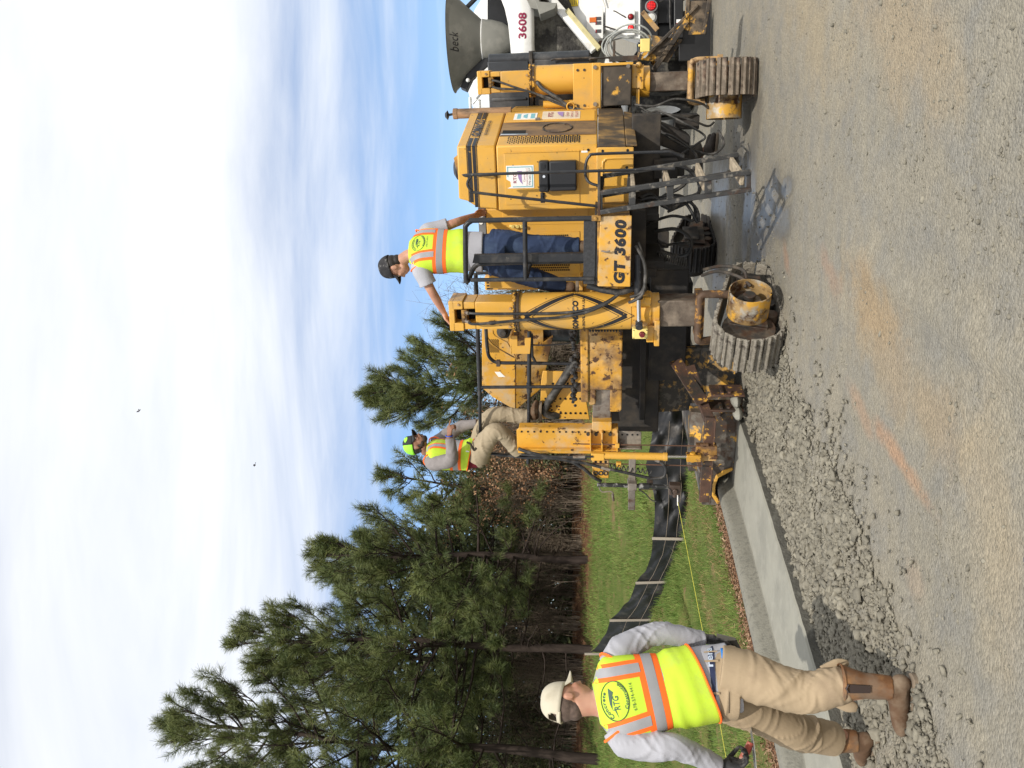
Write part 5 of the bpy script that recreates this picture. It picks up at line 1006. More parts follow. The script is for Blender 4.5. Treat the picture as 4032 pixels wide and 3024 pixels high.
# ---- charge hopper and drum at the left
HP = B(); f_ = [(-1.96, 2.775), (-2.65, 2.81), (-2.76, 2.70), (-2.92, 2.45), (-2.62, 2.44), (-2.28, 2.425), (-2.13, 2.50), (-1.97, 2.47)]
HP.prism_y(f_, .92, .95); HP.hexa([(-2.92, .95, 2.45), (-2.65, .95, 2.81), (-2.65, 1.85, 2.81), (-2.92, 1.85, 2.45)], [(-2.89, .95, 2.44), (-2.63, .95, 2.79), (-2.63, 1.85, 2.79), (-2.89, 1.85, 2.44)]); HP.box(-2.65, -1.96, 1.82, 1.85, 2.45, 2.80)
hop = part('charge_hopper', HP, Y2, bevel=.005)
b = B(); b.hexa([(-2.92, .93, 2.445), (-2.28, .93, 2.42), (-2.13, 1.6, 2.42), (-2.9, 1.8, 2.44)], [(-2.70, 1.05, 2.15), (-2.10, 1.02, 2.02), (-2.05, 1.5, 2.02), (-2.65, 1.6, 2.15)]); b.hexa([(-2.28, .925, 2.422), (-1.97, .925, 2.465), (-1.97, 1.5, 2.465), (-2.28, 1.5, 2.422)], [(-2.20, 1.0, 2.12), (-1.95, 1.0, 2.12), (-1.95, 1.5, 2.12), (-2.20, 1.5, 2.12)]); part('hopper_funnel', b, Y3, hop, bevel=.005)
b = B(); b.tube([(-1.97, .915, 2.735), (-2.05, .915, 2.725), (-2.15, .915, 2.66), (-2.29, .915, 2.44)], .006, 6, 3); b.tube([(-1.98, .915, 2.66), (-2.04, .915, 2.64), (-2.12, .915, 2.50)], .004, 6, 3); part('hopper_seam', b, YS, hop, bevel=0)
b = B()
for i in range(9):
    for j in range(14): x = -2.10 - i*.017 + (.008 if j % 2 else 0); z = 2.60 + j*.0105; b.box(x, x + .011, .9165, .921, z, z + .006)
part('mesh_holes', b, BLK, hop, bevel=0, smooth=0)
b = B(); b.prism_y([(-2.46, 2.66), (-2.46, 2.60), (-2.52, 2.545), (-2.52, 2.62)], .916, .92); part('sticker', b, WHT, hop, bevel=0)
b = B(); b.lathe([(.0, -.12), (.03, -.12), (.045, -.10), (.045, -.07), (.075, -.06), (.075, 0)], (-1.98, .92, 2.535), 'y', 22); part('auger_motor', b, GR, hop, bevel=0)
b = B(); b.lathe([(0, 0), (.20, 0), (.215, .02), (.215, .05), (.19, .06), (.185, .42), (0, .42)], (-2.03, 1.25, 1.74), 'z', 28); b.lathe([(.0, 0), (.195, 0), (.195, .03), (.17, .03)], (-2.03, 1.25, 2.05), 'z', 28); b.bar((-1.72, 1.1, 2.30), (-1.80, 1.1, 2.10), .10, .12); b.bar((-1.80, 1.1, 2.10), (-1.92, 1.1, 2.0), .10, .10); part('conveyor_drum', b, BK, bevel=.003)
b = B(); b.tube([(-2.62, .55, 2.08), (-2.60, .50, 2.02), (-2.50, .46, 1.97), (-2.35, .45, 1.88), (-2.20, .45, 1.80), (-2.1, .45, 1.74)], .043, 10, 5); b.tube([(-2.80, .52, 1.95), (-2.78, .48, 2.04), (-2.72, .46, 2.09), (-2.60, .44, 2.04), (-2.42, .43, 1.92), (-2.25, .42, 1.82), (-2.15, .42, 1.74)], .040, 10, 5); part('suction_hose', b, RBD, bevel=0)
b = B(); b.prism_y([(-2.84, 1.62), (-2.30, 1.70), (-2.29, 2.10), (-2.40, 2.12), (-2.72, 2.14), (-2.835, 2.12)], .50, .52); pp = part('side_shield', b, Y1, bevel=.006)
b = B()
for x, z1_, n_ in ((-2.43, 2.0, 6), (-2.60, 2.08, 9), (-2.765, 2.08, 9)):
    for i in range(n_): b.cyl((x, .5, z1_ - i*.052), (x, .494, z1_ - i*.052), .0125, 12)
part('holes', b, BLK, pp, bevel=0); b = B(); rg = np.random.default_rng(2)
for i in range(16): b.ball((-2.70 + rg.normal(0, .07), .4995, 2.0 + rg.normal(0, .07)), (.006 + rg.random()*.010, .003, .012), 6)
part('paint_chip', b, MATS['primer_scar'], pp, bevel=0)
b = B(); b.prism_y([(-1.72, 2.16), (-1.88, 2.175), (-1.88, 2.36), (-1.70, 2.345), (-1.70, 2.29), (-1.80, 2.29), (-1.80, 2.22), (-1.72, 2.22)], -.11, -.09); b.box(-1.885, -1.70, -.11, .12, 2.345, 2.36); b.box(-1.56, -1.50, -.12, .2, 2.10, 2.34); part('control_bracket', b, Y1, bevel=.003)
b = B(); b.tube([(-1.80, -.08, 2.2), (-1.81, -.06, 2.0), (-1.80, -.04, 1.8)], .008, 6); rg = np.random.default_rng(31)
for i in range(34): x = -1.6 - i*.028; b.ball((x, .16 + rg.normal(0, .03), 1.735 + rg.random()*.05), .016 + rg.random()*.018, 6)
part('cable_bundle', b, RB, bevel=0, label='knotted black cables heaped along the side arm')
b = B(); b.box(-1.62, -1.49, .02, .14, 1.62, 1.70); b.tube([(-1.62, .1, 1.62), (-2.3, .1, 1.66)], .02, 8); part('cable_tray', b, ST, bevel=.004)

# ---- mould, mould frame and sensor mast
prof = [(.035, -.02), (.035, .10), (-.01, .185), (-.20, .178), (-.36, .168), (-.41, .172), (-.44, .25), (-.47, .32), (-.53, .345), (-.60, .343), (-.64, .30), (-.645, .0), (-.70, .0), (-.70, .50), (-.40, .56), (-.05, .50), (.085, .30), (.085, -.02)]
prof = [(x*1.41 if x < 0 else x, z*.86 if z > .2 else (z - .05 if z > .1 else z)) for x, z in prof]; b = B(); b.hexa([(-2.78 + x, .36, max(z, .012)) for x, z in prof], [(-2.78 + x, 2.6, max(z, .012)) for x, z in prof]); MO = part('mould', b, mat('mould_steel', (.075, .06, .05), .55, .2, var=.3, scale=5, dirt=[((.25, .235, .2), .42, 4, .3), (YC, .22, 10, .85), (RUST, .3, 9, .4)], bump=(.4, 30, .006)), bevel=.004)
lp = [(-.405, .175), (-.438, .255), (-.465, .325), (-.53, .352), (-.60, .350), (-.655, .30), (-.655, .02), (-.685, .02), (-.685, .32), (-.62, .385), (-.52, .385), (-.445, .352), (-.408, .262), (-.385, .18)]
lp = [(x*1.41 + (.01 if x > -.41 else 0), z*.86 - (.015 if z < .2 else 0)) for x, z in lp]; b = B(); b.hexa([(-2.78 + x, .345, z) for x, z in lp], [(-2.78 + x, .375, z) for x, z in lp]); part('mould_lip', b, Y1, MO, bevel=.004)
b = B(); b.hexa([(-3.37, .355, .135), (-2.74, .355, .10), (-2.74, .50, .12), (-3.37, .50, .15)], [(-3.50, .62, .56), (-2.80, .62, .56), (-2.80, .8, .56), (-3.50, .8, .56)]); part('mould_apron', b, mat('spattered_apron', (.10, .075, .055), .6, .1, var=.3, scale=6, dirt=[(YC, .33, 6, .9), ((.16, .15, .125), .34, 7, .4)], bump=(.4, 30, .006)), MO, bevel=.006)
b = B(); b.hexa([(-2.93, .95, .54), (-2.20, .95, .44), (-2.20, 1.05, .44), (-2.93, 1.05, .54)], [(-2.93, .90, .90), (-2.20, .90, .88), (-2.20, 1.0, .88), (-2.93, 1.0, .90)]); b.hexa([(-2.80, .90, .10), (-2.20, .9, .06), (-2.20, 1.1, .06), (-2.80, 1.1, .10)], [(-2.85, .955, .54), (-2.20, .955, .44), (-2.20, 1.05, .44), (-2.85, 1.05, .54)]); b.box(-2.93, -2.19, .88, 1.0, .885, .93); part('mould_hopper', b, mat('spattered_hopper', YC, .6, var=.2, scale=5, dirt=[((.10, .09, .075), .50, 3.5, .3), ((.05, .045, .038), .54, 16, .8)], bump=(.4, 30, .006)), MO, bevel=.006)
b = B(); b.bar((-3.56, .08, .452), (-2.62, .10, .43), .06, .10); b.bar((-3.56, .06, .40), (-2.62, .08, .385), .10, .012); b.bar((-2.66, .10, .44), (-2.26, .55, .60), .05, .10); b.bar((-2.50, .16, .50), (-2.22, .62, .74), .012, .14); b.bar((-3.42, .12, .40), (-3.06, .30, .56), .03, .05); fr_ = part('mould_frame', b, mat('rust_flaked_angle', (.085, .045, .03), .7, .1, var=.35, scale=7, dirt=[(YC, .27, 14, .85), ((.035, .03, .025), .36, 4, .4)], bump=(.5, 35, .006)), MO, bevel=.006)
b = B()
for x in (-2.42, -2.585): b.box(x - .012, x + .012, .15, .42, .10, .42); b.box(x - .03, x + .03, .17, .36, .30, .33); b.cyl((x - .03, .20, .24), (x + .03, .20, .24), .02, 10)
part('side_clamp', b, MATS['rust_flaked_angle'], MO, bevel=.004)
b = B(); b.box(-3.06, -2.90, .0, .10, .36, .56); b.cyl((-2.90, .03, .44), (-2.90, .03, .52), .02, 10); b.cyl((-3.0, -.03, .36), (-3.0, -.03, .44), .022, 10); part('frame_bracket', b, Y3, MO, bevel=.005)
b = B(); b.ball((-2.50, .26, .17), (.08, .14, .05), 10); b.ball((-2.62, .2, .15), (.07, .12, .05), 10); part('concrete_spill', b, CONCF, MO, bevel=0)
b = B(); b.tube([(-3.30, -.10, .84), (-3.285, -.10, 1.54)], .021, 14); b.tube([(-3.295, -.1, 1.02), (-3.292, -.1, 1.12)], .030, 12); SM = part('sensor_mast', b, mat('scraped_black_tube', (.03, .03, .03), .4, .3, var=.3, scale=10, dirt=[((.35, .34, .32), .3, 14, .6)]), bevel=0)
b = B(); b.box(-3.60, -2.98, -.06, -.02, 1.155, 1.225); b.box(-3.335, -3.255, -.13, .0, 1.145, 1.235); part('cross_arm', b, ST, SM, bevel=.006)
b = B(); b.tube([(-3.30, -.125, 1.52), (-3.35, -.13, 1.49), (-3.345, -.13, 1.40), (-3.38, -.13, 1.375)], .007, 8, 3); b.tube([(-3.375, -.13, 1.385), (-3.45, -.13, 1.375)], .013, 10); part('crank_handle', b, ST, SM, bevel=0)
b = B(); b.box(-3.375, -3.265, -.14, -.05, .715, .825); b.cyl((-3.32, -.145, .77), (-3.32, -.165, .77), .024, 14); b.cyl((-3.375, -.09, .765), (-3.42, -.09, .765), .022, 12); sx = part('sensor', b, mat('brown_sensor_box', (.06, .04, .03), .5, var=.3, scale=9), SM, bevel=.006)
b = B(); b.tube([(-3.36, -.12, .74), (-3.50, -.12, .735)], .006, 7); part('sensor_wand', b, WHT, sx, bevel=0)
b = B(); b.tube([(-3.26, -.12, .88), (-3.30, -.15, .82), (-3.36, -.15, .80)], .004, 6, 4); b.tube([(-3.34, -.1, 1.12), (-3.38, -.1, 1.06), (-3.45, -.1, 1.0), (-3.47, -.1, .95)], .006, 6, 4); part('sensor_cable', b, RBD, sx, bevel=0)
b = B(); b.box(-3.35, -3.25, -.02, .02, .98, 1.04); b.box(-3.345, -3.335, -.09, -.08, .96, 1.12); part('mast_clamp', b, GR, SM, bevel=.003)
# string line and its pins
def world_tube(name, pts, r, m, label, cat, n=6):
    b = B(); b.tube(pts, r, n); return tag(obj(name, b, m), label, cat)
p0 = m2w(-3.46, -.12, .735); world_tube('string_line', [p0, Vector((-2.55, 7.2, .56)), Vector((-3.2, 6.0, .53)), Vector((-4.9, 2.9, .52))], .0026, mat('yellow_string', (.55, .52, .08), .6), 'taut yellow guide string running above the grass from the sensor', 'string')
# ================================================================== concrete mixer truck behind the paver, seen from the rear
TX, TY = 5.6, 11.2
TK = empty('mixer_truck', (TX, TY, 0)); tag(TK, 'white concrete mixer truck backed up behind the paver, grey hopper and red tail lamps', 'mixer truck')
def tp(name, b, m, parent=TK, bevel=.006, smooth=40): return obj(name, b, m, parent, bevel, smooth)
def T(x, y, z): return (x - TX, y - TY, z)
WT = mat('white_truck_paint', (.74, .735, .71), .32, var=.05, scale=2, dirt=[((.46, .44, .39), .24, 3, .2)], spec=.5)
BT = mat('black_truck_panel', (.012, .012, .013), .4, var=.3, scale=6)
HG = mat('hopper_grey', (.195, .192, .168), .6, var=.10, scale=3, dirt=[((.28, .27, .235), .3, 4, .2)], bump=(.15, 90, .004))
CRU = mat('crusted_concrete', (.045, .042, .038), .95, var=.4, scale=5, dirt=[((.17, .16, .135), .36, 4, .4)], bump=(1.0, 14, .05))
LEDR = bpy.data.materials.new('lit_red_lamp'); LEDR.use_nodes = True; q = LEDR.node_tree.nodes['Principled BSDF']; q.inputs['Base Color'].default_value = (.5, .01, .01, 1); q.inputs['Emission Color'].default_value = (1, .03, .03, 1); q.inputs['Emission Strength'].default_value = 1.0; q.inputs['Roughness'].default_value = .2
REDL = mat('red_lens', (.28, .012, .015), .25, var=.1); WL = mat('clear_lens', (.55, .55, .52), .2, var=.1)
# chassis, wheels, drum, cab
b = B(); b.box(-.75, -.45, .15, 8.2, .55, .85); b.box(.05, .35, .15, 8.2, .55, .85); b.box(-.9, .8, 2.6, 2.75, .5, .9); tp('chassis', b, BT)
TYR = mat('tyre_rubber', (.018, .017, .016), .85, var=.3, scale=12, dirt=[((.12, .11, .09), .3, 8, .2)])
for (y, xs_) in ((1.25, (-.95, .95)), (2.45, (-.95, .95)), (6.9, (-.95, .95))):
    for x in xs_:
        s = 1 if x > 0 else -1; wd = .5 if y < 4 else .3
        w = B(); w.lathe([(.30, -.5*wd), (.46, -.5*wd), (.505, -.38*wd), (.51, 0), (.505, .38*wd), (.46, .5*wd), (.30, .5*wd)], (x, y, .51), 'x', 32); wo = tp('wheel', w, TYR, bevel=0)
        r_ = B(); r_.lathe([(0, s*.16), (.10, s*.16), (.14, s*.05), (.29, s*.06), (.31, s*.2)], (x, y, .51), 'x', 24); tp('rim', r_, WT, wo, bevel=0)
for x0 in (-1.28, .40): b = B(); b.box(x0, x0 + .66, .10, .13, .05, .46); tp('mud_flap', b, BT, bevel=.004)
b = B(); prof = [(.0, 0), (.62, .0), (.66, .05), (.95, .55), (1.16, 1.6), (1.18, 2.6), (1.0, 3.8), (.55, 4.4), (0, 4.5)]; b.lathe(prof, (0, 0, 0), 'z', 40)
dr = tp('drum', b, WT, bevel=0); dr.location = (.0, .95, 2.2); dr.rotation_euler = (R(-78), 0, 0)
b = B(); b.lathe([(0, .02), (.35, -.01), (.60, -.06), (.66, .0), (.72, .12)], (0, 0, 0), 'z', 40); mo = tp('drum_mouth', b, CRU, bevel=0); mo.location = (-.5, .72, 2.25); mo.rotation_euler = (R(-78), 0, 0); mo.scale = (1.25, 1.15, 1)
b = B(); b.box(-1.2, 1.2, 6.2, 7.7, .9, 2.8); cab = tp('cab', b, WT, bevel=.08); b = B(); b.box(-1.05, 1.05, 7.69, 7.72, 1.8, 2.5); b.box(-1.21, -1.19, 6.6, 7.3, 1.8, 2.5); b.box(1.19, 1.21, 6.6, 7.3, 1.8, 2.5); b.box(-.9, .9, 6.18, 6.21, 1.9, 2.5); tp('window', b, mat('dark_glass', (.02, .025, .03), .08, var=.1), cab, bevel=0)
# crusted cavity under the hopper and the curved numbered apron
b = B(); b.hexa([T(4.40, 11.35, 1.60), T(5.30, 11.35, 1.95), T(5.30, 11.55, 1.95), T(4.40, 11.55, 1.60)], [T(4.40, 11.30, 2.42), T(5.45, 11.30, 2.46), T(5.45, 11.55, 2.46), T(4.40, 11.55, 2.42)]); tp('concrete_crust', b, CRU, bevel=.04)
tops = [(4.15, 2.66), (4.52, 2.69), (4.80, 2.72), (5.0, 2.765), (5.2, 2.84), (5.34, 2.92), (5.6, 3.10), (5.9, 3.3)]; bots = [(4.15, 2.36), (4.51, 2.382), (4.75, 2.382), (4.95, 2.385), (5.12, 2.41), (5.32, 2.50), (5.6, 2.66), (5.9, 2.85)]
P = []
for k in range(7):
    t = k/6; P.append([T(a[0]*(1-t) + c[0]*t, 11.04 + .10*((a[0] - 4.7)/1.2)**2 - .05*math.sin(math.pi*t), a[1]*(1-t) + c[1]*t) for a, c in zip(tops, bots)])
b = B(); b.grid(P); o = tp('chute_apron', b, WT, bevel=0, smooth=70); sm = o.modifiers.new('thick', 'SOLIDIFY'); sm.thickness = .03; sm.offset = 0
lettering('lettering', '3608', 1, mat('maroon_numerals', (.24, .02, .06), .5, var=.05), o, lambda a, q_: T(4.742 + a, 11.04 + .10*((a + .042)/1.2)**2 - .05*math.sin(math.pi*(.74 - q_*3.3)) - .019, 2.475 + q_), .03, 1.02, 0, .345, .112)
b = B(); b.hexa([T(4.98, 11.0, 2.42), T(5.35, 11.0, 2.60), T(5.5, 11.3, 2.60), T(5.0, 11.3, 2.42)], [T(4.95, 11.0, 2.30), T(5.35, 11.0, 2.32), T(5.5, 11.3, 2.32), T(4.98, 11.3, 2.3)]); b.hexa([T(4.88, 10.98, 2.30), T(5.06, 10.98, 2.36), T(5.06, 11.2, 2.36), T(4.88, 11.2, 2.30)], [T(4.95, 10.98, 2.10), T(5.02, 10.98, 2.07), T(5.02, 11.2, 2.07), T(4.95, 11.2, 2.10)]); tp('chute_hinge', b, HG)
# hopper
HX, HY = 4.83, 11.62; hp = [(.70, 3.58), (.685, 3.58), (.285, 3.15), (.292, 3.135), (.285, 3.10), (.275, 3.0), (.235, 2.86), (.15, 2.73), (.0, 2.70)]
b = B(); o_ = len(b.v)
for (r, z) in hp:
    for j in range(48): a = 2*math.pi*j/48; b.v.append(T(HX + r*math.cos(a), HY + r*.8*math.sin(a), z + .024*math.cos(a)*r))
for i in range(len(hp) - 1):
    for j in range(48): a = i*48 + j; c = i*48 + (j+1) % 48; b.f.append((a, c, c + 48, a + 48))
ho = tp('hopper', b, HG, bevel=0)
def onhop(x, z):
    r = .285 + (z - 3.15)/(3.58 - 3.15)*(.685 - .285); y = -math.sqrt(max(1e-4, r*r - (x - HX)**2))*.8; return T(x, HY + y - .012, z)
lettering('lettering', 'beck', 1, DEC, ho, lambda a, q_: onhop(4.655 + a, 3.425 + q_), -.002, 1.05, 0, .235, .105)
b = B(); b.lathe([(.290, -.01), (.300, 0), (.290, .01)], T(HX, HY, 3.14), 'z', 48)
for v_i in range(len(b.v)): x, y, z = b.v[v_i]; b.v[v_i] = (x, (y - (HY - TY))*.8 + (HY - TY), z)
tp('hopper_seam', b, WT, ho, bevel=0)
b = B(); b.bar(T(4.30, 11.6, 3.36), T(4.62, 11.6, 2.95), .10, .12); b.bar(T(4.16, 11.65, 3.42), T(4.40, 11.65, 3.30), .12, .10); b.bar(T(5.25, 11.5, 3.36), T(5.6, 11.5, 3.0), .05, .05); b.box(*[q_ for p_ in zip(T(4.45, 11.6, 2.62), T(5.4, 11.9, 3.08)) for q_ in p_]); tp('hopper_bracket', b, BT)
b = B(); b.bar(T(4.25, 11.55, 3.20), T(4.55, 11.55, 2.85), .05, .09); b.ball(T(4.24, 11.5, 3.34), .03, 8); tp('hopper_stay', b, WT)
# diagonal brace, rear panels and boxes
b = B(); b.bar(T(5.40, 11.2, 2.34), T(4.46, 11.2, 1.585), .10, .075, (0, 1, 0)); tp('brace', b, WT); b = B(); b.bar(T(5.0, 11.16, 1.95), T(4.46, 11.16, 1.515), .06, .06, (0, 1, 0)); tp('brace_lip', b, mat('stained_cream', (.52, .46, .24), .6, var=.2, scale=8))
b = B(); b.box(*[q_ for p_ in zip(T(4.80, 11.50, 1.0), T(6.6, 11.62, 2.12)) for q_ in p_]); tp('rear_panel', b, WT)
b = B(); b.prism_y([(5.10 - TX, 1.69), (5.10 - TX, 1.465), (4.66 - TX, 1.465), (4.66 - TX, 1.60), (4.80 - TX, 1.69)], 11.30 - TY, 11.50 - TY); bx = tp('light_bracket', b, WT)
b = B(); b.box(*[q_ for p_ in zip(T(4.878, 11.285, 1.558), T(4.945, 11.30, 1.65)) for q_ in p_]); tp('amber_reflector', b, mat('amber_lens', (.60, .14, .02), .3, var=.1), bx, bevel=.004)
for x in (4.905, 4.845, 4.735):
    b = B(); b.box(*[q_ for p_ in zip(T(x, 11.292, 1.495), T(x + .045, 11.30, 1.57)) for q_ in p_]); lb = tp('reflector_label', b, INK_K, bx, bevel=0); b = B(); b.box(*[q_ for p_ in zip(T(x, 11.288, 1.555), T(x + .045, 11.295, 1.568)) for q_ in p_]); tp('label_stripe', b, REDL, lb, bevel=0)
b = B(); b.hexa([T(4.62, 11.28, .97), T(5.30, 11.28, .97), T(5.30, 11.48, .97), T(4.62, 11.48, .97)], [T(4.80, 11.34, 1.44), T(5.30, 11.34, 1.44), T(5.30, 11.48, 1.44), T(4.80, 11.48, 1.44)]); b.bar(T(5.08, 11.29, 1.44), T(5.55, 11.29, 1.60), .012, .02); tp('lower_panel', b, WT)
b = B(); b.box(*[q_ for p_ in zip(T(4.66, 11.23, 1.045), T(5.0, 11.275, 1.155)) for q_ in p_]); lp_ = tp('lamp_plate', b, WT)
for x in (4.90, 4.753):
    b = B(); b.cyl(T(x, 11.232, 1.10), T(x, 11.215, 1.10), .042, 22); lm = tp('lamp_rim', b, BT, lp_, bevel=.003); b = B(); b.lathe([(.033, 0), (.03, -.012), (.02, -.020), (0, -.023)], T(x, 11.215, 1.10), 'y', 20); tp('marker_lamp', b, LEDR if x < 4.8 else REDL, lm, bevel=0)
b = B(); b.box(*[q_ for p_ in zip(T(4.60, 11.22, .74), T(5.16, 11.30, .96)) for q_ in p_]); b.box(*[q_ for p_ in zip(T(4.4, 11.4, .5), T(6.8, 11.5, 1.0)) for q_ in p_]); lx = tp('lamp_box', b, BT, bevel=.01)
b = B(); b.lathe([(.083, 0), (.083, -.02), (.068, -.022)], T(5.022, 11.22, .83), 'y', 28); b.lathe([(.072, 0), (.072, -.02), (.058, -.022)], T(4.868, 11.22, .83), 'y', 28); tp('lamp_rim', b, mat('grey_rim', (.22, .22, .22), .35, .3), lx, bevel=0)
b = B(); b.lathe([(.068, 0), (.06, -.018), (.03, -.028), (0, -.03)], T(5.022, 11.205, .83), 'y', 24); tl = tp('tail_lamp', b, REDL, lx, bevel=0)
b = B()
for i in range(-2, 3):
    for j in range(-2, 3):
        if i*i + j*j <= 5: b.ball(T(5.022 + i*.021, 11.178, .83 + j*.021), .0075, 6)
tp('lit_leds', b, LEDR, tl, bevel=0)
b = B(); b.lathe([(.058, 0), (.05, -.016), (.025, -.024), (0, -.026)], T(4.868, 11.205, .83), 'y', 24); tp('reverse_lamp', b, WL, lx, bevel=0)
b = B(); b.cyl(T(4.94, 11.22, .925), T(4.94, 11.205, .925), .018, 12); tp('side_reflector', b, REDL, lx, bevel=0)
b = B(); b.box(*[q_ for p_ in zip(T(4.55, 11.12, .42), T(6.6, 11.22, .54)) for q_ in p_]); bp_ = tp('bumper', b, BT, bevel=.01)
for (x0, x1, m_) in ((4.64, 4.70, WHT), (4.70, 4.745, REDL), (4.745, 4.79, WHT), (5.06, 5.30, WHT), (5.36, 5.6, REDL)):
    b = B(); b.box(*[q_ for p_ in zip(T(x0, 11.114, .455), T(x1, 11.121, .51)) for q_ in p_]); tp('reflective_tape', b, m_, bp_, bevel=0)
b = B(); b.tube([T(5.14, 11.2, 1.0), T(5.14, 11.15, .80), T(5.15, 11.15, .56)], .018, 8); b.tube([T(5.06, 11.18, .72), T(5.10, 11.18, .60), T(4.9, 11.18, .59), T(4.7, 11.2, .58)], .012, 6, 4); tp('hoses', b, RBD, bevel=0)
b = B(); b.box(*[q_ for p_ in zip(T(5.20, 11.488, 1.81), T(5.34, 11.50, 1.985)) for q_ in p_]); ys = tp('notice', b, mat('yellow_notice', (.70, .50, .02), .5, var=.04), bevel=0)
b = B(); [b.box(*[q_ for p_ in zip(T(5.215, 11.485, 1.83 + i*.024), T(5.33, 11.489, 1.836 + i*.024)) for q_ in p_]) for i in range(6)]; tp('notice_lines', b, INK_K, ys, bevel=0)
b = B(); b.bar(T(4.62, 11.3, 1.74), T(4.80, 11.3, 1.76), .02, .03); b.ball(T(4.70, 11.3, 1.72), .04, 8); b.ball(T(4.60, 11.3, 1.50), .035, 8); b.tube([T(4.90, 11.25, 1.16), T(4.97, 11.2, 1.30), T(4.98, 11.2, 1.33)], .008, 6); b.tube([T(4.62, 11.3, 1.35), T(4.75, 11.25, 1.30), T(4.80, 11.25, 1.45)], .012, 6); tp('catches', b, GR, bevel=0)
# ladder rails and a pale body side glimpsed between hood and tank
b = B(); b.tube([T(4.24, 12.2, 3.42), T(3.80, 12.2, 3.40), T(3.72, 12.2, 3.38), T(3.72, 12.2, 2.6)], .022, 8, 3); b.tube([T(4.2, 12.2, 3.28), T(3.98, 12.2, 3.26), T(3.95, 12.2, 3.1), T(3.95, 12.2, 2.6)], .02, 8, 3); b.tube([T(3.72, 12.2, 3.38), T(3.55, 12.25, 3.38), T(3.5, 12.3, 3.3)], .026, 8); b.tube([T(4.15, 12.2, 3.38), T(4.3, 12.1, 3.2), T(4.2, 12.1, 2.9)], .02, 6); tp('ladder_rail', b, WT, bevel=0)
b = B(); b.box(*[q_ for p_ in zip(T(3.5, 12.3, 2.25), T(4.2, 12.6, 2.55)) for q_ in p_]); b.box(*[q_ for p_ in zip(T(3.6, 12.5, 1.5), T(4.4, 12.7, 2.95)) for q_ in p_]); tp('side_tank', b, WT, bevel=.03)

# ------------------------------------------------------------------ two birds high in the sky
def bird(x, y, z, rz, roll, span, label):
    t = B(); t.tube([(0, -.13, 0), (0, -.07, .01), (0, 0, .015), (0, .08, .01), (0, .12, .0)], [.006, .025, .038, .025, .006], 8)
    t.grid([[(-.03, -.13, 0), (0, -.12, .005), (.03, -.13, 0)], [(-.045, -.21, 0), (0, -.20, 0), (.045, -.21, 0)]])
    o = obj('bird', t, mat('bird_feather', (.16, .15, .17), .8, var=.2)); o.location = (x, y, z); o.rotation_euler = (R(15), roll, rz); o.scale = (.7, .7, .7)
    for s in (-1, 1):
        w = B(); w.grid([[(s*.02, .05, .015), (s*.02, -.05, .015)], [(s*span*.25, .08, .05), (s*span*.25, -.05, .04)], [(s*span*.5, .02, .03), (s*span*.5, -.045, .025)]]); wo = obj('wing', w, MATS['bird_feather'], o, smooth=60); sm_ = wo.modifiers.new('t', 'SOLIDIFY'); sm_.thickness = .012
    return tag(o, label, 'bird', 'birds in the sky')
bird(-1.371, 40, 24.7, R(55), R(25), .34, 'dark bird flying highest, against the white cloud'); bird(-4.05, 40, 18.6, R(100), R(10), .26, 'dark bird flying lower, against the blue gap in the cloud')
# ================================================================== people
SKIN1 = mat('skin_light', (.46, .25, .165), .5, var=.1, scale=14, spec=.35, dirt=[((.40, .18, .12), .3, 9, .1)], bump=(.08, 120, .002))
SKIN2 = mat('skin_brown', (.235, .115, .070), .48, var=.12, scale=14, spec=.35, bump=(.08, 120, .002))
HAIR = mat('dark_hair', (.02, .015, .012), .6, var=.3, scale=40, bump=(.6, 150, .004))
VY = mat('hi_vis_mesh', (.50, .69, .05), .75, var=.07, scale=5, dirt=[((.40, .50, .09), .22, 7, .1)], bump=(.18, 320, .0012), spec=.2)
q = VY.node_tree.nodes['Principled BSDF']; q.inputs['Emission Color'].default_value = (.6, 1, .02, 1); q.inputs['Emission Strength'].default_value = 0.0
VO = mat('orange_trim', (.92, .16, .025), .7, var=.05, scale=9, bump=(.12, 300, .001), spec=.2); VG = mat('silver_tape', (.30, .30, .31), .42, var=.08, scale=7, bump=(.12, 60, .002), spec=.5)
GREYT = mat('pale_grey_jersey', (.37, .37, .40), .85, var=.08, scale=8, bump=(.25, 45, .006), spec=.15); GREYH = mat('grey_marl_knit', (.225, .205, .20), .85, var=.12, scale=20, bump=(.25, 60, .005), spec=.15)
KHAKI = mat('khaki_twill', (.36, .275, .178), .85, var=.10, scale=4, dirt=[((.26, .195, .128), .26, 4, .1)], bump=(.25, 55, .005), spec=.15); KHAKI2 = mat('khaki_canvas', (.33, .27, .185), .88, var=.12, scale=5, bump=(.3, 40, .006), spec=.15)
DENIM = mat('dark_denim', (.022, .035, .075), .8, var=.25, scale=8, dirt=[((.05, .075, .13), .34, 5, .1)], bump=(.3, 50, .005), spec=.2); MAROON = mat('maroon_jersey', (.12, .012, .02), .85, var=.1, spec=.15)
LEA = mat('brown_leather', (.15, .068, .028), .62, var=.25, scale=8, dirt=[((.17, .115, .075), .42, 5, .3), ((.30, .15, .06), .3, 7, .3)], bump=(.35, 35, .006), spec=.3); LEAD = mat('dusty_leather', (.105, .060, .034), .8, var=.25, scale=9, dirt=[((.19, .14, .095), .34, 6, .3)], bump=(.4, 40, .006), spec=.25); SOLE = mat('worn_sole', (.20, .155, .11), .85, var=.2, scale=15, bump=(.3, 60, .004))
GLOVE = mat('black_work_glove', (.02, .02, .021), .7, var=.3, scale=15, dirt=[((.14, .13, .12), .26, 12, .3)], bump=(.3, 60, .004)); CREAM = mat('cream_cap_cloth', (.50, .455, .355), .95, var=.10, scale=9, dirt=[((.38, .33, .24), .26, 7, .1)], bump=(.3, 110, .003), spec=.05)
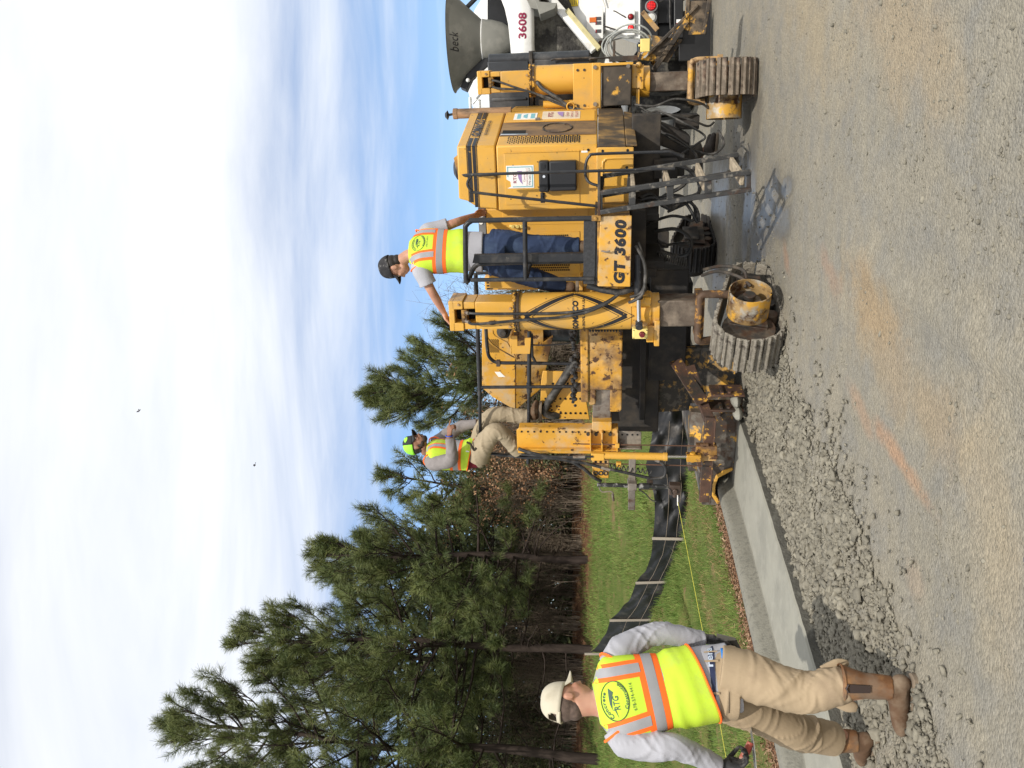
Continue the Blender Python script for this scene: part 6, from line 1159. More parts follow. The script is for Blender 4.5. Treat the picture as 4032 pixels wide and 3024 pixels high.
CAMO = mat('dark_camo_cap', (.035, .034, .036), .85, var=.3, scale=20, dirt=[((.16, .155, .15), .3, 18, .7)], spec=.15); NEON = mat('neon_green_cap', (.33, .86, .07), .8, var=.05, spec=.15); CHAR = mat('charcoal_cap', (.035, .037, .038), .85, var=.2, spec=.15)

class Person:
    def __init__(s, label, loc, rz=0, parent=None):
        s.t = empty('person', loc, rz); tag(s.t, label, 'person'); s.inv = s.t.matrix_basis.inverted()
    def put(s, name, b, m, parent=None, smooth=60, bevel=0):
        o = obj(name, b, m, None, bevel, smooth); pr = parent or s.t; o.parent = pr
        if pr is s.t: o.matrix_parent_inverse = s.inv
        return o
    def blob(s, name, b, m, voxel=.008, it=4, parent=None, fac=.5):
        o = s.put(name, b, m, parent, smooth=0); r = o.modifiers.new('remesh', 'REMESH'); r.mode = 'VOXEL'; r.voxel_size = voxel; r.use_smooth_shade = True
        if it: sm = o.modifiers.new('smooth', 'SMOOTH'); sm.factor = fac; sm.iterations = it
        return o
def ftube(b, pts, radii, seed=0, nf=10, amp=.010, n=28, rings=40, squash=1.0, wmin=.018, wmax=.045):
    """sleeve or trouser leg: tapered tube with diagonal cloth folds"""
    rg = np.random.default_rng(seed); P = spline(pts, 8); k = len(P); L_ = sum((P[i+1] - P[i]).length for i in range(k-1)); tt = np.linspace(0, 1, k)
    F = [(rg.uniform(.05, 1), rg.random()*6.28, rg.uniform(-.22, .22), rg.uniform(wmin, wmax)/L_, rg.uniform(.4, 1)*amp*rg.choice([1, 1, -.6])) for _ in range(nf)]
    o = len(b.v); prev = None
    for i in range(rings + 1):
        t = i/rings; f = t*(k-1); i0 = min(int(f), k-2); p = P[i0].lerp(P[i0+1], f - i0); d = (P[min(i0+2, k-1)] - P[max(i0-1, 0)]).normalized()
        if prev is None: a = Vector((0, 1, 0)) if abs(d.y) < .8 else Vector((1, 0, 0)); u = d.cross(a).normalized()
        else: u = (prev - d*prev.dot(d)).normalized()
        prev = u; w = d.cross(u); r = float(np.interp(t, np.linspace(0, 1, len(radii)), radii))
        for j in range(n):
            ph = 2*math.pi*j/n; dr = sum(A*math.exp(-(((t - t0) + tl*math.sin(ph - p0))/wd)**2)*(.5 + .5*math.cos(ph - p0)) for t0, p0, tl, wd, A in F)
            b.v.append(tuple(p + (u*math.cos(ph) + w*math.sin(ph)*squash)*(r + dr)))
    for i in range(rings):
        for j in range(n): a = o + i*n + j; c = o + i*n + (j+1) % n; b.f.append((a, c, c+n, a+n))
    b.f.append(tuple(o + j for j in range(n))[::-1]); b.f.append(tuple(o + rings*n + j for j in range(n))); return b
def frame(fwd, upv):
    f = Vector(fwd).normalized(); u = Vector(upv); r = f.cross(u).normalized(); u = r.cross(f).normalized(); return r, f, u
class Torso:
    def __init__(s, P, N, Rp, Rs, a, bb, bend=0.0):
        s.P, s.N = Vector(P), Vector(N); s.Rp, s.Rs = Vector(Rp).normalized(), Vector(Rs).normalized(); s.a, s.b, s.bend = a, bb, bend; s.L = (s.N - s.P).length; s.U = (s.N - s.P).normalized()
        s.ta = [p[0] for p in a]; s.va = [p[1] for p in a]; s.tb = [p[0] for p in bb]; s.vb = [p[1] for p in bb]
    def axes(s, t): r = s.Rp.lerp(s.Rs, max(0, min(1, t))); r = (r - s.U*r.dot(s.U)).normalized(); return r, s.U.cross(r).normalized()
    def A(s, t): return float(np.interp(t, s.ta, s.va))
    def S(s, t, ph, off=0.0):
        r, f = s.axes(t); c = s.P + (s.N - s.P)*t + f*s.bend*math.sin(math.pi*min(1, max(0, t))); e = .82
        cs, sn = math.cos(ph), math.sin(ph); x = math.copysign(abs(cs)**e, cs)*(s.A(t) + off); y = math.copysign(abs(sn)**e, sn)*(float(np.interp(t, s.tb, s.vb)) + off); return c + r*x + f*y
    def at(s, x, t, off, back=True):
        a = s.A(t) + off; u = max(-.985, min(.985, x/a)); cs = math.copysign(abs(u)**(1/.82), u); ph = math.acos(max(-1, min(1, cs))); return s.S(t, -ph if back else ph, off)
    def solid(s, b, t0=0., t1=1., off=0., seed=1, amp=.006, n=40, rings=46):
        rg = np.random.default_rng(seed); F = [(rg.uniform(t0, t1), rg.random()*6.28, rg.uniform(-.12, .12), rg.uniform(.03, .07), rg.uniform(-.6, 1)*amp) for _ in range(9)]
        o = len(b.v)
        for i in range(rings + 1):
            t = t0 + (t1 - t0)*i/rings
            for j in range(n):
                ph = 2*math.pi*j/n; dr = sum(A_*math.exp(-(((t - f0) + tl*math.sin(ph - p0))/w)**2)*(.5 + .5*math.cos(ph - p0)) for f0, p0, tl, w, A_ in F); b.v.append(tuple(s.S(t, ph, off + dr)))
        for i in range(rings):
            for j in range(n): a = o + i*n + j; c = o + i*n + (j+1) % n; b.f.append((a, c, c+n, a+n))
        b.f.append(tuple(o + j for j in range(n))[::-1]); b.f.append(tuple(o + rings*n + j for j in range(n))); return b
def vest(p, T_, hem, top, band, off=.014, seed=3, hem_fn=None, strap=.112, logo=None, amp=.006):
    """high-visibility vest on a torso: mesh body, orange and silver tapes as strips lying on it"""
    rg = np.random.default_rng(seed); F = [(rg.uniform(hem, band), rg.random()*6.28, rg.uniform(-.12, .12), rg.uniform(.025, .06), rg.uniform(-.7, 1)*amp) for _ in range(9)]
    hf = hem_fn or (lambda ph: 0.0)
    def wr(t, ph): return sum(A_*math.exp(-(((t - f0) + tl*math.sin(ph - p0))/w)**2)*(.5 + .5*math.cos(ph - p0)) for f0, p0, tl, w, A_ in F) + .012*smooth01((band - t)/(band - hem + .01))
    def Q(u, ph, o): t = hem + hf(ph) + (top - hem - hf(ph))*u; return T_.S(t, ph, off + o + wr(t, ph))
    def at(x, t, o, back=True):
        a = T_.A(t) + off; u = max(-.985, min(.985, x/a)); cs = math.copysign(abs(u)**(1/.82), u); ph = math.acos(max(-1, min(1, cs))); ph = -ph if back else ph; return T_.S(t, ph, off + o + wr(t, ph))
    n = 56; b = B(); b.grid([[Q(i/40, 2*math.pi*j/n, 0) for j in range(n)] for i in range(41)], True); v = p.put('safety_vest', b, VY, smooth=75); sd = v.modifiers.new('thick', 'SOLIDIFY'); sd.thickness = .004; sd.offset = -1
    def ring(t0, t1, o, m, name, tilt=0.):
        b = B(); b.grid([[T_.S(t0 + (t1 - t0)*k/3, 2*math.pi*j/n, off + o + wr(t0 + (t1 - t0)*k/3, 2*math.pi*j/n)) for j in range(n)] for k in range(4)], True); return p.put(name, b, m, v, 75)
    def ch(o): o.matrix_parent_inverse = Matrix(); return o
    h = .029/T_.L; ring(band - 2*h, band + 2*h, .0022, VO, 'orange_band'); ring(band - .92*h, band + .92*h, .0042, VG, 'silver_band')
    b = B(); b.tube([Q(0, 2*math.pi*j/n, .001) for j in range(n + 1)], .006, 6, caps=False); p.put('hem_trim', b, VO, v, 75)
    for back in (True, False):
        for sx in (-1, 1):
            for w, o, m_, nm in ((.088, .0026, VO, 'orange_strap'), (.046, .0046, VG, 'silver_strap')):
                b = B(); rows = []
                for i in range(17):
                    t = band + 1.6*h + (top - .006 - band - 1.6*h)*i/16; xx = strap + .018*(i/16); lim = T_.A(t) + off - .004; rows.append([at(sx*min(xx + w*(k/3 - .5), lim), t, o, back) for k in range(4)])
                b.grid(rows); p.put(nm, b, m_, v, 75)
    if logo: logo(v, at, T_)
    return v, at
def logo_back(sc=1.0, tc=.665):
    def f(v, at, T_):
        def pl(dx, dq): return lambda a, q: tuple(at(dx + a*sc, tc + (dq + q)*sc/T_.L, .0035))
        def P(x, q): return at(x*sc, tc + q*sc/T_.L, .0032)
        b = B(); b.tube([P(.112*math.cos(a), .082*math.sin(a)) for a in np.linspace(0, 2*math.pi, 49)], .0024*sc, 5, caps=False); o = obj('print_ring', b, INK_G, v)
        def arc(s_, r, a_mid, size, flip):
            def place(a, q):
                an = a_mid + (-a/r if not flip else a/r)*1.0; rr = (r + q) if not flip else (r - q - 0); x, y = rr*math.cos(an)*1.22, rr*math.sin(an)*.88; return tuple(P(x, y))
            lettering('lettering', s_, 1, INK_G, v, place, .02, 1.1, 0, size, .022)
        arc('Concrete', .066, math.pi/2 + .25, .125, False); arc('Construction', .090, -math.pi/2 + .25, .155, True)
        lettering('lettering', 'RTG', 1, INK_G, v, pl(-.012*sc, -.022), .01, 1.0, .2, .082, .036)
        b = B(); b.add([P(*c) for c in ((-.045, .026), (-.01, .034), (.03, .033), (.078, .028), (.05, .002), (.02, .016))], [(0, 1, 2, 5), (2, 3, 4, 5)]); obj('print_emblem', b, INK_G, v, smooth=0)
        b = B(); b.add([P(*c) for c in ((-.098, -.004), (-.045, .006), (-.045, .030), (-.052, .012))], [(0, 1, 2, 3)]); obj('print_emblem', b, INK_G, v, smooth=0)
        lettering('lettering', '678-574-4414', 1, INK_G, v, pl(0, -.118), .0, 1.1, 0, .155, .020)
    return f
def hand(b, wrist, d, palm, thumb, curl=(.5, .5, .5, .5), size=1.0, spread=.0, thumb_out=.8):
    """palm, four unequal fingers of three joints each, and a thumb from the palm's side; fingers curl towards the palm side"""
    w = Vector(wrist); d = Vector(d).normalized(); n = Vector(palm); n = (n - d*n.dot(d)).normalized(); s = Vector(thumb); s = (s - d*s.dot(d) - n*s.dot(n)).normalized(); M = Matrix((d, s, n)).transposed(); k = size
    b.ball(w + d*.048*k, (.052*k, .041*k, .017*k), 14, M); b.ball(w + d*.035*k + s*.022*k + n*.006*k, (.036*k, .020*k, .017*k), 10, M); b.tube([w - d*.05*k, w + d*.03*k], [.025*k, .026*k], 12)
    for i, (o, l) in enumerate(((.031, .074), (.0105, .083), (-.010, .077), (-.030, .060))):
        p = w + d*.088*k + s*o*k - d*abs(o)*.22*k; a = 0; dd = (d + s*o*spread*20).normalized(); pts = [p - d*.03*k, p]
        for j, f in enumerate((.45, .31, .24)): a += curl[i]*(.8, 1.0, .75)[j]; dir_ = dd*math.cos(a) + n*math.sin(a); pts.append(pts[-1] + dir_*l*f*k*1.08)
        b.tube(pts, [.0100*k, .0100*k, .0092*k, .0086*k, .0074*k], 9); b.ball(pts[-1], .0076*k, 8)
    p = w + d*.022*k + s*.030*k; td = (d*.65 + s*thumb_out + n*.25).normalized(); td2 = (td + d*.45 + n*.35 - s*.25).normalized(); pts = [p - td*.01, p + td*.035*k, p + td*.035*k + td2*.028*k, p + td*.035*k + td2*.052*k]; b.tube(pts, [.016*k, .0125*k, .0108*k, .009*k], 10); b.ball(pts[-1], .009*k, 8)
def head(b, c, fwd, upv, k=1.0):
    r, f, u = frame(fwd, upv); c = Vector(c); M = Matrix((r, f, u)).transposed(); q = lambda x, y, z: c + (r*x + f*y + u*z)*k
    b.ball(q(0, -.008, .028), (.074*k, .094*k, .088*k), 22, M); b.ball(q(0, .030, -.035), (.058*k, .060*k, .070*k), 18, M); b.ball(q(0, .052, -.078), (.036*k, .034*k, .028*k), 14, M); b.ball(q(0, .02, -.06), (.056*k, .05*k, .04*k), 12, M)
    b.tube([q(0, .080, .018), q(0, .094, -.006), q(0, .108, -.030), q(0, .092, -.040)], [.010*k, .012*k, .015*k, .011*k], 8); b.ball(q(.013, .090, -.036), .009*k, 6); b.ball(q(-.013, .090, -.036), .009*k, 6)
    b.ball(q(0, .082, .026), (.05*k, .014*k, .010*k), 10, M); b.ball(q(.033, .068, -.018), .022*k, 8); b.ball(q(-.033, .068, -.018), .022*k, 8)
    b.ball(q(0, .088, -.057), (.024*k, .010*k, .0065*k), 8, M); b.ball(q(0, .086, -.068), (.021*k, .010*k, .0065*k), 8, M)
    for s in (-1, 1):
        b.ball(q(s*.077, -.012, -.002), (.009*k, .019*k, .031*k), 12, M); b.ball(q(s*.082, -.020, .008), (.007*k, .013*k, .020*k), 8, M)
    return r, f, u, q
def eyes(p, q, k=1.0):
    for s in (-1, 1):
        b = B(); b.ball(q(s*.030, .0795, .006), .0105*k, 10); e = p.put('eye', b, mat('eye_white', (.55, .50, .46), .2, var=.02)); b = B(); b.ball(q(s*.030, .0875, .006), .0052*k, 8); p.put('iris', b, mat('eye_dark', (.015, .01, .008), .15), e)
def cap(p, c, fwd, upv, mf, mb, mbrim, opening=False, k=1.0, button=True, tilt=0):
    r, f, u = frame(fwd, upv); c = Vector(c); q = lambda x, y, z: c + (r*x + f*y + u*z)*k
    rx, ry, h = .085, .105, .113
    def pt(el, az): fr = max(0, math.cos(az)); e = math.cos(el)**.75; return q(rx*e*math.sin(az), -.006 + ry*e*math.cos(az), h*math.sin(el)**.92*(1 + .05*fr) - .006*(1 - math.sin(el)))
    n, mrow = 48, 12; fb, bb = B(), B(); P = [[pt(i/mrow*math.pi/2, 2*math.pi*j/n) for j in range(n)] for i in range(mrow + 1)]
    front, back = B(), B()
    for i in range(mrow):
        for j in range(n):
            az = ((j + .5)/n*360 + 180) % 360 - 180
            if opening and abs(abs(az) - 180) < 34*math.sqrt(max(0, 1 - (i/4.2)**2)) and 1 <= i < 4: continue
            t = front if (mf is mb or abs(az) < 66) else back; t.add([P[i][j], P[i][(j+1) % n], P[i+1][(j+1) % n], P[i+1][j]], [(0, 1, 2, 3)])
    def weld(o): w = o.modifiers.new('weld', 'WELD'); w.merge_threshold = .0005; s_ = o.modifiers.new('thick', 'SOLIDIFY'); s_.thickness = .003; s_.offset = -1; return o
    cp = weld(p.put('cap', front, mf, smooth=60))
    if back.v: weld(p.put('cap_back', back, mb, cp, 60))
    seams = B()
    for a in (0, 60, 120, 180, 240, 300):
        if opening and a == 180: continue
        seams.tube([pt(e, R(a)) + (pt(e, R(a)) - q(0, 0, 0)).normalized()*.0005 for e in np.linspace(.03, 1.5, 12)], .0016, 5, caps=False)
    seams.ball(q(0, -.006, h + .001), (.008, .008, .005), 8); p.put('cap_seams', seams, mf, cp)
    rows = []
    for i in range(7):
        s = i/6; rows.append([q((rx*.97 + .004*s)*math.sin(az)*(1 - .10*s), -.006 + ry*math.cos(az)*(1) + .074*s*math.cos(az*1.15)**.8, -.004 - .020*s*(.3 + abs(math.sin(az))**1.5*2.0) + .004*s) for az in np.linspace(R(-60), R(60), 21)])
    b = B(); b.grid(rows); br = p.put('brim', b, mbrim, cp, 60); sd = br.modifiers.new('thick', 'SOLIDIFY'); sd.thickness = .0045; sd.offset = 0
    return cp, q, pt
def boot(p, heel, toe, top, shaft=True, mf=LEAD, ms_=LEA, k=1.0, r_top=.066):
    heel, toe, top = Vector(heel), Vector(toe), Vector(top); d = (toe - heel); L_ = d.length; d.normalize(); s = d.cross(Vector((0, 0, 1))).normalized(); u = s.cross(d)
    b = B(); o = .030; ank = heel + d*L_*.22 + u*.125
    b.tube([heel + d*.035 + u*(.05 + o), heel + d*L_*.35 + u*(.052 + o), heel + d*L_*.62 + u*(.038 + o), heel + d*L_*.86 + u*(.030 + o)], [.044, .050, .046, .036], 18); b.ball(heel + d*L_*.86 + u*(.028 + o), (.045, .042, .032), 14); b.ball(heel + d*.045 + u*(.045 + o), (.046, .044, .048), 12)
    b.tube([heel + d*L_*.24 + u*.06, ank, ank.lerp(top, .5)], [.050, .050, .052], 16); b.tube([heel + d*L_*.45 + u*.07, ank + u*.0], [.045, .048], 14)
    bo = p.blob('boot', b, mf, .006, 5)
    if shaft:
        b = B(); ftube(b, [ank - u*.012, ank.lerp(top, .5), top], [.054, .058, r_top], 5, 5, .005, 30, 24); sh = p.blob('boot_shaft', b, ms_, .006, 3, bo)
        b = B(); b.tube([top + (top - ank).normalized()*.0 + s*.0 + (s*math.cos(a) + d*math.sin(a))*r_top for a in np.linspace(0, 6.283, 25)], .004, 6, caps=False); p.put('shaft_rim', b, LEA, bo)
    b = B(); O = []
    for t, w in ((-.01, .016), (.02, .036), (.15, .042), (.40, .038), (.65, .050), (.85, .046), (.97, .026), (1.01, .010)): O.append((t, w))
    lo = [heel + d*L_*t + s*w for t, w in O] + [heel + d*L_*t - s*w for t, w in O[::-1]]; b.hexa([q + u*.0 for q in lo], [q + u*.030 for q in lo]); p.put('sole', b, SOLE, bo, 40, .004)
    return bo
PT = [(-.1, .165), (0, .172), (.15, .172), (.40, .170), (.62, .190), (.78, .205), (.85, .205), (.90, .180), (.94, .135), (.975, .090), (1.0, .068), (1.06, .06)]; PD = [(-.1, .115), (0, .122), (.2, .118), (.45, .112), (.7, .122), (.82, .112), (.92, .085), (1.0, .062), (1.06, .058)]

# ---- man in the foreground, seen from behind, walking along the kerb
def man_front():
    p = Person('man in cream cap and yellow vest seen from behind, walking beside the kerb', (-1.72, 4.45, 0))
    T_ = Torso((-1.545, 4.42, .93), (-1.668, 4.36, 1.545), (.86, .50, 0), (.955, .30, -.02), PT, PD, -.02)
    # body, one surface
    b = B(); hc = (-1.664, 4.385, 1.668); hf, hu = (.66, .74, -.15), (-.10, .02, 1)
    r, f, u, q = head(b, hc, hf, hu); b.tube([(-1.668, 4.36, 1.47), (-1.667, 4.365, 1.56), q(0, -.02, -.04)], [.066, .060, .058], 18); T_.solid(b, -.05, .98, -.012, amp=0)
    for pts, rr in (([(-1.46, 4.46, 1.43), (-1.352, 4.56, 1.195), (-1.388, 4.62, .985), (-1.392, 4.63, .93)], [.04, .034, .026, .022]), ([(-1.80, 4.28, 1.41), (-1.802, 4.22, 1.15), (-1.915, 4.29, .945), (-1.925, 4.30, .90)], [.04, .034, .026, .022]), ([(-1.475, 4.39, .88), (-1.53, 4.28, .47), (-1.47, 4.21, .16)], [.075, .055, .042]), ([(-1.64, 4.46, .88), (-1.84, 4.58, .47), (-1.93, 4.72, .19)], [.075, .055, .042])): b.tube(pts, rr, 14, 5)
    p.blob('body', b, SKIN1, .0075, 3); eyes(p, q)
    # hair below the cap
    b = B(); b.ball(q(0, -.032, .024), (.0765, .080, .070), 20, Matrix((r, f, u)).transposed()); b.ball(q(0, -.050, -.030), (.056, .050, .046), 16, Matrix((r, f, u)).transposed()); p.blob('hair', b, mat('cropped_hair', (.10, .07, .055), .95, var=.3, scale=60, bump=(.5, 220, .003)), .006, 3)
    cp, cq, cpt = cap(p, q(0, -.008, .040), hf, hu, CREAM, CREAM, CREAM, opening=True)
    b = B(); b.tube([cpt(.02, R(a)) for a in np.linspace(140, 220, 13)], .007, 8); p.put('cap_strap', b, CREAM, cp)
    # long-sleeved shirt
    b = B(); T_.solid(b, -.17, .985, .010, 4, .008); ftube(b, [(-1.50, 4.45, 1.455), (-1.425, 4.49, 1.40), (-1.375, 4.55, 1.29), (-1.352, 4.575, 1.195), (-1.370, 4.60, 1.08), (-1.388, 4.625, .975), (-1.390, 4.63, .945)], [.074, .076, .064, .060, .054, .043, .036], 7, 30, .008, 36, 80, 1, .006, .014)
    ftube(b, [(-1.76, 4.30, 1.435), (-1.812, 4.27, 1.38), (-1.822, 4.235, 1.26), (-1.808, 4.22, 1.15), (-1.850, 4.25, 1.06), (-1.912, 4.29, .945), (-1.925, 4.30, .91)], [.074, .080, .072, .064, .056, .045, .038], 8, 30, .008, 36, 80, 1, .006, .014); p.blob('shirt', b, GREYT, .0052, 2)
    # shirt tail hanging below the vest
    v, at = vest(p, T_, .09, .985, .51, .016, 5, lambda ph: -.075*math.cos(ph)*-1 if False else -.06*(-math.cos(ph)), .126, logo_back(.84, .835), .012)
    for c_, dv in (((-1.472, 4.447, 1.43), (.75, .55, -.60)), ((-1.785, 4.29, 1.41), (-.75, -.30, -.62))):      # armhole trims
        dv = Vector(dv).normalized(); a_ = dv.cross(Vector((0, 0, 1))).normalized(); e_ = dv.cross(a_); b = B(); b.tube([Vector(c_) + a_*.078*math.cos(t) + e_*.088*math.sin(t) - dv*.016 for t in np.linspace(0, 6.283, 33)], .0075, 6, caps=False); p.put('armhole_trim', b, VO, v)
    # belt, trousers
    b = B(); TB = Torso((-1.548, 4.415, .84), (-1.545, 4.42, 1.02), (.86, .5, 0), (.86, .5, 0), [(0, .182), (.5, .176), (1, .160)], [(0, .138), (.5, .130), (1, .118)])
    TB.solid(b, -.15, .82, 0, 9, .006)
    ftube(b, [(-1.475, 4.385, .90), (-1.490, 4.37, .80), (-1.515, 4.32, .65), (-1.535, 4.275, .50), (-1.495, 4.235, .40), (-1.465, 4.215, .315)], [.126, .128, .110, .101, .092, .074], 21, 30, .0085, 40, 96, 1.0, .007, .016)
    ftube(b, [(-1.625, 4.455, .90), (-1.675, 4.475, .80), (-1.765, 4.53, .64), (-1.845, 4.58, .50), (-1.90, 4.66, .37), (-1.945, 4.725, .24)], [.118, .118, .102, .097, .093, .090], 23, 30, .0085, 40, 96, 1.0, .007, .016); tr = p.blob('trousers', b, KHAKI, .0048, 2)
    b = B(); ftube(b, [(-1.445, 4.285, .40), (-1.405, 4.295, .34), (-1.385, 4.295, .285)], [.05, .035, .012], 3, 5, .006, 18, 14, .5); ftube(b, [(-1.53, 4.23, .38), (-1.572, 4.225, .31), (-1.585, 4.225, .265)], [.05, .035, .015], 4, 5, .006, 18, 14, .5); p.blob('trouser_cuff', b, KHAKI, .006, 1, tr)
    b = B(); b.grid([[TB.S(t, 2*math.pi*j/48, .006) for j in range(48)] for t in (.52, .60, .74)], True); be = p.put('belt', b, mat('navy_belt', (.012, .02, .06), .6, var=.3, scale=20)); b = B(); [b.grid([[TB.S(t, R(a + d_), .0095) for d_ in (-1.8, 1.8)] for t in (.42, .6, .80)]) for a in (-112, -70, -50, -158)]; p.put('belt_loops', b, KHAKI, be)
    lettering('lettering', 'rera', 1, mat('pale_blue_print', (.45, .52, .62), .6), be, lambda a, q_: tuple(TB.S(.56 + q_/TB.L, R(-58) + a/.15, .0075)), .02, 1, 0, .11, .024)
    b = B(); b.grid([[TB.S(t, R(a), .008) for a in (-64, -56, -48, -40)] for t in (.20, .26, .32)]); b2 = p.put('blue_cloth', b, mat('blue_cloth', (.02, .19, .55), .7, var=.1)); sd = b2.modifiers.new('thick', 'SOLIDIFY'); sd.thickness = .01
    b = B(); b.tube([TB.S(.16, R(a), .004) for a in np.linspace(-75, -30, 8)], .0028, 5); b.tube([TB.S(.16, R(a), .004) for a in np.linspace(-150, -108, 8)], .0028, 5); p.put('pocket_seam', b, mat('pocket_stitch', (.16, .12, .08), .9), tr)
    bo = boot(p, (-1.395, 4.165, .004), (-1.715, 4.235, .004), (-1.458, 4.215, .345), r_top=.088); b = B(); b.hexa([(-1.435, 4.128, .33), (-1.475, 4.126, .33), (-1.475, 4.120, .33), (-1.435, 4.121, .33)], [(-1.438, 4.130, .235), (-1.472, 4.128, .235), (-1.472, 4.122, .235), (-1.438, 4.123, .235)]); b.tube([(-1.436, 4.126, .335), (-1.455, 4.124, .345), (-1.474, 4.124, .335)], .006, 6); p.put('pull_tab', b, mat('dark_leather', (.035, .022, .018), .6), bo)
    boot(p, (-1.905, 4.685, .004), (-2.125, 4.865, .004), (-1.955, 4.735, .25), r_top=.07)
    # gloves
    b = B(); hand(b, (-1.392, 4.632, .925), (-.06, .02, -1), (-.75, -.25, .0), (-.2, .95, -.1), (1.0, 1.0, 1.0, 1.0), 1.08); p.blob('glove', b, GLOVE, .005, 2)
    b = B(); hand(b, (-1.928, 4.305, .89), (.16, .03, -.95), (.95, -.1, .1), (.3, .95, .0), (.95, 1.0, 1.0, .9), 1.08); p.blob('glove', b, GLOVE, .005, 2)
    return p
man_front()
def hand_tools():
    # flat magnesium float in the right hand
    t = empty('hand_float', (-1.42, 4.62, .75)); tag(t, 'dark grey flat hand float held low in the man\'s right glove', 'hand float'); o = Vector(t.location); b = B(); c = [Vector(v) - o for v in ((-1.350, 4.60, .885), (-1.455, 4.66, .885), (-1.545, 4.66, .725), (-1.470, 4.61, .735), (-1.365, 4.58, .790))]; nrm = Vector((.30, -.80, .30)).normalized()*.010
    b.hexa(c, [v + nrm for v in c]); obj('plate', b, mat('concrete_stained_plate', (.11, .105, .09), .6, .3, var=.2, scale=9, bump=(.2, 60, .003)), t, .002)
    b = B(); b.tube([Vector(v) - o for v in ((-1.385, 4.615, .845), (-1.398, 4.605, .83), (-1.43, 4.61, .80), (-1.47, 4.63, .77))], [.008, .017, .017, .010], 10, 4); obj('handle', b, GR, t)
    # steel trowel with a red grip in the left
    t = empty('steel_trowel', (-1.87, 4.33, .76)); tag(t, 'small steel trowel with red grip held in the man\'s left glove', 'trowel'); o = Vector(t.location)
    b = B(); b.tube([Vector(v) - o for v in ((-1.945, 4.30, .825), (-1.905, 4.335, .795), (-1.865, 4.36, .765), (-1.835, 4.37, .750))], [.012, .019, .020, .015], 12, 4); obj('grip', b, mat('worn_red_grip', (.36, .07, .045), .6, var=.25, scale=20, dirt=[((.42, .36, .3), .4, 15, .4)]), t)
    b = B(); c = [Vector(v) - o for v in ((-1.985, 4.30, .735), (-1.80, 4.44, .735), (-1.765, 4.40, .74), (-1.83, 4.33, .735), (-1.955, 4.25, .735))]; b.hexa(c, [v + Vector((0, 0, .004)) for v in c]); b.tube([Vector(v) - o for v in ((-1.85, 4.365, .757), (-1.84, 4.37, .745), (-1.87, 4.36, .739))], .006, 8); obj('blade', b, mat('bright_trowel_steel', (.5, .5, .47), .3, .8, var=.15, scale=12), t, .001)
hand_tools()

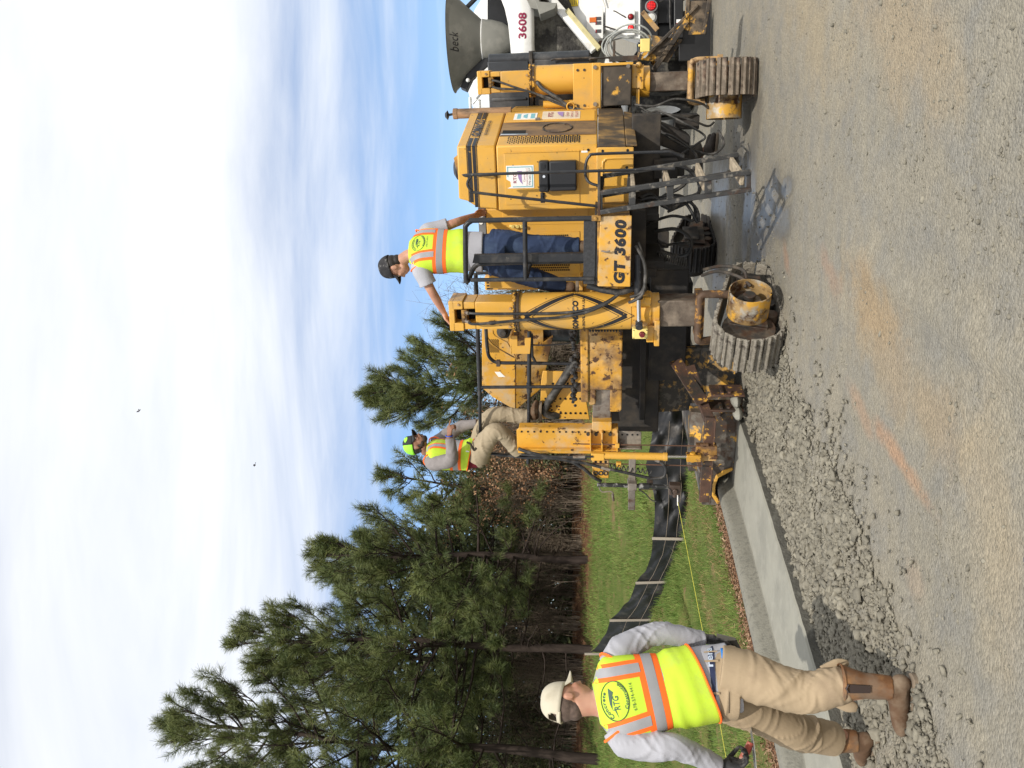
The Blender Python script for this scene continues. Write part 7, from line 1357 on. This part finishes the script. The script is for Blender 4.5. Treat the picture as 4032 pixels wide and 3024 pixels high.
# ---- operator on the platform (points in the paver's frame)
def man_platform():
    w = lambda x, y, z: m2w(x, y, z); fl = 1.556
    p = Person('man in dark cap, yellow vest and jeans standing on the machine platform', m2w(-.85, -.35, fl)); dirm = lambda x, y, z=0.: Vector((x*mc - y*ms, x*ms + y*mc, z))
    T_ = Torso(w(-.835, -.36, 2.47), w(-.81, -.40, 3.195), dirm(.70, .70), dirm(.62, .78), PT, PD, -.015)
    b = B(); hc = w(-.935, -.41, 3.315); hf, hu = dirm(-.97, .10, -.30), dirm(-.25, 0, 1)
    r, f, u, q = head(b, hc, hf, hu); b.tube([w(-.82, -.40, 3.12), w(-.85, -.40, 3.21), q(0, -.03, -.05)], [.062, .056, .056], 16); T_.solid(b, -.05, .98, -.014, amp=0)
    Ls, Le, Lw = w(-.945, -.53, 3.075), w(-1.12, -.56, 2.985), w(-1.345, -.48, 2.905); Rs_, Re, Rw = w(-.69, -.26, 3.08), w(-.605, -.18, 2.80), w(-.60, .12, 2.665)
    b.tube([Ls, Ls.lerp(Le, .5), Le, Le.lerp(Lw, .4), Lw], [.052, .047, .040, .040, .026], 14, 4); b.tube([Rs_, Rs_.lerp(Re, .5), Re, Re.lerp(Rw, .4), Rw], [.052, .046, .040, .038, .026], 14, 4)
    hand(b, Lw, w(-1.45, -.44, 2.868) - Lw, dirm(0, 0, -1), dirm(.2, -1, 0), (.20, .16, .2, .28), .98); hand(b, Rw, dirm(.06, .9, -.3), dirm(0, .2, -1), dirm(-1, 0, 0), (.4, .4, .4, .4), .98)
    for pts in ([w(-.755, -.30, 2.45), w(-.775, -.36, 2.12), w(-.785, -.36, 1.66)], [w(-.92, -.40, 2.45), w(-1.06, -.34, 2.14), w(-1.205, -.20, 1.84)]): b.tube(pts, [.075, .055, .040], 14, 4)
    p.blob('body', b, SKIN1, .0062, 3); eyes(p, q); M = Matrix((r, f, u)).transposed()
    b = B(); b.ball(q(0, -.034, .024), (.0765, .078, .068), 18, M); b.ball(q(0, -.05, -.03), (.060, .050, .045), 14, M); p.blob('hair', b, HAIR, .006, 3)
    cap(p, q(0, -.006, .044), hf, hu, CAMO, CAMO, CAMO)
    b = B(); T_.solid(b, .09, .985, .010, 4, .007); ftube(b, [w(-.90, -.48, 3.10), w(-.955, -.53, 3.065), w(-1.03, -.555, 3.025), w(-1.065, -.56, 3.01)], [.070, .078, .076, .080], 7, 7, .006, 28, 26); ftube(b, [w(-.715, -.28, 3.09), w(-.675, -.24, 3.04), w(-.640, -.21, 2.92), w(-.628, -.20, 2.865)], [.068, .074, .070, .072], 8, 7, .006, 28, 26); p.blob('t_shirt', b, GREYT, .007, 2)
    v, at = vest(p, T_, .30, .985, .60, .016, 15, None, .120, logo_back(.72, .86))
    for c_, dv in ((w(-.935, -.515, 3.075), dirm(-.80, -.35, -.40)), (w(-.695, -.265, 3.075), dirm(.55, .45, -.6))):
        dv = dv.normalized(); a_ = dv.cross(Vector((0, 0, 1))).normalized(); e_ = dv.cross(a_); b = B(); b.tube([c_ + a_*.073*math.cos(t) + e_*.084*math.sin(t) - dv*.014 for t in np.linspace(0, 6.283, 29)], .007, 6, caps=False); p.put('armhole_trim', b, VO, v)
    b = B(); TB = Torso(w(-.84, -.345, 2.36), w(-.835, -.36, 2.56), dirm(.7, .7), dirm(.7, .7), [(0, .178), (1, .162)], [(0, .135), (1, .118)]); TB.solid(b, -.1, .95, 0, 9, .004)
    ftube(b, [w(-.755, -.30, 2.46), w(-.76, -.33, 2.33), w(-.775, -.36, 2.12), w(-.785, -.36, 1.90), w(-.79, -.36, 1.69)], [.115, .112, .090, .082, .068], 31, 30, .009, 34, 80, 1, .007, .016); ftube(b, [w(-.915, -.39, 2.46), w(-.96, -.385, 2.34), w(-1.06, -.34, 2.15), w(-1.13, -.27, 1.99), w(-1.205, -.20, 1.85)], [.115, .110, .088, .080, .068], 33, 30, .009, 34, 80, 1, .007, .016); p.blob('jeans', b, DENIM, .006, 2)
    boot(p, w(-.745, -.40, fl), w(-.96, -.26, fl), w(-.785, -.36, 1.70), shaft=False, mf=LEAD); boot(p, w(-1.16, -.24, 1.70), w(-1.36, -.10, 1.70), w(-1.20, -.20, 1.85), shaft=False, mf=LEAD)
man_platform()
b = B(); b.box(-1.42, -1.12, -.26, .02, 1.665, 1.698); b.box(-1.30, -1.24, -.2, -.05, 1.3, 1.665); part('foot_step', b, Y2, bevel=.006)

# ---- man sitting up on the rail, pointing
def man_sitting():
    w = lambda x, y, z: m2w(x, y, z); dirm = lambda x, y, z=0.: Vector((x*mc - y*ms, x*ms + y*mc, z))
    p = Person('bearded man in neon and grey cap and safety vest sitting on the rail, pointing ahead', m2w(-3.15, .3, 2.4))
    T_ = Torso(w(-3.145, .30, 2.80), w(-3.120, .285, 3.345), dirm(.05, -1), dirm(.12, -1), PT, [(t, d*1.08) for t, d in PD], -.035)
    b = B(); hc = w(-3.025, .27, 3.432); hf, hu = dirm(.985, .05, .10), dirm(-.16, 0, 1)
    r, f, u, q = head(b, hc, hf, hu); b.tube([w(-3.125, .285, 3.28), w(-3.105, .28, 3.36), q(0, -.025, -.045)], [.066, .060, .058], 16); T_.solid(b, -.02, .98, -.014, amp=0)
    Rs_, Re, Rw = w(-3.165, .105, 3.265), w(-3.075, .02, 3.035), w(-2.825, .06, 3.045); Ls, Le, Lw = w(-3.10, .47, 3.27), w(-2.98, .60, 3.03), w(-2.92, .58, 2.80)
    for S_, E_, W_ in ((Rs_, Re, Rw), (Ls, Le, Lw)): b.tube([S_, E_, W_], [.042, .034, .027], 14, 5)
    # pointing hand: index straight, the other fingers closed, thumb up
    hd = dirm(1, .02, -.20); hand(b, Rw, hd, dirm(-.2, .55, -.8), dirm(.1, -.0, 1), (.06, 1.15, 1.2, 1.25), 1.04, thumb_out=1.0); hand(b, Lw, dirm(.15, -.1, -1), dirm(-.2, -1, 0), dirm(1, 0, 0), (.6, .6, .6, .6), 1.0)
    for pts in ([w(-3.13, .21, 2.78), w(-2.835, .18, 2.60), w(-3.10, .28, 2.36)], [w(-3.10, .40, 2.78), w(-2.765, .46, 2.64), w(-2.79, .45, 2.25)]): b.tube(pts, [.075, .055, .042], 14, 4)
    p.blob('body', b, SKIN2, .0058, 2); eyes(p, q); M = Matrix((r, f, u)).transposed()
    b = B(); b.ball(q(0, -.034, .024), (.0765, .078, .068), 18, M); b.ball(q(0, -.05, -.02), (.062, .050, .05), 14, M); p.blob('hair', b, HAIR, .006, 3)
    b = B(); b.ball(q(0, .048, -.080), (.046, .040, .032), 14, M); b.ball(q(0, .02, -.060), (.0635, .050, .034), 14, M); [b.ball(q(s*.060, .0, -.03), (.010, .018, .04), 8, M) for s in (-1, 1)]; b.tube([q(-.03, .086, -.062), q(0, .101, -.048), q(.03, .086, -.062)], .0065, 8, 4); p.blob('beard', b, mat('short_beard', (.035, .022, .016), .75, var=.3, scale=60, bump=(.5, 220, .003)), .0045, 2)
    cp, cq, cpt = cap(p, q(0, -.006, .044), hf, hu, CHAR, NEON, CHAR); b = B()
    for az in (-25,): c0 = cpt(.62, R(az)); c1, c2 = cpt(.62, R(az + 8)) - c0, cpt(.75, R(az)) - c0; n_ = c1.cross(c2).normalized()*-.003; c1 = c1.normalized(); c2 = c2.normalized()
    for s in (-1, 1):
        c0 = cpt(.60, R(s*26)); e1 = (cpt(.60, R(s*26 + 6)) - c0).normalized(); e2 = (cpt(.72, R(s*26)) - c0).normalized(); nn = (c0 - q(0, 0, .03)).normalized()*.004; b.add([c0 + nn + e1*.03*math.cos(a)*(1 + .25*math.cos(3*a)) + e2*.024*math.sin(a) for a in np.linspace(0, 6.283, 16)[:-1]], [tuple(range(15))])
    p.put('cap_patch', b, NEON, cp, 0)
    b = B(); T_.solid(b, .28, .985, .004, 4, .006); ftube(b, [w(-3.14, .15, 3.29), w(-3.165, .10, 3.24), w(-3.13, .05, 3.14), w(-3.075, .02, 3.04), w(-2.98, .035, 3.03), w(-2.85, .055, 3.045)], [.072, .080, .074, .070, .058, .044], 7, 16, .009); ftube(b, [w(-3.10, .43, 3.29), w(-3.09, .48, 3.24), w(-3.04, .55, 3.13), w(-2.98, .60, 3.03), w(-2.95, .59, 2.93), w(-2.925, .58, 2.83)], [.072, .078, .070, .064, .056, .044], 8, 14, .009); p.blob('shirt', b, GREYH, .0075, 2)
    b = B(); T_.solid(b, -.06, .60, .008, 14, .006); p.blob('under_shirt', b, MAROON, .0075, 2)
    v, at = vest(p, T_, .14, .985, .40, .018, 25, lambda ph: .06*math.sin(ph)*-1, .092, None, .009)
    for c_, dv in ((w(-3.15, .135, 3.265), dirm(-.05, -.85, -.35)), (w(-3.10, .44, 3.27), dirm(.1, .85, -.35))):
        dv = dv.normalized(); a_ = dv.cross(Vector((0, 0, 1))).normalized(); e_ = dv.cross(a_); b = B(); b.tube([c_ + a_*.082*math.cos(t) + e_*.098*math.sin(t) - dv*.012 + Vector((0, 0, -.012)) for t in np.linspace(0, 6.283, 29)], .007, 6, caps=False); p.put('armhole_trim', b, VO, v)
    b = B(); TB = Torso(w(-3.13, .30, 2.765), w(-3.145, .30, 2.93), dirm(.05, -1), dirm(.05, -1), [(0, .185), (1, .168)], [(0, .150), (1, .125)]); TB.solid(b, -.15, .75, 0, 9, .006)
    ftube(b, [w(-3.16, .21, 2.79), w(-3.02, .19, 2.735), w(-2.90, .18, 2.655), w(-2.83, .18, 2.585), w(-2.87, .20, 2.51), w(-2.99, .24, 2.435), w(-3.11, .28, 2.36)], [.122, .112, .095, .088, .080, .078, .076], 41, 34, .009, 34, 84, 1, .007, .017)
    ftube(b, [w(-3.13, .40, 2.80), w(-2.95, .43, 2.745), w(-2.82, .455, 2.68), w(-2.765, .46, 2.60), w(-2.765, .455, 2.49), w(-2.78, .45, 2.36), w(-2.79, .45, 2.24)], [.120, .110, .094, .086, .080, .078, .076], 43, 34, .009, 34, 84, 1, .007, .017); tr = p.blob('trousers', b, KHAKI2, .0058, 2)
    b = B(); b.tube([w(-2.93, .12, 2.88), w(-2.945, .11, 2.84), w(-2.985, .10, 2.82), w(-3.01, .10, 2.80), w(-2.98, .09, 2.78)], .012, 7, 4); p.put('pocket_rag', b, mat('dark_rag', (.04, .03, .022), .9, var=.3), tr); b = B(); b.cyl(w(-3.03, .115, 2.895), w(-3.035, .115, 2.86), .007, 8); p.put('pen', b, WHT, tr)
    boot(p, w(-3.15, .33, 2.215), w(-2.89, .30, 2.215), w(-3.10, .28, 2.38), shaft=False); boot(p, w(-2.83, .46, 2.125), w(-2.60, .42, 2.11), w(-2.79, .45, 2.25), shaft=False)
    b = B(); wd = (Re - Rw).normalized(); a_ = wd.cross(Vector((0, 0, 1))).normalized(); e_ = wd.cross(a_); b.tube([Rw + wd*.002 + a_*.036*math.cos(t) + e_*.036*math.sin(t) for t in np.linspace(0, 6.283, 25)], .006, 7, caps=False); p.put('wristband', b, mat('blue_wristband', (.03, .07, .42), .5), None)
man_sitting()

# ---- fourth worker beyond the machine: only the legs show under the deck
def man_beyond():
    p = Person('worker in dark trousers and boots whose legs alone show beneath the paver', (3.1, 11.1, 0)); DK = mat('dark_work_trousers', (.05, .042, .034), .9, var=.2, scale=7, bump=(.3, 50, .005))
    T_ = Torso((2.92, 11.15, .92), (2.98, 11.15, 1.50), (.1, -1, 0), (.1, -1, 0), PT, PD)
    b = B(); r, f, u, q = head(b, (3.05, 11.15, 1.62), (1, 0, -.2), (0, 0, 1)); b.tube([(2.98, 11.15, 1.44), (3.0, 11.15, 1.52), q(0, -.02, -.04)], [.066, .06, .058], 14); T_.solid(b, -.05, .98, -.012, amp=0)
    for s in (-1, 1): b.tube([(2.99, 11.15 + s*.18, 1.42), (3.02, 11.15 + s*.24, 1.18), (3.2, 11.15 + s*.16, 1.05)], [.05, .04, .028], 12, 4); hand(b, (3.2, 11.15 + s*.16, 1.05), (1, 0, -.1), (0, -s*1., 0), (0, 0, 1), (.6, .6, .6, .6))
    for y, kx in ((11.04, 2.99), (11.27, 3.0)): b.tube([(2.93, y, .9), (kx, y, .5), (3.04, y, .15)], [.075, .055, .042], 12, 4)
    p.blob('body', b, SKIN2, .009, 3); eyes(p, q); cap(p, q(0, -.006, .044), (1, 0, -.2), (0, 0, 1), CHAR, CHAR, CHAR)
    b = B(); T_.solid(b, -.05, .985, .008); [ftube(b, [(2.985, 11.15 + s*.15, 1.44), (3.0, 11.15 + s*.21, 1.3), (3.03, 11.15 + s*.24, 1.18), (3.18, 11.15 + s*.17, 1.06)], [.075, .07, .06, .045], 3, 8, .008) for s in (-1, 1)]; p.blob('shirt', b, GREYH, .011, 2)
    b = B(); TB = Torso((2.93, 11.15, .84), (2.92, 11.15, 1.02), (.1, -1, 0), (.1, -1, 0), [(0, .18), (1, .165)], [(0, .138), (1, .12)]); TB.solid(b, -.1, .8, 0)
    ftube(b, [(2.93, 11.05, .88), (2.97, 11.04, .62), (3.0, 11.04, .45), (3.045, 11.04, .19)], [.12, .10, .09, .082], 3, 14, .012, 26, 44); ftube(b, [(2.93, 11.25, .88), (2.98, 11.26, .62), (3.02, 11.27, .45), (3.06, 11.27, .19)], [.12, .10, .09, .082], 4, 14, .012, 26, 44); p.blob('trousers', b, DK, .009, 2)
    boot(p, (3.0, 11.02, .006), (3.20, 10.84, .006), (3.05, 11.0, .2), shaft=False, mf=mat('dark_boot', (.045, .035, .028), .7, var=.3, scale=9)); boot(p, (3.03, 11.27, .006), (3.30, 11.22, .006), (3.06, 11.27, .2), shaft=False, mf=MATS['dark_boot'])
man_beyond()
